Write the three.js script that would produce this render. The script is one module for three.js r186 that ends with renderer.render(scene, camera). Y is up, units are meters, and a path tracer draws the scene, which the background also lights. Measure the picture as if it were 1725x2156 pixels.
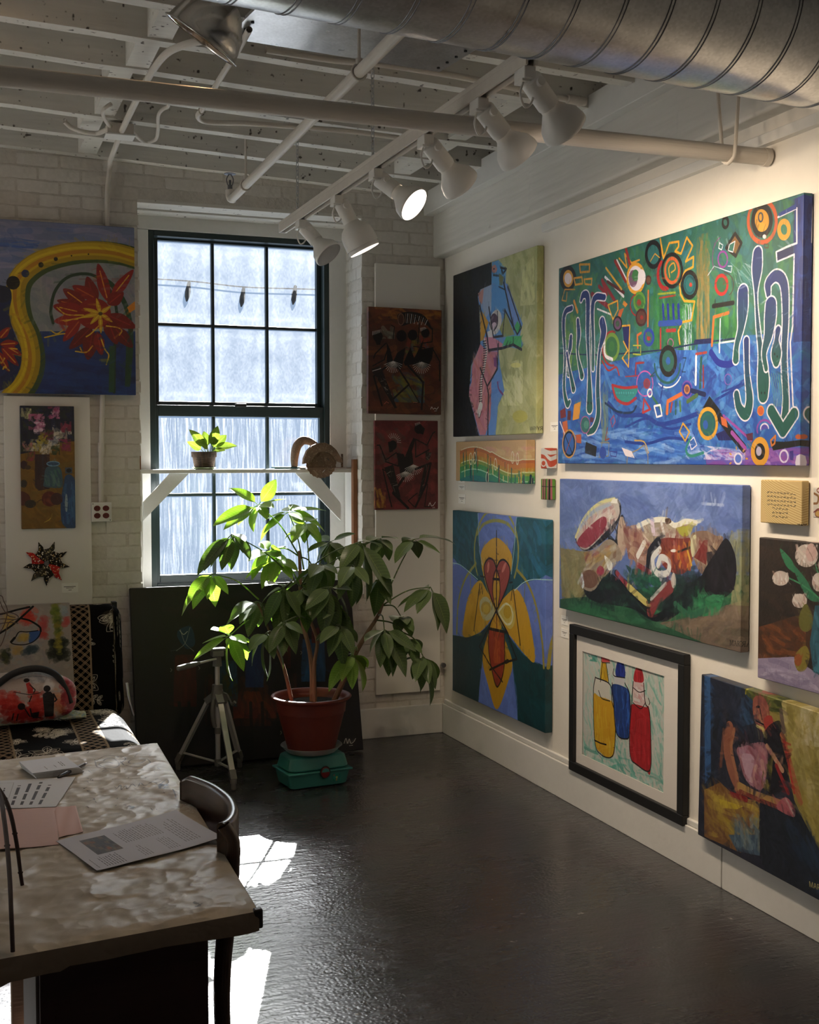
import * as THREE from 'three';
import { RoundedBoxGeometry } from 'three/addons/geometries/RoundedBoxGeometry.js';
import { mergeGeometries } from 'three/addons/utils/BufferGeometryUtils.js';
import { RectAreaLightUniformsLib } from 'three/addons/lights/RectAreaLightUniformsLib.js';

// ---------------------------------------------------------------- camera, sky, sun, exposure
const scene = new THREE.Scene();
const FOCAL = 2534.4, IMG_W = 1725, IMG_H = 2156;
const camera = new THREE.PerspectiveCamera(2 * Math.atan(IMG_H / 2 / FOCAL) * 180 / Math.PI, IMG_W / IMG_H, 0.05, 200);
camera.position.set(-2.666, 1.6, 6.429);
camera.rotation.order = 'YXZ';
camera.rotation.set(THREE.MathUtils.degToRad(-2.62), THREE.MathUtils.degToRad(-20.85), THREE.MathUtils.degToRad(-0.043));
camera.updateMatrixWorld(true);
scene.add(camera);

const renderer = new THREE.WebGLRenderer({ antialias: true });
renderer.toneMapping = THREE.LinearToneMapping;
renderer.toneMappingExposure = 1.5;
renderer.shadowMap.enabled = true;
RectAreaLightUniformsLib.init();

// pale winter sky with the bright haze that rings a low sun
const SUN_DIR = new THREE.Vector3(0.35, 0.64, -1).normalize();
{
  const w = 512, h = 256, d = new Float32Array(w * h * 4);
  for (let j = 0; j < h; j++) for (let i = 0; i < w; i++) {
    const lat = ((j + 0.5) / h - 0.5) * Math.PI, lon = ((i + 0.5) / w - 0.5) * 2 * Math.PI;
    const c = Math.cos(lat) * Math.cos(lon) * SUN_DIR.x + Math.sin(lat) * SUN_DIR.y + Math.cos(lat) * Math.sin(lon) * SUN_DIR.z, a = Math.acos(Math.min(1, c)) * 180 / Math.PI, g = 16 * Math.exp(-a * a / 98);
    d.set([0.22 + g, 0.30 + g * 0.97, 0.42 + g * 0.92, 1], (j * w + i) * 4);
  }
  const t = new THREE.DataTexture(d, w, h, THREE.RGBAFormat, THREE.FloatType); t.mapping = THREE.EquirectangularReflectionMapping; t.magFilter = THREE.LinearFilter; t.minFilter = THREE.LinearFilter; t.colorSpace = THREE.LinearSRGBColorSpace; t.needsUpdate = true;
  scene.background = t;
}

const sun = new THREE.DirectionalLight(new THREE.Color().setRGB(1, 0.965, 0.9), 44);
sun.name = 'sun';
sun.position.set(-1.2 + 0.35 * 12, 1.2 + 0.64 * 12, -12);
sun.target.position.set(-1.2, 1.2, 0);
sun.castShadow = true;
sun.shadow.mapSize.set(4096, 4096);
Object.assign(sun.shadow.camera, { left: -5, right: 5, top: 5, bottom: -5, near: 1, far: 40 });
sun.shadow.bias = -0.0005;
scene.add(sun, sun.target);

// ---------------------------------------------------------------- helpers
function rng(seed) { let s = seed | 0; return () => { s = (s + 0x6d2b79f5) | 0; let t = Math.imul(s ^ (s >>> 15), 1 | s); t = (t + Math.imul(t ^ (t >>> 7), 61 | t)) ^ t; return ((t ^ (t >>> 14)) >>> 0) / 4294967296; }; }
const V = (x, y, z) => new THREE.Vector3(x, y, z);
const lerp = (a, b, t) => a + (b - a) * t, clamp = (x, a = 0, b = 1) => Math.min(b, Math.max(a, x));
const CAM = camera.position.clone(), CAMQ = camera.quaternion.clone();
// a photo pixel gives a direction; the plane it touches gives the distance
const ray = (px, py) => V((px - IMG_W / 2) / FOCAL, -(py - IMG_H / 2) / FOCAL, -1).applyQuaternion(CAMQ);
const atX = (px, py, X) => { const d = ray(px, py); return CAM.clone().addScaledVector(d, (X - CAM.x) / d.x); };
const atY = (px, py, Y) => { const d = ray(px, py); return CAM.clone().addScaledVector(d, (Y - CAM.y) / d.y); };
const atZ = (px, py, Z) => { const d = ray(px, py); return CAM.clone().addScaledVector(d, (Z - CAM.z) / d.z); };
const toPx = (p) => { const v = p.clone().sub(CAM).applyQuaternion(CAMQ.clone().invert()); return [IMG_W / 2 - FOCAL * v.x / v.z, IMG_H / 2 + FOCAL * v.y / v.z]; };

const taken = new Map();
function numbered(name) { const n = taken.get(name) ?? 0; taken.set(name, n + 1); return n ? name + '_' + String(n).padStart(3, '0') : name; }
function tag(o, label, category, group) { o.userData.label = label; o.userData.category = category; if (group) o.userData.group = group; return o; }
function thing(name, label, category, pos = [0, 0, 0], turn = 0, group) {
  const o = new THREE.Group(); o.name = numbered(name); o.position.set(...pos); o.rotation.y = turn; scene.add(o);
  return tag(o, label, category, group);
}
function part(name, geo, mat, parent, label) {
  const m = new THREE.Mesh(geo, mat); m.name = name; parent.add(m); if (label) m.userData.label = label; return m;
}
function single(name, geo, mat, label, category, group) {
  const m = new THREE.Mesh(geo, mat); m.name = numbered(name); scene.add(m); return tag(m, label, category, group);
}
function structure(name, geo, mat) {
  const o = geo ? new THREE.Mesh(geo, mat) : new THREE.Group(); o.name = numbered(name); o.userData.kind = 'structure'; scene.add(o); return o;
}
// uv in metres from the face direction
function metres(g, scale = 1, ox = 0, oy = 0) {
  if (g.index) g = g.toNonIndexed();
  const p = g.attributes.position, uv = new Float32Array(p.count * 2), a = V(), b = V(), c = V(), n = V();
  for (let i = 0; i < p.count; i += 3) {
    a.fromBufferAttribute(p, i); b.fromBufferAttribute(p, i + 1); c.fromBufferAttribute(p, i + 2);
    n.copy(b).sub(a).cross(c.clone().sub(a)); const x = Math.abs(n.x), y = Math.abs(n.y), z = Math.abs(n.z);
    [a, b, c].forEach((v, k) => {
      const [s, t] = x >= y && x >= z ? [v.z, v.y] : y >= z ? [v.x, v.z] : [v.x, v.y];
      uv[(i + k) * 2] = (s + ox) / scale; uv[(i + k) * 2 + 1] = (t + oy) / scale;
    });
  }
  g.setAttribute('uv', new THREE.BufferAttribute(uv, 2));
  return g;
}
// box by extents
function bx(x0, x1, y0, y1, z0, z1) { return metres(new THREE.BoxGeometry(x1 - x0, y1 - y0, z1 - z0).translate((x0 + x1) / 2, (y0 + y1) / 2, (z0 + z1) / 2)); }
function rbx(x0, x1, y0, y1, z0, z1, r = 0.004, s = 2) { return metres(new RoundedBoxGeometry(x1 - x0, y1 - y0, z1 - z0, s, Math.min(r, (x1 - x0) / 2.01, (y1 - y0) / 2.01, (z1 - z0) / 2.01)).translate((x0 + x1) / 2, (y0 + y1) / 2, (z0 + z1) / 2)); }
const cat = (list) => { list = list.map((g) => (g.index ? g.toNonIndexed() : g)); for (const g of list) for (const k of Object.keys(g.attributes)) if (!['position', 'normal', 'uv'].includes(k)) g.deleteAttribute(k); return mergeGeometries(list); };
function tube(pts, r, radial = 10, seg = 0, tension = 0.5, closed = false) {
  const curve = new THREE.CatmullRomCurve3(pts.map((p) => (p.isVector3 ? p : V(...p))), closed, 'catmullrom', tension);
  return new THREE.TubeGeometry(curve, seg || Math.max(8, pts.length * 6), r, radial, closed);
}
// tapered tube through points with radii
function taper(pts, radii, radial = 8, seg = 24) {
  const curve = new THREE.CatmullRomCurve3(pts), g = new THREE.TubeGeometry(curve, seg, 1, radial, false), p = g.attributes.position;
  for (let i = 0; i <= seg; i++) {
    const t = i / seg, c = curve.getPointAt(t), f = t * (radii.length - 1), k = Math.min(radii.length - 2, Math.floor(f)), r = lerp(radii[k], radii[k + 1], f - k);
    for (let j = 0; j <= radial; j++) { const q = i * (radial + 1) + j; p.setXYZ(q, c.x + (p.getX(q) - c.x) * r, c.y + (p.getY(q) - c.y) * r, c.z + (p.getZ(q) - c.z) * r); }
  }
  return g;
}
function rod(a, b, r, radial = 10) {  // straight capped rod
  const d = b.clone().sub(a), g = new THREE.CylinderGeometry(r, r, d.length(), radial);
  g.applyQuaternion(new THREE.Quaternion().setFromUnitVectors(V(0, 1, 0), d.clone().normalize()));
  return g.translate((a.x + b.x) / 2, (a.y + b.y) / 2, (a.z + b.z) / 2);
}
function bar(a, b, w, h, up = V(0, 1, 0)) {  // straight rectangular bar, w across, h along up
  const d = b.clone().sub(a), len = d.length(); d.normalize();
  const s = up.clone().cross(d).normalize(), u = d.clone().cross(s).normalize();
  const g = new THREE.BoxGeometry(w, h, len).applyMatrix4(new THREE.Matrix4().makeBasis(s, u, d));
  return metres(g.translate((a.x + b.x) / 2, (a.y + b.y) / 2, (a.z + b.z) / 2));
}
const lathe = (prof, seg = 40) => new THREE.LatheGeometry(prof.map(([r, y]) => new THREE.Vector2(Math.max(r, 1e-4), y)), seg);

// noise
function hash2(x, y, s) { let h = Math.imul(x | 0, 374761393) ^ Math.imul(y | 0, 668265263) ^ Math.imul(s | 0, 974711); h = Math.imul(h ^ (h >>> 13), 1274126177); return ((h ^ (h >>> 16)) >>> 0) / 4294967296; }
function vnoise(x, y, period, s) {
  const xi = Math.floor(x), yi = Math.floor(y), fx = x - xi, fy = y - yi, w = (a) => ((a % period) + period) % period;
  const u = fx * fx * (3 - 2 * fx), v = fy * fy * (3 - 2 * fy);
  return lerp(lerp(hash2(w(xi), w(yi), s), hash2(w(xi + 1), w(yi), s), u), lerp(hash2(w(xi), w(yi + 1), s), hash2(w(xi + 1), w(yi + 1), s), u), v);
}
function fbm(x, y, base, oct, s) { let a = 0.5, f = 1, t = 0, n = 0; for (let i = 0; i < oct; i++) { t += a * vnoise(x * base * f, y * base * f, base * f, s + i * 17); n += a; a *= 0.55; f *= 2; } return t / n; }
function dataTex(size, fn, srgb, rx = 1, ry = rx) {
  const d = new Uint8Array(size * size * 4);
  for (let y = 0; y < size; y++) for (let x = 0; x < size; x++) {
    const c = fn(x / size, y / size), i = (y * size + x) * 4;
    if (typeof c === 'number') d[i] = d[i + 1] = d[i + 2] = clamp(c) * 255; else { d[i] = clamp(c[0]) * 255; d[i + 1] = clamp(c[1]) * 255; d[i + 2] = clamp(c[2]) * 255; }
    d[i + 3] = 255;
  }
  const t = new THREE.DataTexture(d, size, size); t.magFilter = THREE.LinearFilter; t.minFilter = THREE.LinearMipmapLinearFilter; t.generateMipmaps = true;
  t.wrapS = t.wrapT = THREE.RepeatWrapping; t.repeat.set(rx, ry); if (srgb) t.colorSpace = THREE.SRGBColorSpace; t.needsUpdate = true; return t;
}
const rep = (t, x, y = x) => { const c = t.clone(); c.repeat.set(x, y); c.needsUpdate = true; return c; };
function canvasTex(w, h, draw, wrap) {
  const cv = document.createElement('canvas'); cv.width = w; cv.height = h; draw(cv.getContext('2d'), w, h);
  const t = new THREE.CanvasTexture(cv); t.colorSpace = THREE.SRGBColorSpace; if (wrap) t.wrapS = t.wrapT = THREE.RepeatWrapping; return t;
}
const std = (o) => new THREE.MeshStandardMaterial(o), phys = (o) => new THREE.MeshPhysicalMaterial(o);
const lin = (r, g, b) => new THREE.Color().setRGB(r, g, b);

// ---------------------------------------------------------------- shared materials
const nFine = dataTex(256, (x, y) => fbm(x, y, 16, 4, 3));
const nCoarse = dataTex(256, (x, y) => fbm(x, y, 5, 5, 9));
const nStreak = dataTex(256, (x, y) => { let a = 0.5, t = 0, f = 1; for (let i = 0; i < 4; i++) { t += a * vnoise(x * 4 * f, y * 48 * f, 48 * f, 40 + i); a *= 0.5; f *= 2; } return t; });
const tintTex = (base, amp, seed, coarse = 4, size = 256) => dataTex(size, (x, y) => { const n = fbm(x, y, coarse, 5, seed) - 0.5, m = fbm(x, y, coarse * 8, 3, seed + 5) - 0.5; return base.map((b) => b + amp * n + amp * 0.6 * m); }, true);
const M = {};
M.wall = std({ color: 0xffffff, map: rep(tintTex([0.905, 0.885, 0.85], 0.025, 11), 0.6), roughness: 0.75, bumpMap: rep(nFine, 3), bumpScale: 0.0006 });
M.brick = std({ color: 0xffffff, map: rep(tintTex([0.84, 0.82, 0.79], 0.08, 21), 2.2), roughness: 0.62, bumpMap: rep(nCoarse, 3.1), bumpScale: 0.006 });
M.brickB = std({ color: 0xffffff, map: rep(tintTex([0.80, 0.775, 0.74], 0.10, 23), 1.7), roughness: 0.66, bumpMap: rep(nCoarse, 2.3), bumpScale: 0.008 });
M.mortar = std({ color: 0xffffff, map: rep(tintTex([0.79, 0.765, 0.73], 0.10, 25), 2), roughness: 0.75, bumpMap: rep(nFine, 3), bumpScale: 0.006 });
M.oldWhite = std({ color: 0xffffff, map: dataTex(512, (x, y) => { const n = fbm(x, y, 4, 5, 31) - 0.5, st = vnoise(x * 3, y * 70, 70, 5), chip = clamp((fbm(x * 1, y * 1, 44, 3, 77) - 0.755) * 12); const v = 0.83 + 0.07 * n + 0.03 * (st - 0.5); return [lerp(v, 0.30, chip), lerp(v - 0.015, 0.27, chip), lerp(v - 0.045, 0.24, chip)]; }, true, 0.9), roughness: 0.6, bumpMap: rep(nStreak, 1.2, 1.2), bumpScale: 0.003 });
M.beam = std({ color: 0xffffff, map: rep(dataTex(512, (x, y) => { const n = fbm(x, y, 4, 5, 35) - 0.5, cr = clamp((vnoise(x * 7 + 3 * fbm(x, y, 4, 3, 36), y * 90, 90, 37) - 0.9) * 10) * clamp((fbm(x, y, 6, 3, 38) - 0.52) * 6), v = 0.85 + 0.05 * n; return [lerp(v, 0.45, cr), lerp(v - 0.01, 0.42, cr), lerp(v - 0.035, 0.38, cr)]; }, true), 0.7), roughness: 0.6, bumpMap: rep(nStreak, 0.8, 0.8), bumpScale: 0.004 });
M.white = std({ color: 0xffffff, map: rep(tintTex([0.88, 0.875, 0.86], 0.03, 41), 1.3), roughness: 0.45, bumpMap: rep(nFine, 2), bumpScale: 0.0008 });
M.pipePaint = std({ color: 0xffffff, map: rep(tintTex([0.82, 0.79, 0.75], 0.04, 43), 1.3), roughness: 0.5, bumpMap: rep(nFine, 2), bumpScale: 0.001 });
M.galv = std({ color: 0xffffff, map: rep(dataTex(256, (x, y) => { const n = fbm(x, y, 10, 4, 51) - 0.5, c = hash2(Math.floor(x * 90), Math.floor(y * 90), 4) - 0.5; const v = 0.74 + 0.12 * n + 0.06 * c; return [v, v * 1.0, v * 1.0]; }, true), 1.5), metalness: 0.8, roughness: 0.36, roughnessMap: rep(dataTex(128, (x, y) => 0.7 + 0.3 * fbm(x, y, 12, 4, 53)), 1.4), bumpMap: rep(nCoarse, 3), bumpScale: 0.0006 });
M.sashGreen = std({ color: lin(0.018, 0.032, 0.034), roughness: 0.38, bumpMap: rep(nFine, 2), bumpScale: 0.0008 });
M.black = std({ color: lin(0.008, 0.008, 0.009), roughness: 0.55 });
M.steel = std({ color: lin(0.55, 0.55, 0.56), metalness: 1, roughness: 0.3 });
M.darkSteel = std({ color: lin(0.2, 0.2, 0.21), metalness: 0.9, roughness: 0.4 });

// ---------------------------------------------------------------- room shell
const OPEN = { x0: -1.735, x1: -0.5, y0: 0.845, y1: 2.945 };
const ROOM = { x0: -5.7, z1: 9.2 };
const OPEN2 = { x0: -5.15, x1: -3.95, y0: 0.845, y1: 2.945 };   // the next window along the same wall, outside the frame
const joistY = (x) => 3.15 - 0.035 * (x + 2.45);

{ // floor: grey painted boards
  const size = 1024, R = rng(5), marks = [];
  const tex = canvasTex(2048, 2048, (c, w, h) => {
    c.fillStyle = '#34363a'; c.fillRect(0, 0, w, h);
    for (let i = 0; i < 2600; i++) { const x = R() * w, y = R() * h, r = 20 + R() * 130, l = R() < 0.5; c.fillStyle = l ? 'rgba(80,78,75,0.035)' : 'rgba(40,39,38,0.045)'; c.beginPath(); c.ellipse(x, y, r, r * (0.2 + R() * 0.5), R() * 0.4, 0, 7); c.fill(); }
    for (let i = 0; i < 3000; i++) { c.strokeStyle = R() < 0.5 ? 'rgba(120,117,112,0.07)' : 'rgba(50,48,47,0.08)'; c.lineWidth = 0.6 + R() * 1.4; const x = R() * w, y = R() * h, l = 20 + R() * 90; c.beginPath(); c.moveTo(x, y); c.lineTo(x + l, y + (R() - 0.5) * 14); c.stroke(); }
    for (let i = 0; i < 340; i++) { c.fillStyle = R() < 0.7 ? 'rgba(190,186,180,' + (0.25 + R() * 0.4) + ')' : 'rgba(25,24,24,0.6)'; c.beginPath(); c.ellipse(R() * w, R() * h, 0.8 + R() * 2.2, 0.6 + R() * 1.3, R() * 3, 0, 7); c.fill(); }
    for (let i = 0; i < 14; i++) { const x = R() * w, y = R() * h; c.fillStyle = 'rgba(196,190,180,0.5)'; for (let k = 0; k < 4; k++) { c.beginPath(); c.ellipse(x + R() * 14, y + R() * 8, 2 + R() * 4, 1 + R() * 2, R() * 3, 0, 7); c.fill(); } }
    for (let i = 0; i < 90; i++) { c.strokeStyle = 'rgba(28,27,26,0.75)'; c.lineWidth = 1 + R() * 1.6; let x = R() * w, y = R() * h; c.beginPath(); c.moveTo(x, y); const n = 2 + R() * 5 | 0; for (let k = 0; k < n; k++) { x += 6 + R() * 22; y += (R() - 0.5) * 6; c.lineTo(x, y); } c.stroke(); }
  }, true);
  tex.repeat.set(0.3, 0.3);
  const rough = dataTex(512, (x, y) => 0.42 + 0.5 * fbm(x, y, 5, 5, 61) + 0.12 * (vnoise(x * 40, y * 160, 160, 8) - 0.5), false, 0.7);
  const bump = dataTex(512, (x, y) => 0.55 * fbm(x, y, 12, 4, 63) + 0.35 * vnoise(x * 24 + 2 * fbm(x, y, 3, 2, 3), y * 110, 110, 66) + 0.3 * vnoise(x * 160, y * 160, 160, 67), false, 0.9);
  const m = phys({ map: tex, roughness: 0.40, roughnessMap: rough, bumpMap: bump, bumpScale: 0.0022, ior: 1.8 });
  structure('floor', bx(ROOM.x0 - 0.3, 0.3, -0.2, 0, -0.4, ROOM.z1 + 0.3), m);
}

{ // back wall: core with the window opening, thickly painted bricks laid on it
  const w = structure('wall_back');
  const s = new THREE.Shape([[ROOM.x0 - 0.3, 0], [0.3, 0], [0.3, 3.45], [ROOM.x0 - 0.3, 3.45]].map((p) => new THREE.Vector2(...p)));
  s.holes.push(new THREE.Path([[OPEN.x0, OPEN.y0], [OPEN.x0, OPEN.y1], [OPEN.x1, OPEN.y1], [OPEN.x1, OPEN.y0]].map((p) => new THREE.Vector2(...p))));
  s.holes.push(new THREE.Path([[OPEN2.x0, OPEN2.y0], [OPEN2.x0, OPEN2.y1], [OPEN2.x1, OPEN2.y1], [OPEN2.x1, OPEN2.y0]].map((p) => new THREE.Vector2(...p))));
  part('mortar', metres(new THREE.ExtrudeGeometry(s, { depth: 0.3965, bevelEnabled: false }).translate(0, 0, -0.4)), M.mortar, w);
  const R = rng(77), CH = 0.0667, L = 0.203, J = 0.009;
  const hidden = [[-2.40, -1.99, 0.2, 1.92], [-2.6, -1.77, 1.93, 2.79], [-0.425, -0.045, 0.27, 2.68], [-1.76, -0.62, 0, 0.83], [-2.75, -1.95, 0, 0.84]];
  // a few lumpy brick shapes shared by all
  const lump = (lx, ly, seed) => {
    const g = new THREE.BoxGeometry(lx, ly, 0.02, 5, 2, 1).translate(0, 0, -0.007), p = g.attributes.position, r = rng(seed);
    for (let i = 0; i < p.count; i++) {
      const x = p.getX(i), y = p.getY(i), n = hash2(Math.round(x * 997), Math.round(y * 991), seed) - 0.5, edge = Math.abs(x) > lx / 2 - 1e-4 || Math.abs(y) > ly / 2 - 1e-4;
      if (p.getZ(i) > 0) p.setZ(i, 0.0022 + n * 0.0026 - (edge ? 0.0030 : 0));
      p.setXY(i, x + (edge ? (hash2(Math.round(x * 883), Math.round(y * 877), seed + 3) - 0.5) * 0.004 : 0), y + (edge ? (hash2(Math.round(x * 773), Math.round(y * 769), seed + 5) - 0.5) * 0.005 : 0));
    }
    g.computeVertexNormals(); return metres(g);
  };
  const cache = new Map();
  const brickGeo = (lx, v) => { const k = lx.toFixed(3) + v; if (!cache.has(k)) cache.set(k, lump(lx, CH - J, v * 31 + 7)); return cache.get(k); };
  const lay = (x0, x1, y) => {
    const lx = x1 - x0; if (lx < 0.03) return;
    const b = part('brick', brickGeo(Math.round(lx / 0.02) * 0.02 || 0.02, Math.floor(R() * 3)), R() < 0.7 ? M.brick : M.brickB, w);
    b.position.set((x0 + x1) / 2, y, (R() - 0.5) * 0.002); b.rotation.z = (R() - 0.5) * 0.012;
  };
  for (let k = 0; k * CH < 3.2; k++) {
    const y = (k + 0.5) * CH, off = (k % 2) * 0.106;
    for (let i = -1; i < 15; i++) {
      const a = 0 - (i + 1) * (L + J) + off, b = a + L;
      if (b < -2.75 || a > 0.02) continue;
      const covered = hidden.some(([x0, x1, y0, y1]) => a > x0 && b < x1 && y - 0.03 > y0 && y + 0.03 < y1);
      if (covered) continue;
      const parts = [];
      if (y > OPEN.y0 - 0.02 && y < OPEN.y1 + 0.03) {
        if (b <= OPEN.x0 || a >= OPEN.x1) parts.push([a, b]); else { if (a < OPEN.x0) parts.push([a, OPEN.x0 + (R() - 0.3) * 0.008]); if (b > OPEN.x1) parts.push([OPEN.x1 - (R() - 0.3) * 0.006, b]); }
      } else parts.push([a, b]);
      for (const [p, q] of parts) lay(p, Math.min(q, 0), y);
    }
  }
  // bricks of the window reveal that faces into the opening
  const revGeo = [lump(0.095, CH - J, 501), lump(0.19, CH - J, 502), lump(0.095, CH - J, 503), lump(0.19, CH - J, 504)];
  for (let k = 0; (k + 0.6) * CH < OPEN.y1; k++) {
    const y = (k + 0.5) * CH; if (y < OPEN.y0) continue;
    const spans = k % 2 ? [[-0.002, 0.095, 0], [-0.105, 0.19, 1]] : [[-0.002, 0.19, 3], [-0.2, 0.095, 2]];
    for (const [z, len, v] of spans) { const b = part('brick', revGeo[v], R() < 0.7 ? M.brick : M.brickB, w); b.rotation.y = -Math.PI / 2; b.position.set(OPEN.x1 - 0.001 + (R() - 0.5) * 0.002, y, z - len / 2); }
  }
}

structure('wall_right', bx(0, 0.3, 0, 3.45, 0, ROOM.z1 + 0.3), M.wall);
structure('wall_left', bx(ROOM.x0 - 0.3, ROOM.x0, 0, 3.45, 0, ROOM.z1 + 0.3), M.mortar);
structure('wall_front', bx(ROOM.x0 - 0.3, 0.3, 0, 3.45, ROOM.z1, ROOM.z1 + 0.3), M.wall);

{ // ceiling: boards on joists that sag a little towards the gallery wall
  const c = structure('ceiling');
  for (let i = 0; i < 30; i++) {
    const z0 = -0.4 + i * 0.34; if (z0 > ROOM.z1) break;
    const b = part('deck_board', bx(ROOM.x0 - 0.3, 0.3, 0, 0.05, z0, z0 + 0.336), M.oldWhite, c); b.position.y = 3.40;
  }
  const R = rng(91);
  for (let i = 0; i < 26; i++) {
    const z = 0.03 + i * 0.366; if (z > ROOM.z1) break;
    const x0 = ROOM.x0, x1 = -0.0, w = 0.062, n = 24, g = new THREE.BoxGeometry(x1 - x0, 0.25, w, n, 1, 1).translate((x0 + x1) / 2, 0, z), p = g.attributes.position;
    for (let k = 0; k < p.count; k++) { const x = p.getX(k), bot = p.getY(k) < 0; p.setY(k, bot ? joistY(x) + (hash2(Math.round(x * 100), i, 3) - 0.5) * 0.004 : 3.41); p.setZ(k, p.getZ(k) + (hash2(Math.round(x * 100), i, 9) - 0.5) * 0.005); }
    g.computeVertexNormals();
    part('joist', metres(g, 1, i * 0.37, i * 0.21), M.oldWhite, c);
  }
  // blocking nailed between the joists
  for (const [x, i] of [[-1.92, 5], [-1.95, 4], [-2.0, 3], [-1.99, 2], [-2.03, 1], [-1.99, 0], [-0.42, 1], [-0.42, 2], [-0.42, 3], [-0.42, 4]]) {
    const z0 = 0.03 + i * 0.366 + 0.031, y0 = joistY(x) + 0.008;
    part('blocking', bx(x - 0.045, x + 0.045, y0, 3.41, z0, z0 + 0.304), M.oldWhite, c);
  }
}

{ // timber beam over the gallery wall and the fascia board on it
  const b = structure('trim_1');
  const wob = (g, amp, seed) => { const p = g.attributes.position; for (let i = 0; i < p.count; i++) { p.setX(i, p.getX(i) + (hash2(Math.round(p.getZ(i) * 50), Math.round(p.getY(i) * 80), seed) - 0.5) * amp); } g.computeVertexNormals(); return g; };
  const beamG = new RoundedBoxGeometry(0.28, 0.36, 7.4, 3, 0.014).translate(0.07, 2.735 + 0.18, 3.7);
  const bm = part('beam', metres(beamG, 1.0), M.beam, b); bm.rotation.x = -0.011;
  const fa = part('fascia_board', wob(rbx(-0.128, -0.071, 2.968, 3.098, 0, 7.4, 0.004), 0, 3), M.white, b); fa.rotation.x = -0.013;
}
{ // white strip capping the gallery wall
  const t = structure('trim_2', rbx(-0.03, 0.004, 2.656, 2.694, 1.285, 7.4, 0.002), M.white); t.rotation.x = -0.006;
}
{ // skirting of the gallery wall in two lengths, the joint open by a few millimetres
  const b = structure('baseboard_right');
  for (const [z0, z1] of [[0.02, 2.728], [2.734, 7.4]]) {
    part('skirting_board', rbx(-0.021, 0.004, 0, 0.17, z0, z1, 0.003), M.white, b);
    part('skirting_cap', rbx(-0.012, 0.004, 0.17, 0.196, z0, z1, 0.006), M.white, b);
  }
}
structure('baseboard_back', rbx(-0.72, -0.02, 0, 0.17, -0.002, 0.02, 0.004), M.white);


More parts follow.
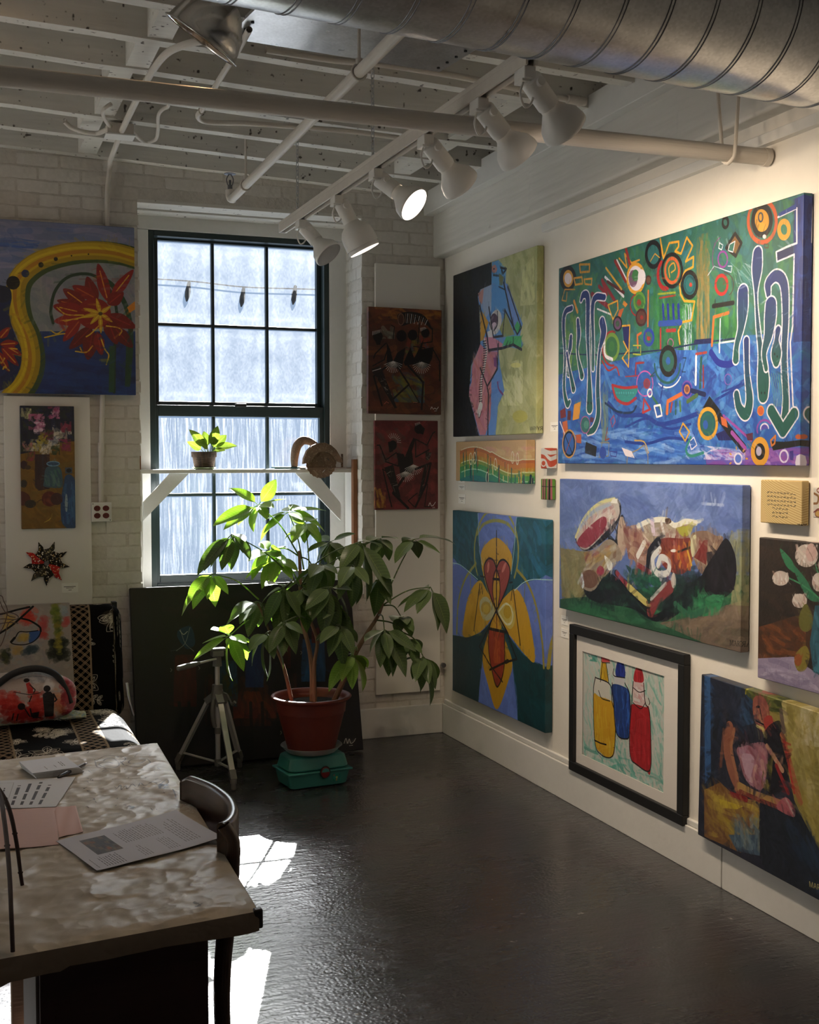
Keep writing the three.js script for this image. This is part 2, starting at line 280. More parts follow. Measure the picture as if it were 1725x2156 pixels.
// ---------------------------------------------------------------- window
const WZ = -0.30;
{
  const w = structure('window_1');
  const A = atZ(312, 480, WZ), B = atZ(692.5, 512, WZ), C = atZ(312, 1238, WZ);
  const x0 = A.x, x1 = B.x, y1 = (A.y + B.y) / 2, y0 = C.y;
  const rect = (name, a, b, c, d, z0, z1, mat, parent = w, r = 0.003) => part(name, rbx(a, b, c, d, z0, z1, r), mat, parent);
  // casing boards
  rect('casing', OPEN.x0 - 0.01, x0 - 0.001, OPEN.y0, y1, -0.34, -0.292, M.white);
  rect('casing', x1 + 0.001, OPEN.x1 + 0.004, OPEN.y0, y1, -0.34, -0.292, M.white);
  rect('casing', OPEN.x0 - 0.01, OPEN.x1 + 0.004, y1 + 0.0015, OPEN.y1 + 0.02, -0.40, -0.29, M.white);
  // head soffit boards with a gap between
  rect('soffit_board', OPEN.x0 - 0.01, OPEN.x1 + 0.004, OPEN.y1 - 0.018, OPEN.y1 + 0.01, -0.15, -0.004, M.oldWhite);
  rect('soffit_board', OPEN.x0 - 0.01, OPEN.x1 + 0.004, OPEN.y1 - 0.026, OPEN.y1 + 0.01, -0.29, -0.162, M.oldWhite);
  rect('sill', OPEN.x0 - 0.005, OPEN.x1 + 0.004, OPEN.y0 - 0.02, y0 - 0.002, -0.34, 0.012, M.white);
  // frame
  const fw = 0.03;
  rect('frame_side', x0, x0 + fw, y0, y1, -0.42, -0.297, M.sashGreen);
  rect('frame_side', x1 - fw, x1, y0, y1, -0.42, -0.297, M.sashGreen);
  rect('frame_head', x0 + fw, x1 - fw, y1 - 0.03, y1, -0.42, -0.297, M.sashGreen);
  rect('frame_foot', x0 + fw, x1 - fw, y0, y0 + 0.022, -0.42, -0.297, M.sashGreen);
  // panes: thin film of condensation on the inside; streaks of run-off below, clouded rims above
  const fog = dataTex(512, (x, y) => { // upper sash, one pane
    const ex = Math.min(x, 1 - x), ey = Math.min(y, 1 - y), e = Math.min(ex, ey * 1.2), rim = Math.exp(-((e - 0.10 - 0.05 * fbm(x, y, 6, 3, 4)) ** 2) / 0.0016);
    const n = fbm(x, y, 5, 5, 71), f = fbm(x, y, 40, 3, 73), low = clamp(1.2 - y * 6) * (0.4 + 0.6 * vnoise(x * 60, y * 12, 60, 74));
    return 0.46 + 0.40 * n + 0.09 * rim + 0.3 * (f - 0.5) + 0.14 * low;
  });
  const run = dataTex(1024, (x, y) => { // lower sash: vertical rivulets
    const wob = 0.012 * (vnoise(x * 20, y * 14, 20, 81) - 0.5), a = vnoise((x + wob) * 64, y * 3.0, 64, 83), b = vnoise((x + wob) * 150, y * 9, 150, 85), c = vnoise((x + wob) * 34, y * 2, 34, 87), d = vnoise(x * 170, y * 130, 170, 88);
    const s = clamp((a - 0.5) * 3.2) * 0.5 + clamp((b - 0.52) * 3.0) * 0.55 + clamp((c - 0.5) * 2.5) * 0.3 + (d - 0.5) * 0.35;
    return 0.36 + 0.60 * clamp(s * 0.85);
  });
  const pane = (roughMap, rgb, rough) => phys({ color: lin(...rgb), transmission: 1, thickness: 0, roughness: rough, roughnessMap: roughMap, ior: 1.5, bumpMap: roughMap, bumpScale: 0.0006 });
  M.paneUp = pane(fog, [0.88, 0.92, 0.97], 0.24);
  M.paneLow = pane(run, [0.88, 0.92, 0.97], 0.28);
  const sash = (gx0, gx1, gy0, gy1, bars, rails, z, mat, fwid, foot, head) => {
    const s = new THREE.Group(); s.name = 'sash'; w.add(s);
    rect('stile', gx0 - fwid, gx0, gy0 - foot, gy1 + head, z - 0.02, z + 0.02, M.sashGreen, s);
    rect('stile', gx1, gx1 + fwid, gy0 - foot, gy1 + head, z - 0.02, z + 0.02, M.sashGreen, s);
    rect('rail', gx0, gx1, gy1, gy1 + head, z - 0.02, z + 0.02, M.sashGreen, s);
    rect('rail', gx0, gx1, gy0 - foot, gy0, z - 0.02, z + 0.02, M.sashGreen, s);
    const xs = [gx0, ...bars, gx1], ys = [gy0, ...rails, gy1], mw = 0.0085;
    for (const b of bars) rect('muntin', b - mw, b + mw, gy0, gy1, z - 0.014, z + 0.016, M.sashGreen, s);
    for (const q of rails) for (let i = 0; i < 3; i++) rect('muntin', xs[i] + (i ? mw : 0), xs[i + 1] - (i < 2 ? mw : 0), q - mw, q + mw, z - 0.014, z + 0.015, M.sashGreen, s);
    for (let i = 0; i < 3; i++) for (let j = 0; j < ys.length - 1; j++) {
      const a = xs[i] + (i ? mw : 0), b = xs[i + 1] - (i < 2 ? mw : 0), c = ys[j] + (j ? mw : 0), d = ys[j + 1] - (j < ys.length - 2 ? mw : 0);
      const g = new THREE.PlaneGeometry(b - a + 0.004, d - c + 0.004), uv = g.attributes.uv;
      if (mat === M.paneLow) for (let k = 0; k < 4; k++) uv.setXY(k, uv.getX(k) * 0.55 + 0.31 * i + 0.17 * j, uv.getY(k) * 0.5 + 0.5 * j);
      else for (let k = 0; k < 4; k++) uv.setXY(k, (i + j) % 2 ? 1 - uv.getX(k) : uv.getX(k), uv.getY(k));
      const p = part('pane', g, mat, s); p.position.set((a + b) / 2, (c + d) / 2, z - 0.004);
    }
    return s;
  };
  { const z = -0.385, a = atZ(330.5, 505, z), b = atZ(664.7, 529, z), c = atZ(331.8, 845, z), m1 = atZ(447, 600, z).x, m2 = atZ(561, 600, z).x, r = atZ(447, 687, z).y;
    sash(a.x, b.x, c.y, (a.y + b.y) / 2, [m1, m2], [r], z, M.paneUp, 0.045, 0.04, 0.045); }
  { const z = -0.335, a = atZ(333, 876, z), b = atZ(671, 880, z), c = atZ(333.6, 1211, z), m1 = atZ(450, 1000, z).x, m2 = atZ(563, 1000, z).x, r = atZ(450, 1041, z).y;
    const s = sash(a.x, b.x, c.y, (a.y + b.y) / 2, [m1, m2], [r], z, M.paneLow, 0.035, c.y - y0 - 0.024, 0.062);
    part('sash_lock', rbx((a.x + b.x) / 2 - 0.03, (a.x + b.x) / 2 + 0.03, a.y + 0.055, a.y + 0.075, z - 0.01, z + 0.03, 0.004), M.black, s); }
}
{ // the next window, outside the frame: same frame, clearer glass
  const w = structure('window_2'), { x0, x1, y0, y1 } = OPEN2, q = (n, a, b, c, d, m = M.sashGreen) => part(n, rbx(a, b, c, d, -0.38, -0.31, 0.003), m, w);
  q('frame_side', x0, x0 + 0.09, y0, y1); q('frame_side', x1 - 0.09, x1, y0, y1); q('frame_head', x0 + 0.09, x1 - 0.09, y1 - 0.1, y1); q('frame_foot', x0 + 0.09, x1 - 0.09, y0, y0 + 0.07); q('rail', x0 + 0.09, x1 - 0.09, 1.83, 1.90);
  for (const k of [1, 2]) q('muntin', lerp(x0 + 0.09, x1 - 0.09, k / 3) - 0.01, lerp(x0 + 0.09, x1 - 0.09, k / 3) + 0.01, y0 + 0.07, y1 - 0.1);
  const g = part('pane', new THREE.PlaneGeometry(x1 - x0 - 0.18, y1 - y0 - 0.17), M.paneUp, w); g.position.set((x0 + x1) / 2, (y0 + y1) / 2 - 0.01, -0.345);
}
{ // string of bulbs hanging across the street side of the glass
  const t = thing('string_light', 'wire with three dangling bulbs hanging outside the misted window', 'string light', [0, 0, 0]);
  const z = -0.455, P = (x, y) => atZ(x, y, z);
  part('wire', tube([P(250, 583), P(400, 592), P(510, 604), P(620, 608), P(760, 612)], 0.004, 6), M.black, t);
  for (const [x, y] of [[397, 592], [512, 604], [621, 600]]) {
    const a = P(x, y), g = lathe([[0.002, 0.03], [0.009, 0.025], [0.012, 0], [0.016, -0.03], [0.014, -0.06], [0.004, -0.085], [0, -0.088]], 14);
    const b = part('bulb', g, M.black, t); b.position.copy(a).y -= 0.03; b.rotation.z = -0.14;
  }
}

// ---------------------------------------------------------------- things under the ceiling
{ // spiral duct with a sheet-metal plenum plate behind it
  const a = V(-4.6, 2.8615, 3.982), b = V(-0.004, 2.8615, 3.463), d = b.clone().sub(a), L = d.length(), Rr = 0.225;
  const t = thing('air_duct', 'large galvanised spiral air duct running below the joists', 'duct', a.toArray(), Math.atan2(-d.z, d.x));
  const shell = new THREE.CylinderGeometry(Rr, Rr, L, 72, 40, true).rotateZ(Math.PI / 2).translate(L / 2, 0, 0), p = shell.attributes.position;
  for (let i = 0; i < p.count; i++) { const x = p.getX(i), k = 1 + (vnoise(x * 9, Math.atan2(p.getZ(i), p.getY(i)) * 2 + 9, 400, 6) - 0.5) * 0.008; p.setY(i, p.getY(i) * k); p.setZ(i, p.getZ(i) * k); }
  shell.computeVertexNormals(); const uv = shell.attributes.uv; for (let i = 0; i < uv.count; i++) uv.setXY(i, uv.getX(i) * 1.6, uv.getY(i) * L);
  part('duct_shell', shell, M.galv, t);
  const seam = cat([0, 0.011].map((o) => new THREE.TorusGeometry(Rr + 0.0005, 0.0019, 6, 72).rotateY(Math.PI / 2 - 0.035).translate(o, 0, 0)));
  for (let x = 0.08; x < L - 0.05; x += 0.138) part('seam', seam, M.darkSteel, t).position.x = x;
}
{
  const y = 3.088, A = atY(477, 69, y), B = atY(925, 142, y), C = atY(975, 105, y);
  const t = thing('sheet_metal_plate', 'flat spangled galvanised plate fixed below the joists beside the air duct', 'metal plate', [0, 0, 0]);
  const ang = Math.atan2(-(B.z - A.z), B.x - A.x), w = B.distanceTo(A);
  const g = part('plate', metres(new THREE.BoxGeometry(w, 0.012, 1.25).translate(w / 2, 0, 0.625)), M.galv, t);
  g.position.copy(A).y = y - 0.012; g.rotation.y = ang; g.rotation.z = -0.0;
  for (const [u, v] of [[0.03, 0.05], [0.03, 0.12], [0.03, 0.19], [w - 0.03, 0.05], [w - 0.03, 0.12], [w - 0.03, 0.19], [w - 0.03, 0.26]]) {
    const q = V(u, 0, v).applyAxisAngle(V(0, 1, 0), ang).add(A); const s = part('screw', new THREE.CylinderGeometry(0.006, 0.006, 0.006, 10), M.black, t); s.position.set(q.x, y - 0.02, q.z);
  }
}
{ // long fire main with its hook hanger
  const t = thing('water_pipe', 'long thick white pipe crossing the room and ending at the gallery wall', 'pipe', [0, 2.632, 2.937]);
  part('pipe', new THREE.CylinderGeometry(0.0285, 0.0285, 6.1, 28, 1).rotateZ(Math.PI / 2).translate(-3.08, 0, 0), M.pipePaint, t);
  part('end_cap', new THREE.CylinderGeometry(0.0315, 0.0315, 0.022, 28).rotateZ(Math.PI / 2).translate(-0.021, 0, 0), M.pipePaint, t);
  const hx = atZ(1535, 340, 2.94).x;
  part('hanger', cat([tube([V(hx - 0.02, 0.46, -0.07), V(hx, 0.02, -0.036), V(hx, -0.02, -0.03), V(hx, -0.035, 0), V(hx, -0.02, 0.031), V(hx + 0.002, 0.02, 0.036), V(hx + 0.02, 0.46, 0.05)], 0.0065, 8, 60, 0.2)]), M.pipePaint, t);
}
{ // sprinkler branch line
  const y = 2.9, A = V(-1.318, y, 0.39), B = V(-1.362, y, 3.1);
  const t = thing('sprinkler_pipe', 'thin white sprinkler pipe running towards the window with an upright head at its end', 'pipe', [0, 0, 0]);
  part('pipe', rod(A, B, 0.021, 20), M.pipePaint, t);
  part('elbow', tube([A.clone().add(V(0, 0, 0.03)), A, A.clone().add(V(-0.006, 0.01, -0.018)), A.clone().add(V(-0.008, 0.045, -0.02))], 0.0235, 14, 16), M.pipePaint, t);
  const h = part('sprinkler_head', cat([lathe([[0.012, 0], [0.012, 0.02], [0.006, 0.022], [0.006, 0.045], [0.0, 0.045]], 14), new THREE.CylinderGeometry(0.03, 0.03, 0.003, 20).translate(0, 0.075, 0), tube([V(-0.012, 0.02, 0), V(-0.017, 0.05, 0), V(0, 0.074, 0), V(0.017, 0.05, 0), V(0.012, 0.02, 0)], 0.003, 6)]), M.darkSteel, t);
  h.position.copy(A).add(V(-0.008, 0.05, -0.02));
  const C1 = atY(521, 390, y), C2 = atY(757, 152, y);
  for (const [c, top] of [[C1, 0.24], [C2, 0.165]]) {
    const f = clamp((c.z - A.z) / (B.z - A.z)), q = A.clone().lerp(B, f);
    const hg = part('hanger', cat([new THREE.TorusGeometry(0.025, 0.005, 8, 28).translate(q.x, q.y, q.z), rod(V(q.x, q.y + 0.024, q.z), V(q.x, q.y + top, q.z), 0.006, 8), new THREE.CylinderGeometry(0.012, 0.012, 0.02, 10).translate(q.x, q.y + 0.035, q.z)]), M.pipePaint, t);
  }
}
{ // electrical conduit: down the wall to the sockets, up to the junction box, on to the clamp lamp
  const t = thing('conduit_run', 'white conduit from ceiling junction box down brick wall to red sockets', 'conduit', [0, 0, 0]);
  const jb = atY(252, 285, 3.085);
  const xw = atZ(226, 440, 0.02), xb = atZ(213, 1050, 0.02);
  part('wall_conduit', tube([xb.clone().setY(1.32), V(xb.x + 0.002, 1.6, 0.022), V(lerp(xb.x, xw.x, 0.5), 2.2, 0.022), V(xw.x - 0.004, 2.7, 0.022), V(xw.x, 2.95, 0.024), atZ(229, 375, 0.03), atZ(232, 345, 0.06), V(lerp(xw.x, jb.x, 0.45), 3.075, 0.26), V(jb.x, jb.y - 0.004, jb.z)], 0.0125, 10, 90), M.pipePaint, t);
  part('coupling', new THREE.CylinderGeometry(0.016, 0.016, 0.05, 14).translate(xb.x + 0.0025, 1.65, 0.022), M.pipePaint, t);
  const D = atY(310, 168, 3.07), E = atY(345, 118, 3.06), G = atY(382, 97, 3.05), H = atY(432, 86, 3.05);
  part('ceiling_conduit', tube([jb, V(lerp(jb.x, D.x, 0.5), 3.082, lerp(jb.z, D.z, 0.5)), D, E, G, H, H.clone().add(V(0.12, 0, 0.02))], 0.0135, 10, 70), M.pipePaint, t);
}
{
  const jb = atY(252, 287, 3.07);
  const t = thing('junction_box', 'white steel junction box under the joists where bent conduits meet', 'junction box', jb.toArray(), -0.02);
  part('box', rbx(-0.06, 0.06, 0.0, 0.05, -0.045, 0.045, 0.003), M.pipePaint, t);
  part('cover', rbx(-0.066, 0.066, -0.006, 0.002, -0.05, 0.05, 0.003), M.white, t);
  const W = (px, py, Y = 3.1) => atY(px, py, Y).sub(jb);
  part('side_conduit', tube([V(-0.05, 0.03, 0), W(205, 280), W(175, 277), W(150, 268, 3.12), W(135, 255, 3.14)], 0.011, 8, 40), M.pipePaint, t);
  part('side_conduit', tube([V(-0.02, 0.04, 0.02), W(232, 265, 3.1), W(220, 245, 3.1), W(222, 230, 3.1), W(237, 219, 3.13)], 0.009, 8, 40), M.pipePaint, t);
  part('side_conduit', tube([V(0.05, 0.03, 0.01), W(300, 298, 3.1), W(325, 295, 3.1), W(333, 275, 3.1), W(336, 245, 3.1), W(345, 232, 3.1), W(358, 225, 3.1), W(361, 212, 3.1)], 0.008, 8, 60), M.pipePaint, t);
}
{
  const Y = 3.055, P = (x, y, h = Y) => atY(x, y, h);
  const t = thing('bent_conduit', 'thin white conduit dropping from the metal plate and bending along a joist', 'conduit', [0, 0, 0]);
  part('conduit', tube([P(525, 62), P(500, 108), P(470, 155), P(440, 205), P(426, 230), P(417, 243), P(424, 253), P(450, 258), P(520, 260), P(640, 268), P(750, 278), P(840, 290)], 0.0115, 10, 120), M.pipePaint, t);
  for (const [x, y] of [[424, 233], [650, 269]]) { const s = part('strap', new THREE.TorusGeometry(0.014, 0.004, 6, 16), M.pipePaint, t); s.position.copy(P(x, y)); s.rotation.set(0.3, 0.6, 0); }
}
{
  const Y = 3.085, P = (x, y, h = Y) => atY(x, y, h);
  const t = thing('ceiling_conduit', 'white conduit behind the track lights ending in a lumpy fitting at the fascia', 'conduit', [0, 0, 0]);
  part('conduit', tube([P(560, 105), P(700, 126), P(800, 135), P(960, 160), P(1050, 178), P(1150, 200), P(1210, 212)], 0.013, 10, 80), M.pipePaint, t);
  part('fitting', cat([rod(P(1195, 208), P(1232, 214), 0.019, 12), rod(P(1205, 218), P(1216, 229), 0.014, 10), new THREE.SphereGeometry(0.022, 14, 10).translate(...P(1222, 213).toArray())]), M.pipePaint, t);
}
// chains
const linkGeo = new THREE.TorusGeometry(0.0095, 0.0022, 6, 14).scale(0.72, 1.25, 1);
function chain(label, top, bottom) {
  const t = thing('hanging_chain', label, 'chain', bottom.toArray(), 0, 'chains that carry the light track');
  const n = Math.round((top.y - bottom.y) / 0.0185);
  for (let i = 0; i < n; i++) { const l = part('link', linkGeo, M.steel, t); l.position.y = (i + 0.5) * (top.y - bottom.y) / n; l.rotation.y = i % 2 ? 0.6 : 0.6 + Math.PI / 2; }
}
const TRX = -1.15, TRY = 2.68;
for (const [z, s] of [[1.0, 'thin steel chain carrying the track end close to the window'], [2.06, 'thin steel chain carrying the track where it passes the glowing lamp head']]) chain(s, V(TRX, joistY(TRX), z), V(TRX, TRY + 0.05, z));

{ // light track
  const t = thing('light_track', 'long beige ceiling track with a dark slot carrying six lamp heads', 'light track', [TRX, TRY, 0]);
  const w = 0.019, g = (a, b, c, d) => rbx(a, b, c, d, 0.735, 3.40, 0.0015);
  part('track_top', g(-w, w, 0.034, 0.05), M.pipePaint, t);
  part('track_side', g(-w, -w + 0.008, 0, 0.034), M.pipePaint, t);
  part('track_side', g(w - 0.008, w, 0, 0.034), M.pipePaint, t);
  part('slot_liner', g(-w + 0.008, w - 0.008, 0.024, 0.034), M.darkSteel, t);
  part('end_cap', rbx(-w, w, 0, 0.05, 0.727, 0.735, 0.001), M.white, t);
}
M.lampWhite = std({ color: lin(0.78, 0.76, 0.72), roughness: 0.42, bumpMap: rep(nFine, 2), bumpScale: 0.0004 });
M.lampGlass = std({ color: lin(0.6, 0.58, 0.58), roughness: 0.25, bumpMap: rep(nFine, 6), bumpScale: 0.004 });
M.lampLit = std({ color: lin(0.9, 0.85, 0.8), emissive: lin(1, 0.82, 0.66), emissiveIntensity: 5, roughness: 0.4, emissiveMap: dataTex(128, (x, y) => 0.45 + 0.75 * fbm(x, y, 9, 3, 17)) });
const WARM = lin(1, 0.80, 0.58);
function trackHead(z, aim, lit, label, snoot) {
  const t = thing('track_lamp_head', label, 'track light', [TRX, TRY, z], 0, 'lamp heads on the light track'); t.scale.setScalar(1.12);
  part('adaptor', rbx(-0.015, 0.017, -0.030, 0.002, -0.03, 0.03, 0.003), M.lampWhite, t);
  part('adaptor_lip', rbx(-0.018, 0.02, -0.035, -0.028, -0.024, 0.024, 0.002), M.lampWhite, t);
  const d = V(...aim).normalize(), joint = V(0.028, -0.036, 0), start = joint.clone().addScaledVector(d, -0.012);
  part('arm', tube([V(0.0, -0.024, 0), V(0.016, -0.03, 0), joint], 0.0075, 8, 14), M.lampWhite, t);
  part('cable', tube([V(-0.008, -0.03, 0.012), V(-0.018, -0.065, 0.014), V(-0.004, -0.095, 0.01), V(0.018, -0.08, 0.004), joint], 0.003, 6, 30), M.lampWhite, t);
  const q = new THREE.Quaternion().setFromUnitVectors(V(0, -1, 0), d);
  const holder = part('lamp_holder', lathe([[0, 0.012], [0.026, 0.011], [0.029, 0.006], [0.029, -0.075], [0.0275, -0.078]], 28), M.lampWhite, t);
  holder.position.copy(start); holder.quaternion.copy(q);
  part('joint_knob', new THREE.CylinderGeometry(0.011, 0.011, 0.02, 14).rotateX(Math.PI / 2), M.lampWhite, t).position.copy(joint).add(V(0, 0, 0.03));
  if (snoot) {
    const sh = part('lamp_shade', lathe([[0.027, -0.07], [0.033, -0.082], [0.05, -0.096], [0.06, -0.115], [0.0635, -0.14], [0.0635, -0.172], [0.0615, -0.172], [0.0615, -0.14], [0.058, -0.117], [0.03, -0.09]], 36), M.lampWhite, t); sh.position.copy(start); sh.quaternion.copy(q);
  }
  const off = snoot ? -0.028 : 0, bulb = part('bulb_body', lathe([[0.025, -0.073], [0.027, -0.09], [0.040, -0.108], [0.055, -0.128 + off], [0.0605, -0.150 + off], [0.0605, -0.158 + off], [0.0575, -0.160 + off]], 36), M.lampWhite, t);
  bulb.position.copy(start); bulb.quaternion.copy(q);
  const face = part('lamp_face', lathe([[0.0575, -0.160 + off], [0.045, -0.1615 + off], [0.02, -0.163 + off], [0, -0.1635 + off]], 36), lit ? M.lampLit : M.lampGlass, t);
  face.position.copy(start); face.quaternion.copy(q);
  if (lit) {
    const s = new THREE.SpotLight(WARM, lit, 0, 0.98, 1.0, 2); s.name = 'track_lamp'; s.castShadow = true; s.shadow.radius = 2.5;
    s.position.copy(start).addScaledVector(d, 0.175 - off); s.target.position.copy(s.position).addScaledVector(d, 1); t.add(s, s.target);
  }
}
trackHead(1.048, [0.46, -0.70, 0.48], 0, 'unlit white track lamp head hanging in front of the window');
trackHead(1.596, [0.42, -0.84, 0.08], 2.6, 'white track lamp head with a deep shade, between the unlit and the glowing head', true);
trackHead(2.091, [0.52, -0.60, 0.60], 1.8, 'white track lamp head with its glowing glass face turned to the room');
trackHead(2.60, [0.68, -0.56, -0.26], 2.4, 'white track lamp head just behind the thick pipe, bell facing the gallery wall');
trackHead(3.041, [0.68, -0.58, -0.18], 2.2, 'white track lamp head overlapping the lit stretch of thick pipe');
trackHead(3.354, [0.68, -0.56, -0.24], 2.2, 'white track lamp head beside the air duct, last of the six');

{ // clamp lamp with spun aluminium reflector, turned to the ceiling
  const c = V(-1.93, 2.965, 2.62), px = atZ(446, 50, 2.62); c.x = px.x; c.y = px.y;
  const t = thing('clamp_lamp', 'polished metal dome clamp lamp glowing towards the joists below the duct', 'lamp', c.toArray()); t.scale.setScalar(1.12);
  const q = new THREE.Quaternion().setFromUnitVectors(V(0, -1, 0), V(-0.50, -0.79, -0.30).normalize());
  const m = std({ color: lin(0.62, 0.6, 0.57), metalness: 1, roughness: 0.16, bumpMap: rep(nCoarse, 2), bumpScale: 0.001 });
  const sh = part('reflector', lathe([[0.018, 0.085], [0.03, 0.075], [0.06, 0.055], [0.092, 0.01], [0.104, -0.03], [0.107, -0.05], [0.116, -0.055], [0.119, -0.053], [0.117, -0.051], [0.109, -0.046], [0.106, -0.03], [0.094, 0.012], [0.062, 0.058], [0.02, 0.09]], 56), m, t); sh.quaternion.copy(q);
  const so = part('socket', lathe([[0, 0.16], [0.02, 0.158], [0.022, 0.15], [0.022, 0.08], [0.02, 0.078]], 24), M.black, t); so.quaternion.copy(q);
  const bu = part('bulb', lathe([[0.012, 0.075], [0.016, 0.05], [0.029, 0.02], [0.03, 0.0], [0.02, -0.024], [0, -0.03]], 24), std({ color: lin(1, 0.9, 0.8), emissive: lin(1, 0.62, 0.3), emissiveIntensity: 6, roughness: 0.4 }), t); bu.quaternion.copy(q);
  const l = new THREE.PointLight(lin(1, 0.60, 0.30), 0.6, 0, 2); l.name = 'clamp_lamp_bulb'; l.castShadow = true; l.position.copy(V(0, 0.0, 0).applyQuaternion(q)); t.add(l);
}

// ---------------------------------------------------------------- the rest of the studio, outside the frame
function panelLamp(label, x, z, w, d, power) {
  const t = thing('ceiling_panel_lamp', label, 'lamp', [x, 2.96, z], 0);
  part('housing', rbx(-w / 2, w / 2, 0.0, 0.07, -d / 2, d / 2, 0.006), M.white, t);
  part('diffuser_lamp', bx(-w / 2 + 0.02, w / 2 - 0.02, -0.004, 0.0, -d / 2 + 0.02, d / 2 - 0.02), std({ color: lin(0.9, 0.9, 0.9), emissive: lin(1, 0.9, 0.78), emissiveIntensity: 1.2 }), t);
  for (const k of [-1, 1]) part('hanger_rod', rod(V(k * w * 0.4, 0.07, 0), V(k * w * 0.4, 0.22, 0), 0.005, 8), M.steel, t);
  const l = new THREE.RectAreaLight(lin(1, 0.9, 0.78), power, w - 0.05, d - 0.05); l.name = 'panel_lamp'; l.position.set(0, -0.012, 0); l.rotation.x = -Math.PI / 2; l.castShadow = true; t.add(l);
}
panelLamp('long panel lamp hung under the joists over the front of the studio', -3.4, 7.6, 1.2, 0.3, 1.1);

{ // white drawing table in the sun under the next window
  const t = thing('drawing_table', 'wide white drawing table under the next window along the brick wall', 'table', [-4.6, 0, 0.85]);
  part('table_top', rbx(-0.9, 0.9, 0.72, 0.75, -0.7, 0.7, 0.004), std({ color: lin(0.82, 0.82, 0.8), roughness: 0.6 }), t);
  for (const x of [-0.84, 0.84]) for (const z of [-0.64, 0.64]) part('leg', rbx(x - 0.025, x + 0.025, 0, 0.72, z - 0.025, z + 0.025, 0.003), M.white, t);
}

// ---------------------------------------------------------------- painted pictures
// A picture is drawn on its own canvas; the points were read off the photograph and are carried onto the picture's plane.
function homography(src, dst) {
  const A = [], n = 8;
  src.forEach(([x, y], i) => { const [u, v] = dst[i]; A.push([x, y, 1, 0, 0, 0, -u * x, -u * y, u], [0, 0, 0, x, y, 1, -v * x, -v * y, v]); });
  for (let i = 0; i < n; i++) { let p = i; for (let r = i + 1; r < n; r++) if (Math.abs(A[r][i]) > Math.abs(A[p][i])) p = r; [A[i], A[p]] = [A[p], A[i]]; for (let r = 0; r < n; r++) if (r !== i) { const f = A[r][i] / A[i][i]; for (let c = i; c <= n; c++) A[r][c] -= f * A[i][c]; } }
  const h = A.map((r, i) => r[n] / r[i]);
  return (x, y) => { const w = h[6] * x + h[7] * y + 1; return [(h[0] * x + h[1] * y + h[2]) / w, (h[3] * x + h[4] * y + h[5]) / w]; };
}
function spline(pts, closed, per = 10) {
  const c = new THREE.CatmullRomCurve3(pts.map(([x, y]) => V(x, y, 0)), closed, 'catmullrom', 0.5);
  return c.getPoints(pts.length * per).map((p) => [p.x, p.y]);
}
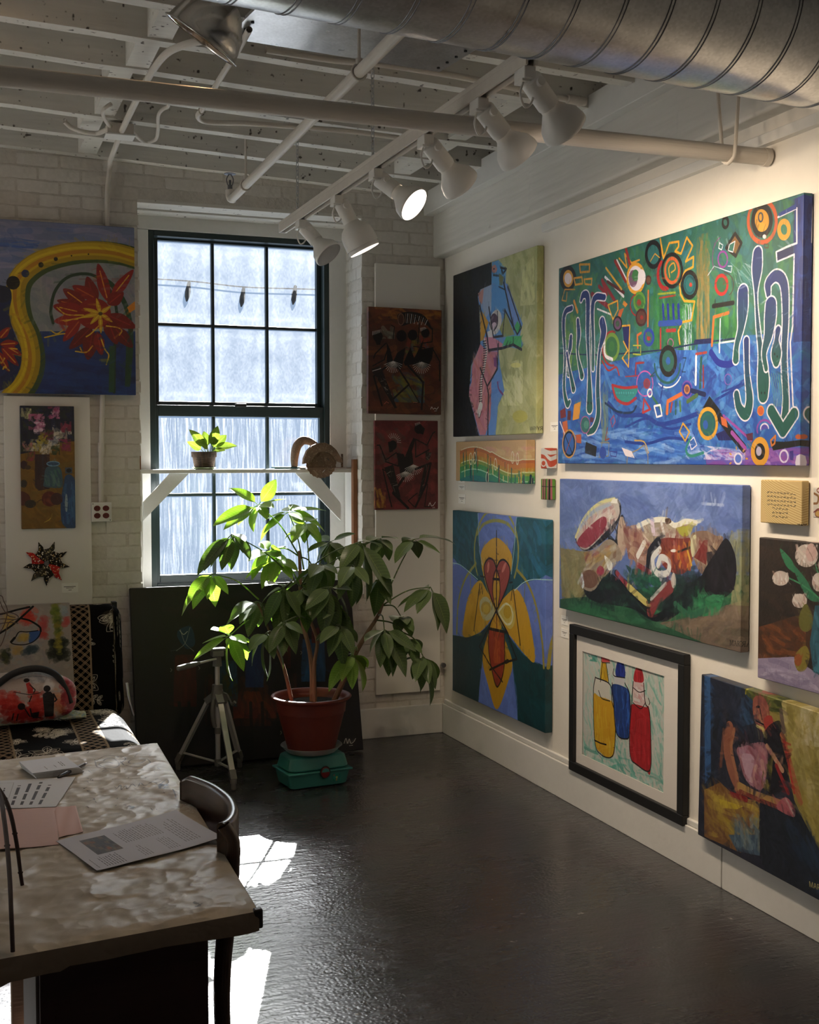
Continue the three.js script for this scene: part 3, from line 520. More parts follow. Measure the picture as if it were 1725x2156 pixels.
// corners: world TL, TR, BR, BL. view: [ox, oy, s], the crop the points were read in. gain: from lit colour to surface colour.
function art(corners, view, res, gain, draw, seed = 1) {
  const wm = corners[0].distanceTo(corners[1]), hm = corners[0].distanceTo(corners[3]);
  const cw = Math.round(wm >= hm ? res : res * wm / hm), ch = Math.round(wm >= hm ? res * hm / wm : res), R = rng(seed * 1000 + 7);
  const px = corners.map(toPx), H = homography(px, [[0, 0], [cw, 0], [cw, ch], [0, ch]]), [ox, oy, s] = view;
  const k = ch / (Math.abs(px[3][1] - px[0][1]) + Math.abs(px[2][1] - px[1][1])) * 2 / s * 0.5 + cw / (Math.abs(px[1][0] - px[0][0]) + Math.abs(px[2][0] - px[3][0])) * 2 / s * 0.5;
  const cv = document.createElement('canvas'); cv.width = cw; cv.height = ch; const c = cv.getContext('2d');
  c.lineCap = 'round'; c.lineJoin = 'round';
  const T = ([x, y]) => H(ox + x / s, oy + y / s);
  const path = (pts, close) => { c.beginPath(); pts.forEach((p, i) => { const q = T(p); i ? c.lineTo(...q) : c.moveTo(...q); }); if (close) c.closePath(); };
  const g = {
    c, cw, ch, k, R, T,
    fill(col) { c.fillStyle = col; c.fillRect(0, 0, cw, ch); },
    poly(pts, col) { path(pts, true); c.fillStyle = col; c.fill(); },
    blob(pts, col) { path(spline(pts, true), true); c.fillStyle = col; c.fill(); },
    line(pts, col, w, close) { path(pts, close); c.strokeStyle = col; c.lineWidth = w * k; c.stroke(); },
    curve(pts, col, w, close) { path(spline(pts, close), close); c.strokeStyle = col; c.lineWidth = w * k; c.stroke(); },
    ell(x, y, rx, ry, fill, stroke, w, a0 = 0, a1 = 6.2832, rot = 0) {
      const pts = []; for (let i = 0; i <= 36; i++) { const a = a0 + (a1 - a0) * i / 36, X = Math.cos(a) * rx, Y = Math.sin(a) * ry; pts.push([x + X * Math.cos(rot) - Y * Math.sin(rot), y + X * Math.sin(rot) + Y * Math.cos(rot)]); }
      path(pts, a1 - a0 > 6.2); if (fill) { c.fillStyle = fill; c.fill(); } if (stroke) { c.strokeStyle = stroke; c.lineWidth = w * k; c.stroke(); }
    },
    worm(pts, out, top, bot, o = 7) { // tapering band with an outline
      const n = pts.length * 12, cu = new THREE.CatmullRomCurve3(pts.map(([x, y, w]) => V(x, y, w)), false, 'catmullrom', 0.5), q = cu.getPoints(n), y0 = Math.min(...pts.map((p) => p[1])), y1 = Math.max(...pts.map((p) => p[1])), a = new THREE.Color(top), b = new THREE.Color(bot);
      for (const [extra, col] of [[o, out], [0, null]]) for (const p of q) { const t = T([p.x, p.y]); c.fillStyle = col ?? '#' + a.clone().lerp(b, clamp((p.y - y0) / (y1 - y0 + 1))).getHexString(); c.beginPath(); c.arc(t[0], t[1], Math.max(1, (p.z / 2 + extra) * k), 0, 7); c.fill(); }
    },
    // loose strokes of given colours inside a polygon
    strokes(pts, cols, n, len, w, ang = 0, spread = 0.5, alpha = 0.5) {
      c.save(); path(pts, true); c.clip();
      const xs = pts.map((p) => p[0]), ys = pts.map((p) => p[1]), x0 = Math.min(...xs), x1 = Math.max(...xs), y0 = Math.min(...ys), y1 = Math.max(...ys);
      for (let i = 0; i < n; i++) {
        const x = lerp(x0, x1, R()), y = lerp(y0, y1, R()), a = ang + (R() - 0.5) * 2 * spread, l = len * (0.4 + R()), bend = (R() - 0.5) * l * 0.4;
        const A = T([x, y]), B = T([x + Math.cos(a) * l, y + Math.sin(a) * l]), Mi = T([x + Math.cos(a) * l / 2 - Math.sin(a) * bend, y + Math.sin(a) * l / 2 + Math.cos(a) * bend]);
        c.globalAlpha = alpha * (0.5 + R() * 0.5); c.strokeStyle = cols[Math.floor(R() * cols.length)]; c.lineWidth = w * (0.4 + R() * 0.9) * k; c.beginPath(); c.moveTo(...A); c.quadraticCurveTo(...Mi, ...B); c.stroke();
      }
      c.globalAlpha = 1; c.restore();
    },
    // drag the paint already there into short brush marks
    daub(n, len, w, jit = 26, alpha = 0.45) {
      const d = c.getImageData(0, 0, cw, ch).data;
      for (let i = 0; i < n; i++) {
        const x = R() * cw, y = R() * ch, o = ((y | 0) * cw + (x | 0)) * 4, j = (R() - 0.5) * jit * 2, a = fbm(x / cw, y / ch, 4, 2, seed) * 9, l = len * (0.4 + R());
        c.globalAlpha = alpha * (0.4 + R() * 0.6); c.strokeStyle = `rgb(${clamp(d[o] + j, 0, 255) | 0},${clamp(d[o + 1] + j, 0, 255) | 0},${clamp(d[o + 2] + j, 0, 255) | 0})`; c.lineWidth = w * (0.5 + R()); c.beginPath(); c.moveTo(x, y); c.lineTo(x + Math.cos(a) * l, y + Math.sin(a) * l); c.stroke();
      }
      c.globalAlpha = 1;
    },
    text(str, x, y, h, col, font = 'sans-serif', slant = 0) { const [X, Y] = T([x, y]), [X2, Y2] = T([x + 50, y + slant * 50]); c.save(); c.translate(X, Y); c.rotate(Math.atan2(Y2 - Y, X2 - X)); c.fillStyle = col; c.font = `${h * k}px ${font}`; c.fillText(str, 0, 0); c.restore(); },
    scribble(x, y, w, h, col, lw, n = 8) { const p = []; for (let i = 0; i <= n; i++) p.push([x + w * i / n, y + (R() - 0.5) * h]); g.curve(p, col, lw); },
  };
  draw(g);
  const im = c.getImageData(0, 0, cw, ch), lut = [0, 1, 2].map((ch3) => { const q = (gain.length ? gain[ch3] : gain) * 0.62; return Uint8Array.from({ length: 256 }, (_, i) => { const a = i / 255, l = (a <= 0.04045 ? a / 12.92 : ((a + 0.055) / 1.055) ** 2.4) * q, m = l / (1 + Math.max(0, l - 0.62) * 0.9); return 255 * clamp(m <= 0.0031308 ? m * 12.92 : 1.055 * m ** (1 / 2.4) - 0.055); }); });
  for (let i = 0; i < im.data.length; i += 4) { im.data[i] = lut[0][im.data[i]]; im.data[i + 1] = lut[1][im.data[i + 1]]; im.data[i + 2] = lut[2][im.data[i + 2]]; }
  c.putImageData(im, 0, 0);
  const t = new THREE.CanvasTexture(cv); t.colorSpace = THREE.SRGBColorSpace; return t;
}
const weave = dataTex(128, (x, y) => 0.5 + 0.25 * Math.sin(x * 6.2832 * 32) * Math.sin(y * 6.2832 * 32) + 0.4 * (fbm(x, y, 8, 3, 5) - 0.5));
const artMat = (map, o = {}) => std({ map, roughness: 0.48, bumpMap: rep(weave, 6), bumpScale: 0.0012, ...o });
// wrapped canvas: local x to the viewer's side, local y up, front at local z = depth; the picture runs on over the edges
function canvasBox(w, h, d, edge = 0.04) {
  const g = new RoundedBoxGeometry(w, h, d, 2, 0.004).translate(0, 0, d / 2), p = g.attributes.position, uv = new Float32Array(p.count * 2), a = V(), b = V(), c = V(), n = V();
  for (let i = 0; i < p.count; i += 3) {
    a.fromBufferAttribute(p, i); b.fromBufferAttribute(p, i + 1); c.fromBufferAttribute(p, i + 2); n.copy(b).sub(a).cross(c.clone().sub(a)).normalize();
    [a, b, c].forEach((v, k) => { let u = v.x / w + 0.5, t = v.y / h + 0.5; const back = (d - v.z) / w;
      if (Math.abs(n.x) > 0.7) u = n.x > 0 ? 1 - back * 0.9 : back * 0.9; else if (Math.abs(n.y) > 0.7) t = n.y > 0 ? 1 - back * 0.9 : back * 0.9;
      uv[(i + k) * 2] = clamp(u, 0.002, 0.998); uv[(i + k) * 2 + 1] = clamp(t, 0.002, 0.998); });
  }
  g.setAttribute('uv', new THREE.BufferAttribute(uv, 2)); return g;
}
const RW = [1.45, 1.6, 1.85];   // lamp-lit colour to surface colour on the gallery wall
// picture on the gallery wall: far z0 .. near z1, heights y0 .. y1, thickness d
function galleryPicture(z0, z1, y0, y1, d, label, view, res, gain, draw, seed, matOpt, roll = 0) {
  const w = z1 - z0, h = y1 - y0, o = new THREE.Object3D();
  o.position.set(-0.004, (y0 + y1) / 2, (z0 + z1) / 2); o.rotation.set(0, -Math.PI / 2, 0); o.rotateZ(roll); o.updateMatrixWorld(true);
  const corners = [[-w / 2, h / 2], [w / 2, h / 2], [w / 2, -h / 2], [-w / 2, -h / 2]].map(([x, y]) => o.localToWorld(V(x, y, d)));
  const m = single('painting', canvasBox(w, h, d), artMat(art(corners, view, res, gain, draw, seed), matOpt), label, 'painting');
  m.position.copy(o.position); m.quaternion.copy(o.quaternion); return m;
}
const BIGV = [1160, 390, 3.053], MANV = [1160, 980, 3.053], FIGV = [940, 480, 3.477], PETV = [940, 1060, 4.312], LOWV = [1180, 1290, 3.165];

galleryPicture(1.466, 3.168, 1.569, 2.464, 0.038, 'huge wide green and blue abstract of rings, bars and white-outlined snakes', BIGV, 1800, [1.15, 1.12, 1.5], (g) => {
  g.fill('#2f6b56');
  const top = [[40, 560], [1660, 30], [1660, 1010], [1180, 990], [930, 1010], [700, 1080], [330, 1150], [40, 1250]], bot = [[40, 1220], [330, 1150], [700, 1070], [930, 1010], [1180, 970], [1660, 940], [1660, 1830], [40, 1830]];
  g.strokes(top, ['#2e6b4f', '#3a8068', '#1f5a4a', '#4a8a4a', '#2a6a70', '#3d7a3a', '#26584c', '#3f8a80'], 900, 110, 34, 1.5, 0.7, 0.6);
  g.poly(bot, '#2b5f9f');
  g.strokes(bot, ['#2459a0', '#3c7bc0', '#1f4a8a', '#4a8fc8', '#5a9ac4', '#23408a', '#2a7a98'], 900, 120, 30, 1.5, 0.9, 0.6);
  g.strokes([[60, 1560], [900, 1560], [1000, 1800], [60, 1780]], ['#2a5fae', '#4f8fd0', '#7fb0d8', '#1d4790', '#9ac0dc'], 220, 130, 20, 0.1, 0.4, 0.55);
  g.strokes([[80, 850], [180, 800], [170, 1150], [80, 1200]], ['#7fa040', '#5f9040', '#3f7a3a'], 60, 90, 22, 1.5, 0.2, 0.6);
  g.strokes([[660, 640], [950, 640], [950, 1060], [660, 1060]], ['#2f7a3a', '#276838', '#3f8f3f', '#1f5a3a'], 150, 120, 26, 1.55, 0.15, 0.7);
  g.strokes([[1040, 780], [1200, 760], [1200, 1010], [1030, 1020]], ['#2f7a3a', '#276838', '#4a9a3f'], 60, 100, 26, 1.55, 0.15, 0.7);
  g.strokes([[935, 320], [1022, 300], [1022, 1000], [935, 1000]], ['#9a8240', '#b0924a', '#7a7038', '#5a7040'], 90, 260, 14, 1.57, 0.04, 0.6);
  g.strokes([[320, 1250], [370, 1220], [370, 1650], [325, 1650]], ['#8a8a58', '#6a8a70'], 40, 200, 14, 1.57, 0.05, 0.5);
  g.strokes([[845, 760], [910, 760], [905, 1060], [850, 1060]], ['#cfd8dc', '#9fb8c8', '#e8e8e4'], 60, 140, 6, 1.57, 0.05, 0.6);
  g.poly([[1570, 90], [1660, 40], [1650, 1000], [1560, 1010]], '#203a80'); g.strokes([[1560, 90], [1660, 40], [1650, 1000], [1560, 1010]], ['#1a2f6c', '#2a4f98', '#17265a'], 80, 180, 24, 1.57, 0.1, 0.6);
  g.curve([[60, 1080], [330, 1090], [700, 1060], [930, 1020], [1180, 985]], '#122648', 7); g.curve([[1030, 1075], [1080, 1140], [1150, 1150], [1200, 1120]], '#1a2c86', 30);
  g.line([[930, 1008], [1030, 1000]], '#141f4a', 22);
  for (const [p, w] of [[[[370, 1400], [450, 1475], [600, 1480], [700, 1535], [830, 1510], [940, 1470]], 22], [[[480, 1555], [620, 1500], [760, 1565], [900, 1535]], 12], [[[480, 1650], [620, 1660], [760, 1625], [900, 1640]], 14], [[[1060, 1380], [1150, 1330], [1260, 1270]], 12], [[[1100, 1330], [1200, 1290], [1240, 1255]], 9]]) g.curve(p, '#1a3a86', w);
  // ring and bar figures
  const ring = (x, y, rx, ry, col, w, fill) => g.ell(x, y, rx, ry, fill, col, w);
  ring(110, 598, 46, 70, '#15130f', 20, '#15130f'); ring(112, 600, 28, 46, '#dba22c', 16, '#ece6da');
  g.line([[185, 510], [250, 508], [248, 555], [190, 560]], '#d09a2c', 12, true); g.line([[150, 598], [200, 590], [205, 632], [158, 640]], '#d8a030', 11, true); g.line([[215, 605], [265, 600], [262, 640], [220, 635]], '#d8a030', 10, true);
  g.line([[155, 670], [90, 670], [72, 740], [100, 745], [105, 690]], '#cf9a2c', 8); g.line([[150, 745], [172, 815]], '#d8962c', 18);
  g.line([[265, 700], [370, 780]], '#7d1f22', 26); g.line([[310, 650], [360, 700], [330, 610], [430, 770]], '#8a2226', 20); g.line([[350, 590], [468, 715]], '#dfe2dc', 14); g.line([[365, 620], [470, 690]], '#54231f', 16); g.line([[355, 532], [455, 668]], '#d0a02c', 12); g.line([[412, 486], [482, 618]], '#8a2a22', 18); g.line([[425, 480], [490, 610]], '#e4e2da', 9); g.line([[300, 795], [400, 836]], '#e6e6de', 9);
  g.line([[440, 470], [490, 530], [475, 440], [520, 500], [570, 480]], '#dba02c', 10); g.line([[483, 405], [530, 600]], '#9c2a22', 20);
  ring(547, 598, 54, 92, '#e0a52c', 17, '#e4e0d8'); g.ell(530, 600, 28, 55, '#7a5a6a'); g.ell(545, 580, 22, 38, '#3f8040'); g.ell(585, 590, 25, 50, '#e8e8e2');
  ring(660, 445, 46, 78, '#12110f', 22, '#2c6a60'); g.line([[640, 490], [670, 440], [700, 465]], '#c8962c', 6); g.line([[720, 450], [705, 345], [725, 470], [762, 372], [822, 362], [822, 395], [800, 425], [838, 440], [875, 335], [912, 390], [868, 490], [918, 460], [915, 525], [865, 550], [828, 630], [835, 700], [860, 745], [925, 748], [905, 868], [845, 880], [820, 940], [830, 1020]], '#dfa228', 11);
  g.ell(735, 575, 45, 90, '', '#a8221f', 22, 1.2, 4.2); ring(780, 548, 64, 104, '#13110f', 17, '#2e6b48'); ring(780, 548, 44, 78, '#c9602a', 16); g.curve([[765, 590], [760, 530], [790, 500], [800, 540], [775, 560]], '#c99a2c', 8);
  ring(893, 640, 47, 80, '#13130f', 20, '#1f6b60'); g.ell(893, 640, 30, 54, '', '#174f52', 10); g.ell(900, 640, 10, 14, '#b8402a'); ring(628, 610, 16, 26, '#4a2a20', 8, '#6a4a30');
  ring(570, 748, 34, 56, '#5f9a34', 14, '#3f7a34'); g.ell(568, 755, 14, 22, '#8a3a24'); g.ell(560, 770, 48, 70, '', '#a02822', 8, 1.2, 4.4); ring(582, 850, 32, 50, '#43201c', 12, '#5a3a2a'); g.ell(585, 850, 10, 14, '#8a2a20');
  g.line([[627, 680], [624, 905]], '#d2702a', 13); g.line([[560, 1045], [557, 965], [580, 950]], '#cf6a28', 13);
  for (const x of [722, 753, 787, 820]) g.line([[x, 770], [x + 4, 858]], '#1c2f86', 17); g.line([[700, 890], [835, 882]], '#2a4f98', 28); g.line([[690, 700], [800, 690]], '#8aa02c', 10); g.line([[700, 725], [800, 708]], '#a03a24', 9);
  for (const x of [738, 770, 804]) g.ell(x, 812, 9, 34, '#3a7a30');
  g.poly([[460, 900], [505, 900], [500, 1060], [470, 1000]], '#1b2258'); g.line([[458, 905], [508, 900], [500, 1168], [460, 1112], [496, 1062], [468, 1005]], '#e0a92c', 9); g.poly([[368, 770], [430, 742], [400, 862]], '#2f6a50'); g.line([[368, 770], [430, 742], [432, 800], [400, 862]], '#e0a72c', 9, true); g.poly([[440, 800], [470, 790], [450, 850], [430, 850]], '#c8642a'); g.poly([[470, 740], [495, 765], [480, 785], [462, 765]], '#d88a2a');
  ring(430, 890, 26, 44, '#181416', 10, '#6a4a66'); g.ell(430, 890, 12, 20, '#3a5a3a'); g.ell(395, 1050, 62, 110, '', '#a12823', 11, 1.4, 5.0); ring(392, 1040, 44, 80, '#6f9a34', 20, '#2f6b3a'); g.curve([[345, 990], [350, 1090], [395, 1120]], '#e8e6da', 18); g.ell(392, 1035, 18, 34, '#3a7a38'); g.curve([[330, 1130], [370, 1190], [420, 1170], [440, 1220]], '#a82a24', 10);
  ring(630, 978, 30, 48, '#24409a', 16, '#2f6a60'); g.ell(630, 985, 12, 14, '#a83428'); g.line([[706, 925], [706, 1050]], '#a8302a', 13); g.line([[745, 935], [800, 932]], '#a8302a', 17); ring(770, 1015, 18, 28, '#a85a80', 6); g.line([[530, 1030], [578, 1030], [578, 1090], [530, 1085]], '#a8b034', 7);
  g.ell(750, 1150, 82, 120, '', '#1f5a50', 12, 0, 3.14); ring(755, 1130, 48, 86, '#14130f', 24, '#27604c'); g.ell(755, 1130, 14, 26, '#2a5fa0'); g.ell(750, 1170, 95, 130, '', '#e4e8e6', 7, 0.5, 2.2); g.line([[850, 1110], [870, 1110], [845, 1200], [865, 1200]], '#16324a', 5);
  g.line([[545, 1215], [548, 1145], [598, 1140]], '#a02c2a', 10); g.line([[480, 1230], [560, 1225]], '#a02c2a', 6);
  g.ell(605, 1275, 52, 80, '', '#c05a9a', 7); g.ell(618, 1275, 20, 30, '#7a3a4a', '#a02a30', 5); g.blob([[395, 1290], [470, 1300], [555, 1300], [545, 1350], [490, 1395], [430, 1370]], '#2f8a7a'); g.curve([[395, 1285], [470, 1302], [555, 1296]], '#a8282a', 14); g.curve([[398, 1300], [425, 1375], [490, 1405], [548, 1370]], '#a8282a', 16); for (let i = 0; i < 8; i++) g.ell(425 + i * 15, 1335, 6, 12, '#3fa090', '#1f5f60', 2); g.curve([[350, 1400], [430, 1455], [520, 1460], [550, 1420]], '#14304e', 12);
  ring(637, 1335, 14, 24, '#f0efe8', 9); g.line([[655, 1360], [715, 1450]], '#2f6a48', 14); g.line([[665, 1420], [703, 1412], [715, 1480], [682, 1490]], '#f0efe6', 10, true); g.line([[600, 1375], [640, 1440], [592, 1462]], '#b02f2c', 12, true); g.line([[748, 1465], [752, 1390], [862, 1330]], '#cf6a2a', 20); g.line([[720, 1290], [708, 1365]], '#1a3a80', 12); g.line([[780, 1400], [770, 1455]], '#a03428', 12); g.line([[805, 1390], [803, 1470]], '#245a4a', 12); g.line([[830, 1390], [835, 1450]], '#4a7a30', 12);
  ring(876, 1312, 32, 52, '#6a4a9a', 8, '#1f2f80'); ring(876, 1312, 16, 26, '#c08040', 8, '#7a4a3a'); g.line([[905, 1320], [990, 1345]], '#141f4a', 22); g.line([[880, 1390], [940, 1350]], '#4a6a30', 20); g.line([[670, 1200], [640, 1230], [665, 1225]], '#284a40', 6);
  g.line([[1045, 777], [1172, 756]], '#14120f', 20); g.line([[1142, 820], [1048, 848], [1036, 1030]], '#d0712c', 15); g.line([[1090, 860], [1085, 1075], [1082, 1015], [1180, 1000]], '#e2e4dc', 8); g.line([[935, 1085], [1000, 1075]], '#a83a2c', 12); g.line([[935, 1100], [932, 1280]], '#eeeeea', 14); g.line([[968, 1110], [960, 1300]], '#1f5a48', 16); g.line([[980, 1160], [982, 1300]], '#8a2f30', 10); ring(1140, 1248, 22, 34, '#7a5aa0', 5);
  ring(1123, 240, 18, 32, '#12110e', 14); g.poly([[1185, 310], [1226, 372], [1190, 455], [1128, 402]], '#7d5c2a'); g.line([[1185, 310], [1226, 372], [1190, 455], [1128, 402]], '#120f0c', 15, true); g.poly([[1150, 380], [1185, 360], [1172, 430], [1140, 420]], '#2f6f58'); g.line([[1150, 380], [1185, 360], [1172, 430], [1140, 420]], '#d8e0d8', 5, true); g.line([[1085, 370], [1108, 385], [1098, 415], [1080, 405]], '#cfdcd4', 5, true); ring(1106, 476, 30, 50, '#8a3f8a', 9); g.ell(1110, 470, 70, 140, '', '#7a4070', 5, 2.6, 4.4); g.line([[1010, 580], [1050, 520], [1160, 560], [1165, 520], [1140, 520]], '#c8d4d0', 4); ring(1098, 640, 38, 60, '#b8281f', 16, '#2f6a3f'); g.ell(1110, 640, 66, 80, '', '#4a3a2a', 5, 4.8, 7.2);
  g.strokes([[1150, 480], [1330, 520], [1320, 720], [1200, 660]], ['#cfe0d8', '#9fc0b0', '#6fa890'], 46, 120, 5, 0.9, 0.5, 0.5);
  ring(1360, 232, 90, 135, '#c85c2a', 19); ring(1358, 226, 58, 92, '#12110f', 24, '#d59d2a'); g.ell(1350, 206, 14, 28, '', '#2a3a4a', 7); g.ell(1356, 270, 30, 30, '#dfa82e'); g.ell(1374, 330, 12, 14, '#e4dccc'); ring(1500, 285, 32, 52, '#dca22a', 22, '#2f7a58'); g.line([[1372, 378], [1400, 378], [1398, 402], [1375, 402]], '#5a3a28', 4, true);
  // long snake forms
  const N = '#1c3168', G = '#1d5a48', Wt = '#e4e2da';
  g.line([[1462, 205], [1582, 148], [1582, 372], [1520, 395], [1450, 430], [1455, 490], [1565, 445], [1555, 905], [1540, 1010], [1560, 1460]], Wt, 9); g.poly([[1465, 180], [1575, 120], [1580, 150], [1470, 200]], '#203a80'); g.poly([[1455, 432], [1560, 390], [1560, 440], [1458, 485]], '#17244e');
  for (const w of [
    [[135, 790, 26], [95, 815, 30], [82, 900, 30], [92, 1100, 22], [86, 1300, 26], [105, 1405, 34], [122, 1392, 22]], [[130, 975, 26], [125, 1040, 34], [112, 1110, 20], [114, 1215, 28]], [[174, 870, 26], [180, 960, 36], [172, 1080, 18], [200, 1225, 40]], [[104, 1080, 20], [122, 1190, 22], [146, 1310, 38]],
    [[195, 740, 20], [210, 705, 34], [238, 730, 40], [238, 950, 34], [245, 1150, 24], [250, 1330, 46], [250, 1430, 62]], [[345, 720, 30], [290, 720, 34], [268, 790, 32], [272, 1000, 26], [272, 1180, 24]], [[330, 880, 52], [340, 950, 50], [312, 1080, 24], [302, 1300, 36], [306, 1470, 40], [280, 1560, 40], [240, 1590, 26]],
    [[1236, 690, 66], [1234, 800, 66], [1222, 920, 40], [1196, 1030, 30], [1190, 1120, 38]], [[1330, 440, 56], [1326, 540, 62], [1320, 700, 18], [1332, 900, 22], [1352, 1080, 34], [1366, 1240, 72], [1366, 1350, 60]], [[1400, 700, 26], [1400, 630, 40], [1452, 582, 46], [1500, 640, 44], [1510, 850, 36], [1500, 1100, 34], [1512, 1380, 36], [1500, 1540, 44]],
    [[1415, 770, 66], [1412, 850, 70], [1400, 960, 50], [1372, 1080, 28], [1385, 1180, 22]], [[1462, 930, 30], [1452, 1000, 26], [1450, 1080, 60], [1450, 1140, 34]], [[1258, 1000, 34], [1262, 1200, 30], [1278, 1380, 44], [1255, 1470, 50], [1212, 1430, 40], [1194, 1345, 34]]]) g.worm(w, Wt, N, G);
  g.line([[1418, 1452], [1492, 1580], [1565, 1470]], Wt, 62); g.line([[1418, 1452], [1492, 1580], [1565, 1470]], G, 48);
  for (let i = 0; i < 6; i++) g.curve([[1405 + i * 14, 1210], [1425 + i * 12, 1300], [1440 + i * 10, 1420]], '#5f9a70', 3);
  for (const [x, y] of [[240, 1400], [260, 1400], [140, 1305], [150, 1305], [203, 1220], [1355, 1335], [1376, 1335], [1440, 1085], [1456, 1100]]) g.ell(x, y, 4, 9, '#12161c');
  // lower corner machinery
  g.poly([[1000, 1735], [1250, 1700], [1400, 1690], [1660, 1690], [1660, 1830], [1000, 1830]], '#7a4a96'); g.strokes([[1000, 1700], [1660, 1680], [1660, 1820], [1000, 1810]], ['#8a4f9a', '#6a4aa0', '#a06aa8', '#c8a0c8', '#5a60b0'], 120, 90, 20, 0.2, 0.6, 0.6); g.strokes([[860, 1660], [1250, 1700], [1250, 1770], [870, 1760]], ['#e8e4ea', '#b8c8e0', '#6a90c8'], 70, 80, 10, 0.3, 0.8, 0.7);
  g.poly([[1020, 1355], [1092, 1450], [1080, 1485], [980, 1430]], '#12110f'); g.poly([[1060, 1600], [1150, 1560], [1220, 1640], [1080, 1640]], '#202058'); g.line([[1085, 1490], [1150, 1580], [1240, 1690]], '#151318', 40); g.poly([[1092, 1485], [1128, 1500], [1138, 1560], [1100, 1540]], '#cf6a30'); g.line([[1165, 1590], [1250, 1690]], '#a0509a', 20); g.line([[1110, 1480], [1290, 1640]], '#9a4a98', 12); ring(1010, 1532, 58, 94, '#dba42c', 18, '#1f5f58'); g.ell(1010, 1530, 34, 60, '', '#2a6a50', 8); g.ell(995, 1540, 16, 30, '#2a5aa0');
  g.poly([[1410, 1645], [1500, 1650], [1660, 1630], [1660, 1665], [1430, 1705]], '#12110f'); ring(1345, 1712, 46, 74, '#dba02c', 26, '#15130f'); g.ell(1338, 1710, 18, 30, '#b8b4b8'); g.ell(1375, 1570, 48, 60, '', '#8a4a9a', 10, 2.8, 5.6); g.ell(1375, 1565, 26, 32, '#5a50a0', '#e0dce4', 7, 2.8, 6.2); g.poly([[1255, 1600], [1300, 1590], [1300, 1640], [1265, 1640]], '#5a2438'); g.line([[1415, 1640], [1445, 1610], [1440, 1660], [1420, 1675]], '#d07a2c', 9, true); g.ell(1350, 1450, 20, 30, '#c85f2a', '#e08a3a', 5); g.ell(1592, 1617, 20, 16, '#b85a2c'); ring(1500, 1742, 26, 38, '#e0dae4', 8); ring(1205, 1758, 24, 34, '#e8e4ea', 9, '#5a7ac0'); for (let i = 0; i < 7; i++) { const a = i * 0.9; g.line([[1205 + Math.cos(a) * 50, 1758 + Math.sin(a) * 62], [1205 + Math.cos(a) * 60, 1758 + Math.sin(a) * 76]], '#d8a030', 7); } g.poly([[1535, 1710], [1560, 1705], [1560, 1770], [1540, 1765]], '#3a2f7a'); g.poly([[1572, 1780], [1580, 1740], [1625, 1715], [1620, 1815], [1575, 1815]], '#dcd8d4');
  g.line([[850, 1530], [892, 1585], [864, 1645], [828, 1585]], '#d8a52c', 9, true); g.line([[890, 1650], [920, 1620], [940, 1670], [905, 1700]], '#e4e4e0', 5, true); g.curve([[900, 1620], [870, 1700], [900, 1740], [980, 1720]], '#2f8a70', 14);
  for (const [p, col] of [[[[150, 1410], [196, 1388], [182, 1500], [140, 1512]], '#d8982c'], [[[75, 1522], [106, 1512], [112, 1600], [80, 1602]], '#c9662c'], [[[60, 1450], [94, 1430], [98, 1490], [64, 1500]], '#7a2a26'], [[[110, 1450], [130, 1450], [128, 1510], [106, 1510]], '#5a2620'], [[[160, 1605], [196, 1600], [196, 1660], [166, 1655]], '#b85a2a'], [[[225, 1650], [296, 1680], [290, 1745], [220, 1722]], '#171518'], [[[255, 1490], [278, 1495], [270, 1525], [250, 1520]], '#5a2a3a']]) g.poly(p, col);
  ring(222, 1540, 30, 54, '#a85a88', 6, '#2f6a60'); g.ell(228, 1540, 16, 26, '#4a8a70'); ring(118, 1662, 42, 88, '#d59a30', 9, '#2f62a0'); ring(118, 1662, 34, 76, '#14110f', 10); g.line([[90, 1600], [140, 1730]], '#141414', 6); g.line([[140, 1600], [95, 1720]], '#a03a28', 6); g.line([[60, 1520], [90, 1600]], '#ece8e0', 8); g.line([[365, 1560], [350, 1640], [375, 1630]], '#8a4a34', 8); g.line([[320, 1655], [375, 1655], [370, 1740], [310, 1750], [330, 1660]], '#8a8a6a', 6); g.ell(335, 1720, 22, 40, '#2f4f9a'); g.line([[380, 1710], [425, 1715], [420, 1745], [385, 1740]], '#3a3f8a', 5, true); g.line([[490, 1790], [495, 1730], [560, 1700], [600, 1670], [625, 1740], [625, 1790]], '#9a8a58', 6); g.curve([[540, 1640], [600, 1650], [628, 1720]], '#c0a050', 8); g.poly([[455, 1685], [520, 1710], [540, 1755], [480, 1740]], '#e8e2d4'); g.line([[385, 1510], [405, 1480], [415, 1520], [395, 1555]], '#a03a58', 6, true);
  for (let i = 0; i < 40; i++) { const x = 80 + g.R() * 1540, y = 500 + g.R() * 1000; g.line([[x, y], [x + (g.R() - 0.5) * 5, y + 60 + g.R() * 120]], g.R() < 0.5 ? 'rgba(15,40,50,0.35)' : 'rgba(170,210,210,0.25)', 3); }
  g.daub(3500, 26, 6, 16, 0.3);
}, 1);

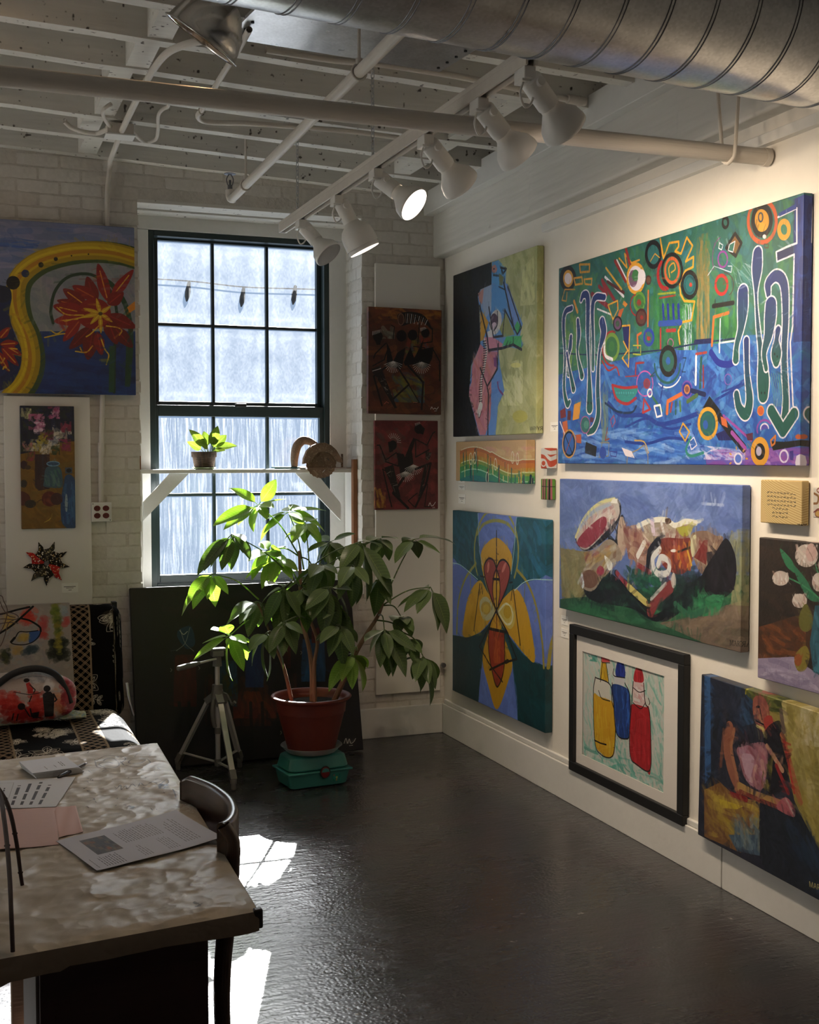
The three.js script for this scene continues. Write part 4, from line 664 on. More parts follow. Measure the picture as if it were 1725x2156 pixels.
galleryPicture(0.218, 1.245, 1.712, 2.606, 0.036, 'tall figure painting of a blue and pink nude between black and olive', FIGV, 1000, [1.75, 1.9, 2.1], (g) => {
  g.fill('#9c9a60'); g.strokes([[300, 100], [740, 60], [740, 1530], [300, 1530]], ['#95945a', '#a9a76c', '#b8b57e', '#89895a', '#c2be8c', '#a09c64'], 500, 160, 50, 1.5, 0.5, 0.5);
  g.strokes([[560, 290], [640, 200], [650, 560], [540, 570]], ['#d0cc90', '#c8c480'], 40, 120, 26, 1.5, 0.3, 0.5); g.strokes([[420, 1000], [560, 950], [560, 1300], [400, 1300]], ['#d8d498', '#c8c888', '#e0dca8'], 50, 120, 18, 1.2, 0.5, 0.5); g.ell(510, 1005, 40, 18, '#e4d878'); g.ell(540, 1380, 55, 45, '#a8a04a');
  g.poly([[40, 340], [330, 250], [345, 420], [250, 450], [240, 560], [250, 860], [180, 1010], [165, 1230], [250, 1540], [40, 1560]], '#101114'); g.strokes([[40, 340], [330, 250], [330, 430], [230, 560], [240, 860], [170, 1010], [165, 1230], [230, 1540], [40, 1560]], ['#0b0c0f', '#16202a', '#10180f', '#1c1410'], 140, 160, 40, 1.5, 0.4, 0.5);
  g.poly([[335, 250], [385, 235], [440, 300], [435, 400], [560, 700], [540, 780], [560, 850], [550, 890], [400, 860], [380, 900], [395, 1010], [425, 1190], [380, 1300], [360, 1520], [240, 1520], [165, 1220], [185, 1010], [250, 850], [245, 600], [230, 500], [250, 450], [330, 420]], '#5b86b8');
  g.poly([[335, 255], [385, 238], [440, 300], [430, 380], [385, 430], [335, 400]], '#4f8cbf'); g.ell(352, 300, 20, 30, '#b8786a'); g.ell(350, 300, 7, 7, '#15161c'); g.line([[345, 345], [385, 350]], '#20303a', 9); g.poly([[385, 330], [420, 360], [410, 430], [390, 430]], '#6a6a40'); g.line([[400, 290], [440, 300], [415, 335], [405, 310]], '#14151c', 10);
  g.poly([[250, 450], [330, 415], [330, 600], [290, 660], [250, 560]], '#8f9bb0'); g.poly([[232, 480], [275, 440], [262, 560], [242, 540]], '#b07a70'); g.poly([[332, 420], [435, 420], [440, 580], [380, 640], [330, 620]], '#4d86bd'); g.poly([[248, 590], [310, 690], [270, 820], [250, 830]], '#c08a2a');
  g.ell(360, 690, 44, 92, '#cfc0b0', '', 0, 0, 6.29, 0.15); g.ell(350, 680, 28, 55, '#4a3040'); g.ell(352, 720, 20, 30, '#c8a8b0'); g.curve([[315, 690], [330, 750], [325, 790]], '#3a2a2a', 8); g.poly([[300, 760], [345, 740], [340, 800], [310, 810]], '#d8ccc0');
  g.poly([[390, 740], [435, 620], [500, 780], [420, 800]], '#8a8a52'); g.poly([[415, 400], [450, 410], [548, 690], [500, 740]], '#6a86c0'); g.poly([[500, 720], [520, 680], [550, 730], [520, 785]], '#3fa058'); g.poly([[410, 860], [440, 795], [550, 790], [550, 890], [490, 860]], '#45a45c');
  g.poly([[275, 800], [345, 800], [415, 850], [385, 900], [300, 905]], '#c07a88'); g.poly([[250, 850], [300, 905], [385, 905], [375, 1010], [330, 1130], [330, 1380], [285, 1515], [245, 1515], [165, 1220], [190, 1010]], '#b8727c'); g.strokes([[200, 900], [380, 900], [330, 1480], [240, 1480], [175, 1210]], ['#c07a80', '#a85a62', '#c88c86', '#b86a58'], 120, 110, 26, 1.4, 0.5, 0.5); g.poly([[190, 1000], [172, 1160], [185, 1130]], '#4f7ec0'); g.poly([[345, 950], [380, 950], [380, 1030], [350, 1010]], '#7a3a70');
  g.poly([[330, 1100], [378, 1020], [425, 1190], [375, 1290], [360, 1515], [290, 1515], [325, 1390]], '#5f86c8'); g.curve([[375, 1130], [385, 1180], [415, 1220]], '#7a3a70', 10);
  g.curve([[278, 820], [295, 900], [275, 1040], [255, 1120], [256, 1230], [248, 1300]], '#d8c8b8', 18); for (let i = 0; i < 26; i++) { const t = i / 25, y = 830 + t * 440; g.line([[268 - t * 24 + Math.sin(t * 6) * 10, y], [292 - t * 26 + Math.sin(t * 6) * 10, y - 4]], '#20181a', 4); } g.blob([[240, 1290], [265, 1285], [258, 1340], [240, 1390], [228, 1350]], '#ddd0c0'); g.curve([[232, 1340], [240, 1390], [258, 1340]], '#1c1618', 4);
  const K = '#13121a';
  g.line([[245, 570], [300, 800], [310, 895], [410, 880], [490, 855], [550, 890]], K, 12); g.line([[312, 580], [345, 800], [415, 790]], K, 10); g.line([[430, 595], [412, 790]], K, 8); g.line([[430, 600], [520, 780], [550, 730], [450, 430]], K, 8); g.line([[420, 400], [495, 740]], K, 11); g.curve([[375, 610], [375, 700], [350, 750]], K, 8); g.line([[490, 800], [490, 855]], K, 6); g.line([[380, 850], [375, 1030], [300, 1160], [248, 1025]], K, 10); g.line([[298, 1160], [308, 1210], [304, 1515]], K, 11); g.line([[385, 430], [425, 450]], K, 6);
  g.daub(2200, 30, 9, 18, 0.35); g.text('MARY', 612, 1482, 22, '#17171a', 'sans-serif', -0.05);
}, 2);

galleryPicture(0.222, 1.354, 0.285, 1.302, 0.04, 'petal-shaped abstract in teal, periwinkle and gold with a red heart', PETV, 1000, [1.9, 2.1, 2.3], (g) => {
  const T1 = '#14454e', P = '#5668a6', Y = '#b8881c';
  g.fill(T1); g.strokes([[50, 50], [300, 50], [300, 560], [50, 540]], ['#12404e', '#1c5560', '#0f3442', '#1f5a72'], 120, 120, 30, 1.3, 0.5, 0.5); g.strokes([[620, 100], [1000, 130], [1000, 700], [620, 700]], ['#14485a', '#1d5a68', '#0f3a4a', '#27688a'], 140, 140, 34, 1.3, 0.5, 0.5);
  g.poly([[285, 80], [640, 105], [620, 330], [560, 620], [455, 980], [350, 680], [300, 420]], P); g.strokes([[290, 90], [630, 110], [600, 480], [320, 480]], ['#5f72b4', '#4d5f9c', '#7080c0'], 90, 110, 30, 0.6, 0.6, 0.5);
  g.blob([[40, 540], [120, 560], [230, 650], [330, 760], [455, 975], [380, 1100], [260, 1200], [40, 1190]], P); g.blob([[455, 975], [560, 830], [680, 740], [830, 690], [1010, 690], [1010, 1540], [850, 1480], [640, 1300]], P); g.strokes([[700, 760], [990, 700], [990, 1500], [700, 1350]], ['#5f72b0', '#4d5c98', '#6a78b8'], 100, 150, 34, 1.4, 0.4, 0.4);
  g.poly([[330, 1350], [290, 1810], [290, 2130], [650, 2130], [650, 1980], [600, 1440], [455, 1000]], P); g.strokes([[300, 1500], [640, 1500], [650, 2100], [290, 2100]], ['#5f72b0', '#4d5c98', '#6a80c0'], 80, 150, 34, 1.5, 0.3, 0.4);
  g.poly([[40, 1190], [180, 1215], [300, 1180], [400, 1090], [350, 1300], [310, 1560], [285, 1820], [40, 1800]], '#0e3238'); g.poly([[500, 1060], [600, 1260], [700, 1380], [850, 1470], [1010, 1520], [1010, 2130], [655, 2100], [640, 1700], [590, 1350]], '#0f363a'); g.strokes([[640, 1350], [1000, 1530], [1000, 2100], [660, 2050]], ['#0c2c30', '#134448', '#0a2628'], 90, 150, 40, 1.2, 0.5, 0.5);
  g.blob([[300, 700], [360, 780], [445, 960], [400, 1060], [300, 1170], [160, 1210], [160, 1050], [210, 820]], Y); g.blob([[465, 960], [540, 840], [640, 780], [730, 950], [790, 1250], [800, 1440], [720, 1380], [600, 1230], [500, 1090]], Y); g.blob([[455, 310], [560, 400], [600, 520], [560, 700], [455, 970], [350, 700], [312, 480], [360, 370]], Y); g.blob([[455, 1000], [540, 1250], [600, 1450], [560, 1620], [460, 1870], [380, 1650], [330, 1400], [390, 1150]], '#b08016');
  g.strokes([[170, 800], [440, 800], [440, 1200], [170, 1200]], ['#c89828', '#a87814'], 30, 100, 24, 1.4, 0.3, 0.3);
  const O = '#857f38'; g.ell(455, 440, 200, 400, '', O, 16, 2.6, 6.9); g.curve([[280, 280], [340, 190], [450, 155], [560, 190], [640, 300]], O, 18); g.curve([[268, 545], [170, 690], [110, 900], [95, 1180]], O, 18); g.curve([[640, 600], [740, 730], [820, 950], [870, 1250], [885, 1490]], '#8a7a2c', 18); g.curve([[215, 640], [222, 770]], O, 8); g.curve([[715, 730], [705, 890]], '#6a6a50', 8);
  g.blob([[310, 880], [370, 850], [440, 970], [400, 1050], [340, 1060], [305, 960]], '#a8a078'); g.ell(360, 950, 45, 60, '#a88838'); g.ell(362, 955, 28, 40, '#b8983a'); g.blob([[470, 980], [540, 900], [610, 960], [620, 1080], [580, 1140], [520, 1080]], '#bba24c'); g.curve([[470, 985], [545, 910], [600, 990], [590, 1080], [540, 1090], [470, 985]], '#cdc49a', 12); g.ell(555, 985, 36, 60, '#b08c20');
  g.blob([[455, 590], [420, 520], [385, 505], [348, 560], [350, 660], [400, 830], [440, 930], [425, 800], [435, 680]], '#86352c'); g.blob([[455, 590], [490, 525], [525, 515], [570, 570], [570, 680], [520, 830], [470, 930], [485, 800], [478, 690]], '#8f3a31'); g.ell(380, 580, 10, 50, '#b86a5a', '', 0, 0, 6.29, 0.1); g.ell(525, 580, 12, 50, '#b8685a', '', 0, 0, 6.29, 0.35);
  g.blob([[390, 1140], [455, 1160], [525, 1170], [530, 1400], [510, 1560], [460, 1660], [415, 1520], [385, 1320]], '#8f2f18'); g.strokes([[420, 1160], [500, 1160], [490, 1450], [430, 1450]], ['#b85a1c', '#a8481c'], 30, 160, 14, 1.57, 0.05, 0.5); g.poly([[440, 1040], [480, 1040], [500, 1150], [410, 1140]], '#c08a20');
  const K = '#120b0a', tip = '#9fc0c8'; g.line([[456, 250], [456, 970]], K, 11); g.curve([[455, 590], [430, 520], [385, 500], [346, 560], [350, 660], [400, 840], [455, 970]], K, 11); g.curve([[455, 590], [485, 525], [530, 515], [574, 580], [570, 690], [520, 840], [455, 970], [390, 1110]], K, 11); g.curve([[455, 590], [430, 660], [420, 790], [440, 930]], K, 8); g.curve([[455, 590], [480, 670], [487, 800], [470, 930]], K, 8); g.line([[310, 660], [345, 668]], K, 8); g.line([[425, 685], [480, 690]], K, 14); g.line([[575, 720], [600, 715]], K, 9); g.line([[305, 730], [250, 1155]], K, 9); g.line([[320, 730], [330, 820]], K, 7); g.line([[610, 790], [672, 1285]], K, 9); g.line([[605, 745], [587, 880]], K, 7); g.line([[455, 985], [560, 1180], [590, 1280], [640, 1415], [540, 1440], [395, 1510]], K, 12); g.line([[390, 1120], [300, 1300], [400, 1470], [510, 1620]], K, 9); g.line([[385, 1135], [545, 1170]], K, 16); g.curve([[385, 1150], [385, 1330], [415, 1520], [460, 1665], [512, 1560], [530, 1400], [528, 1180]], K, 9); g.line([[456, 1010], [458, 1130]], '#5a1a10', 9); g.line([[540, 1440], [560, 1430]], K, 22);
  g.curve([[60, 540], [130, 560], [240, 650], [285, 690]], tip, 5); g.curve([[620, 790], [700, 720], [800, 690], [1000, 700]], tip, 5); g.line([[287, 90], [300, 430], [330, 560]], tip, 5); g.line([[638, 110], [615, 430], [590, 640]], tip, 5);
  g.daub(2000, 30, 8, 12, 0.3);
}, 3);

galleryPicture(1.482, 2.857, 0.9, 1.499, 0.036, 'reclining figure in red and white strokes on blue over dark green', MANV, 1300, [1.6, 1.75, 2.0], (g) => {
  g.fill('#5a6a98'); g.strokes([[40, 60], [1260, 90], [1260, 640], [40, 600]], ['#5a6ca0', '#6a7cb0', '#4d5c8c', '#7888b4', '#57688f'], 420, 150, 46, 0.3, 1.2, 0.5);
  g.poly([[60, 530], [260, 560], [260, 760], [200, 900], [75, 930]], '#7a7050'); g.strokes([[65, 530], [240, 540], [240, 880], [80, 900]], ['#8a7c50', '#6f6a48', '#8f8860', '#5a6a40'], 90, 110, 30, 1.3, 0.7, 0.55); g.poly([[60, 860], [260, 840], [1240, 700], [1260, 1220], [60, 930]], '#274a34'); g.strokes([[60, 880], [1200, 800], [1150, 1100], [800, 1060], [60, 940]], ['#1f4a32', '#2f6a42', '#17352a', '#3a6a48'], 160, 120, 40, 0.3, 0.8, 0.6); g.poly([[690, 1010], [950, 980], [1120, 900], [1260, 860], [1260, 1230], [980, 1140]], '#6a5848'); g.strokes([[700, 1020], [1260, 880], [1260, 1210]], ['#7a6650', '#5a4a40', '#8a7560', '#4f4a38'], 110, 110, 34, -0.4, 0.6, 0.5); g.strokes([[1140, 420], [1260, 400], [1260, 900], [1160, 900]], ['#8a8458', '#6f7050', '#9a946a'], 60, 140, 22, 1.5, 0.2, 0.6);
  g.blob([[210, 680], [360, 680], [480, 780], [640, 960], [800, 860], [980, 700], [960, 820], [780, 980], [660, 1000], [520, 920], [300, 880], [220, 820]], '#12161c'); g.strokes([[230, 680], [980, 640], [900, 960], [300, 880]], ['#10141a', '#1a2a2a', '#1c1a22', '#1d4030'], 120, 110, 40, 0.5, 0.8, 0.5); g.strokes([[480, 640], [720, 660], [700, 860], [560, 800]], ['#1f5a40', '#2a6a48', '#183a30'], 50, 90, 26, 0.6, 0.6, 0.7);
  g.blob([[160, 480], [190, 380], [270, 270], [400, 210], [450, 250], [440, 350], [370, 460], [230, 550]], '#1a1820'); g.blob([[165, 480], [200, 380], [280, 275], [400, 215], [440, 260], [430, 340], [350, 430], [230, 540]], '#b0a498'); g.strokes([[180, 470], [240, 340], [400, 250], [430, 330], [300, 480]], ['#c0b4a8', '#a87a70', '#d0c8bc', '#8a4a50', '#b89a8a'], 60, 90, 30, -0.9, 0.4, 0.6); g.blob([[170, 500], [210, 430], [330, 330], [360, 370], [320, 450], [230, 530]], '#842f3c'); g.curve([[160, 460], [220, 330], [310, 245], [410, 215]], '#c4bc84', 16); g.curve([[190, 400], [270, 300], [380, 250]], '#9aa0a8', 18); g.poly([[400, 210], [430, 215], [425, 245], [385, 240]], '#e0dccc'); g.curve([[380, 470], [420, 500], [440, 400], [460, 340]], '#1d2028', 34);
  g.blob([[440, 350], [470, 340], [490, 450], [470, 580], [430, 500]], '#a8907c'); g.blob([[470, 420], [560, 380], [640, 420], [660, 560], [590, 650], [500, 560]], '#8f7060'); g.strokes([[460, 380], [680, 400], [660, 620], [500, 600]], ['#b09880', '#8a5a50', '#c8b8a4', '#6a3a38', '#a07a5a'], 90, 90, 30, 0.9, 0.8, 0.6);
  g.blob([[560, 380], [680, 345], [740, 370], [850, 365], [920, 360], [900, 440], [860, 520], [740, 560], [640, 470]], '#8c8070'); g.strokes([[560, 390], [900, 360], [880, 500], [660, 520]], ['#a89888', '#7a4a44', '#b8aca0', '#8a6a5a', '#9a8a70'], 80, 80, 28, 0.3, 0.9, 0.6); g.curve([[560, 390], [640, 355], [740, 350], [800, 385], [870, 360], [935, 370]], '#dcd6bc', 24); g.blob([[735, 345], [765, 340], [775, 365], [745, 378]], '#4a3428'); g.blob([[810, 400], [900, 390], [900, 430], [860, 460], [820, 430]], '#9a9438'); g.line([[650, 350], [660, 430]], '#c8b4c0', 30); g.line([[710, 360], [730, 450]], '#c8c0b8', 18);
  g.blob([[700, 480], [840, 470], [920, 480], [900, 640], [830, 700], [720, 640]], '#71302a'); g.strokes([[690, 480], [920, 470], [900, 680], [730, 650]], ['#8a2f28', '#5a1f1c', '#a8502a', '#c88a30', '#7a3a30'], 110, 100, 20, 1.4, 0.5, 0.6); g.line([[880, 550], [905, 640]], '#c8983a', 12); g.line([[820, 555], [930, 515]], '#201a20', 10); g.ell(790, 548, 20, 10, '#e4dccc');
  g.curve([[690, 490], [640, 560], [630, 650]], '#1c1c24', 46); g.curve([[700, 540], [655, 600], [680, 690], [750, 690], [760, 620], [710, 590], [690, 640]], '#c8c4bc', 30); g.line([[715, 690], [708, 730]], '#b4b4b4', 22); g.line([[560, 580], [600, 500]], '#d0c8bc', 30); g.line([[560, 640], [640, 690]], '#7a2a30', 26);
  g.blob([[900, 450], [990, 420], [1060, 450], [1110, 470], [1060, 600], [980, 700], [920, 600]], '#7a6050'); g.strokes([[910, 450], [1100, 450], [1000, 680], [920, 600]], ['#a08a70', '#5a3a34', '#8a6a50', '#b8a888'], 60, 90, 24, 1.4, 0.6, 0.5); g.blob([[910, 460], [935, 450], [930, 540], [912, 590], [898, 520]], '#bcb48c'); g.poly([[985, 480], [1010, 480], [1000, 640], [920, 590]], '#702a26'); g.blob([[1060, 560], [1130, 470], [1190, 600], [1180, 780], [1110, 850], [1020, 840], [970, 720]], '#17131a'); g.strokes([[1000, 560], [1170, 520], [1180, 800], [1020, 820]], ['#1c151c', '#120f14', '#261c26'], 50, 120, 40, 1.3, 0.4, 0.5);
  g.blob([[340, 490], [420, 500], [460, 600], [380, 640], [280, 800], [200, 780], [200, 690]], '#8a7a68'); g.strokes([[210, 560], [420, 500], [420, 640], [260, 800]], ['#a89a80', '#6a4a3a', '#b0a898', '#a08040', '#8a3a40'], 70, 90, 28, -0.9, 0.5, 0.6); g.ell(250, 730, 55, 60, '#6a4a3c'); g.ell(320, 680, 24, 34, '#8a2f40'); g.curve([[200, 700], [210, 760], [205, 780]], '#c0c4cc', 18); g.blob([[345, 580], [390, 620], [395, 660], [370, 670]], '#d0d0c4');
  g.line([[420, 690], [500, 790], [640, 950]], '#161418', 30); g.line([[425, 690], [490, 770]], '#84303a', 26); g.line([[500, 780], [610, 880]], '#b8a860', 34); g.line([[640, 940], [680, 860], [770, 780]], '#7a3434', 56); g.line([[645, 860], [700, 800], [740, 760]], '#a8a49c', 18); g.ell(790, 740, 16, 50, '#b8aca0'); g.line([[620, 880], [640, 960]], '#4a2424', 16);
  g.strokes([[880, 830], [1120, 830], [1080, 960], [880, 980]], ['#2f7a4a', '#1f5a38', '#3f8a58'], 50, 80, 24, 0.2, 1, 0.6); g.line([[970, 245], [1110, 255]], '#9aa4c0', 12); g.curve([[800, 890], [900, 960], [1020, 920]], '#2a5a40', 26);
  g.daub(2600, 34, 10, 20, 0.4); g.text('MARY', 1150, 1155, 30, '#121212', 'serif', 0.12);
}, 4);

galleryPicture(0.292, 1.162, 1.468, 1.683, 0.05, 'small wide painting of rainbow bands running like wax over hills', FIGV, 700, RW, (g) => {
  g.fill('#c8a070'); g.strokes([[110, 1600], [650, 1600], [650, 1760], [110, 1760]], ['#d8b070', '#d89a88', '#e0c890', '#c8847a'], 80, 60, 18, 0.3, 0.8, 0.5);
  const top = (x) => 1700 - 55 * Math.cos((x - 200) / 95) * (x > 330 ? 1.05 : 1) - (x > 330 ? 10 : 0) + (x > 560 ? (x - 560) * 0.5 : 0);
  const bands = [[-40, '#b8683a'], [-15, '#c87a38'], [20, '#c08a34'], [55, '#8a9a44'], [80, '#4f9450'], [125, '#3a8a68'], [165, '#2f7a74'], [215, '#2a5a70'], [240, '#1f3f5e']];
  for (const [o, col] of bands) { const p = []; for (let x = 100; x <= 660; x += 14) p.push([x, top(x) + o]); g.poly([...p, [660, 2010], [100, 2010]], col); }
  for (const [o, col] of [[-42, '#e4cfa4'], [52, '#d8d89a'], [120, '#9fc8a0'], [210, '#16384e']]) { const p = []; for (let x = 110; x <= 645; x += 14) p.push([x, top(x) + o]); g.curve(p, col, 5); }
  for (let i = 0; i < 60; i++) { const x = 125 + g.R() * 510, y = top(x) - 30 + g.R() * 160, l = 30 + g.R() * 110; g.line([[x, y], [x + g.R() * 2, y + l]], ['#a84a2a', '#d8a040', '#2f6a40', '#17384a', '#e0c880', '#1f6a60'][Math.floor(g.R() * 6)], 4 + g.R() * 5); }
  for (const [x, y] of [[180, 1690], [208, 1685], [360, 1730], [485, 1680], [520, 1690], [300, 1830]]) g.ell(x, y, 9, 42, '', '#ead8b0', 5);
  g.daub(500, 14, 5, 14, 0.35);
}, 5);

{ // two palm-sized blocks
  const block = (a, b, c, label, draw, seed) => { const A = atX(...a, -0.035), B = atX(...b, -0.035), C = atX(...c, -0.035); galleryPicture(A.z, B.z, C.y, A.y, 0.035, label, FIGV, 300, RW, draw, seed); };
  block([1140.5, 943.5], [1161, 943.5], [1140.5, 986.5], 'palm-sized block painting of white swirls on orange red', (g) => {
    g.fill('#c0482c'); g.strokes([[690, 1600], [820, 1600], [820, 1780], [690, 1780]], ['#c84a2c', '#a83a24', '#d86a44'], 30, 40, 12, 0.8, 0.5, 0.5); for (const p of [[[690, 1640], [720, 1650], [760, 1690], [815, 1700]], [[690, 1615], [740, 1640], [780, 1650]], [[695, 1700], [725, 1710], [750, 1760], [800, 1765]]]) g.curve(p, '#d8d0c4', 18); g.poly([[770, 1600], [815, 1600], [815, 1640]], '#7a6a28'); g.ell(712, 1722, 16, 22, '#c8502e', '#e4dccc', 6);
  }, 6);
  block([1140.5, 1008], [1158, 1008.5], [1140.5, 1051.5], 'palm-sized green block painting with pink and black birch stems', (g) => {
    g.fill('#5f9030'); for (const x of [708, 722, 745]) { g.line([[x, 1830], [x - 2, 1990]], '#b8606a', 9); g.line([[x + 6, 1830], [x + 4, 1990]], '#14140f', 6); } for (let i = 0; i < 9; i++) g.line([[752, 1850 + i * 16], [764, 1848 + i * 16]], '#14140f', 3); g.line([[698, 1890], [755, 1895]], '#14140f', 3);
  }, 7);
}
{ // wood-grain block with handwriting
  const A = atX(1604, 1010, -0.03), B = atX(1691.5, 1014, -0.03), C = atX(1603, 1100, -0.03);
  galleryPicture(A.z, B.z, C.y, A.y, 0.03, 'square wood-grained block with lines of tiny black handwriting', MANV, 500, [2.0, 2.15, 2.3], (g) => {
    g.fill('#b89a66'); for (let i = 0; i < 70; i++) { const y = 40 + i * 9; const p = []; for (let x = 1340; x <= 1640; x += 20) p.push([x + (y - 230) * 0.25, y * 1 + 60 * Math.sin((x - 1340) / 130 + 1.2) + (x - 1500) * 0.9]); g.curve(p, i % 2 ? '#a5854e' : '#c8ad78', 3.2); }
    for (let r = 0; r < 7; r++) { const n = r < 4 ? 9 : 5, x0 = r < 4 ? 1392 : 1425; for (let i = 0; i < n; i++) g.scribble(x0 + i * 21, 172 + r * 26 + i * 1.5, 15, 12, '#1c1712', 2.6, 6); }
    g.scribble(1588, 380, 28, 10, '#1c1712', 3, 8);
  }, 8);
}
{
  const A = atX(1714.5, 1026, -0.02), C = atX(1715, 1090, -0.02);
  galleryPicture(A.z, A.z + 0.2, C.y, A.y, 0.02, 'small cream tile painted with brown curls beside the wood-grained block', MANV, 260, RW, (g) => { g.fill('#d8cbb8'); g.curve([[1695, 180], [1720, 200], [1715, 240], [1692, 245]], '#8a5a2c', 12); g.curve([[1692, 300], [1725, 280], [1760, 320]], '#7a2a24', 7); g.ell(1722, 310, 22, 22, '#c89a50', '#7a3a20', 5); g.ell(1730, 160, 18, 14, '', '#8a3a2c', 6); }, 9);
}
{ // tulips, running out of the frame
  const X = -0.03, A = atX(1600.6, 1131, X), C = atX(1599, 1427, X);
  galleryPicture(A.z, A.z + 0.62, C.y, A.y, 0.03, 'still life of white tulips in a blue vase with pears on dark ground', MANV, 900, [1.7, 1.85, 2.1], (g) => {
    g.fill('#2a2019'); g.strokes([[1330, 440], [2000, 440], [2000, 1000], [1330, 1000]], ['#241b15', '#33241b', '#1c1713', '#3a2a1f'], 160, 140, 50, 0.6, 0.8, 0.5); g.poly([[1330, 1040], [1560, 970], [1700, 960], [1700, 1240], [1330, 1240]], '#44291a'); g.strokes([[1330, 1040], [1640, 960], [1640, 1240], [1330, 1240]], ['#5a3018', '#3a2416', '#6a3a1c', '#8a4a20'], 80, 120, 26, 0.6, 0.4, 0.5);
    g.poly([[1330, 1240], [1560, 1230], [1800, 1400], [1800, 1560], [1330, 1380]], '#8f7f92'); g.strokes([[1330, 1240], [1560, 1240], [1760, 1480], [1330, 1370]], ['#a090a4', '#7a6a80', '#b8a8b4', '#6a6078'], 60, 110, 26, 0.2, 0.4, 0.5);
    g.poly([[1700, 900], [1860, 900], [1880, 1400], [1690, 1330], [1665, 1150]], '#2c525c'); g.strokes([[1680, 900], [1860, 900], [1870, 1380], [1690, 1320]], ['#2a5a66', '#3a707c', '#1c3a44', '#4a8490'], 60, 120, 26, 1.5, 0.3, 0.5);
    g.blob([[1475, 535], [1550, 610], [1570, 690], [1510, 640]], '#2f6a44'); g.blob([[1560, 640], [1640, 730], [1680, 800], [1740, 870], [1660, 860], [1590, 740]], '#2c6242'); g.curve([[1535, 725], [1620, 770], [1720, 850], [1740, 900]], '#3a7a50', 9); g.curve([[1700, 630], [1740, 760]], '#3a7a50', 10);
    for (const [x, y, r, ry] of [[1645, 580, 74, 74], [1478, 725, 54, 48], [1600, 870, 48, 46], [1720, 750, 40, 60], [1780, 640, 60, 60]]) { g.ell(x, y, r, ry, '#b4a496'); g.strokes([[x - r, y - ry], [x + r, y - ry], [x + r * 0.7, y + ry * 0.8], [x - r * 0.7, y + ry * 0.8]], ['#c8b8a8', '#d8ccc0', '#a88878', '#b8a094'], 26, r * 0.8, 16, 1.3, 0.6, 0.7); } g.ell(1675, 560, 34, 60, '#b8968a'); g.curve([[1650, 530], [1685, 600], [1680, 640]], '#8a7264', 5);
    g.blob([[1640, 890], [1680, 960], [1680, 1040], [1640, 1070], [1600, 1040], [1600, 960]], '#5f5a24'); g.blob([[1640, 1160], [1665, 1220], [1640, 1310], [1590, 1320], [1565, 1250], [1590, 1190]], '#7a6a26'); g.ell(1590, 1250, 24, 40, '#8a4a24'); g.daub(1500, 26, 8, 16, 0.35);
  }, 10);
}
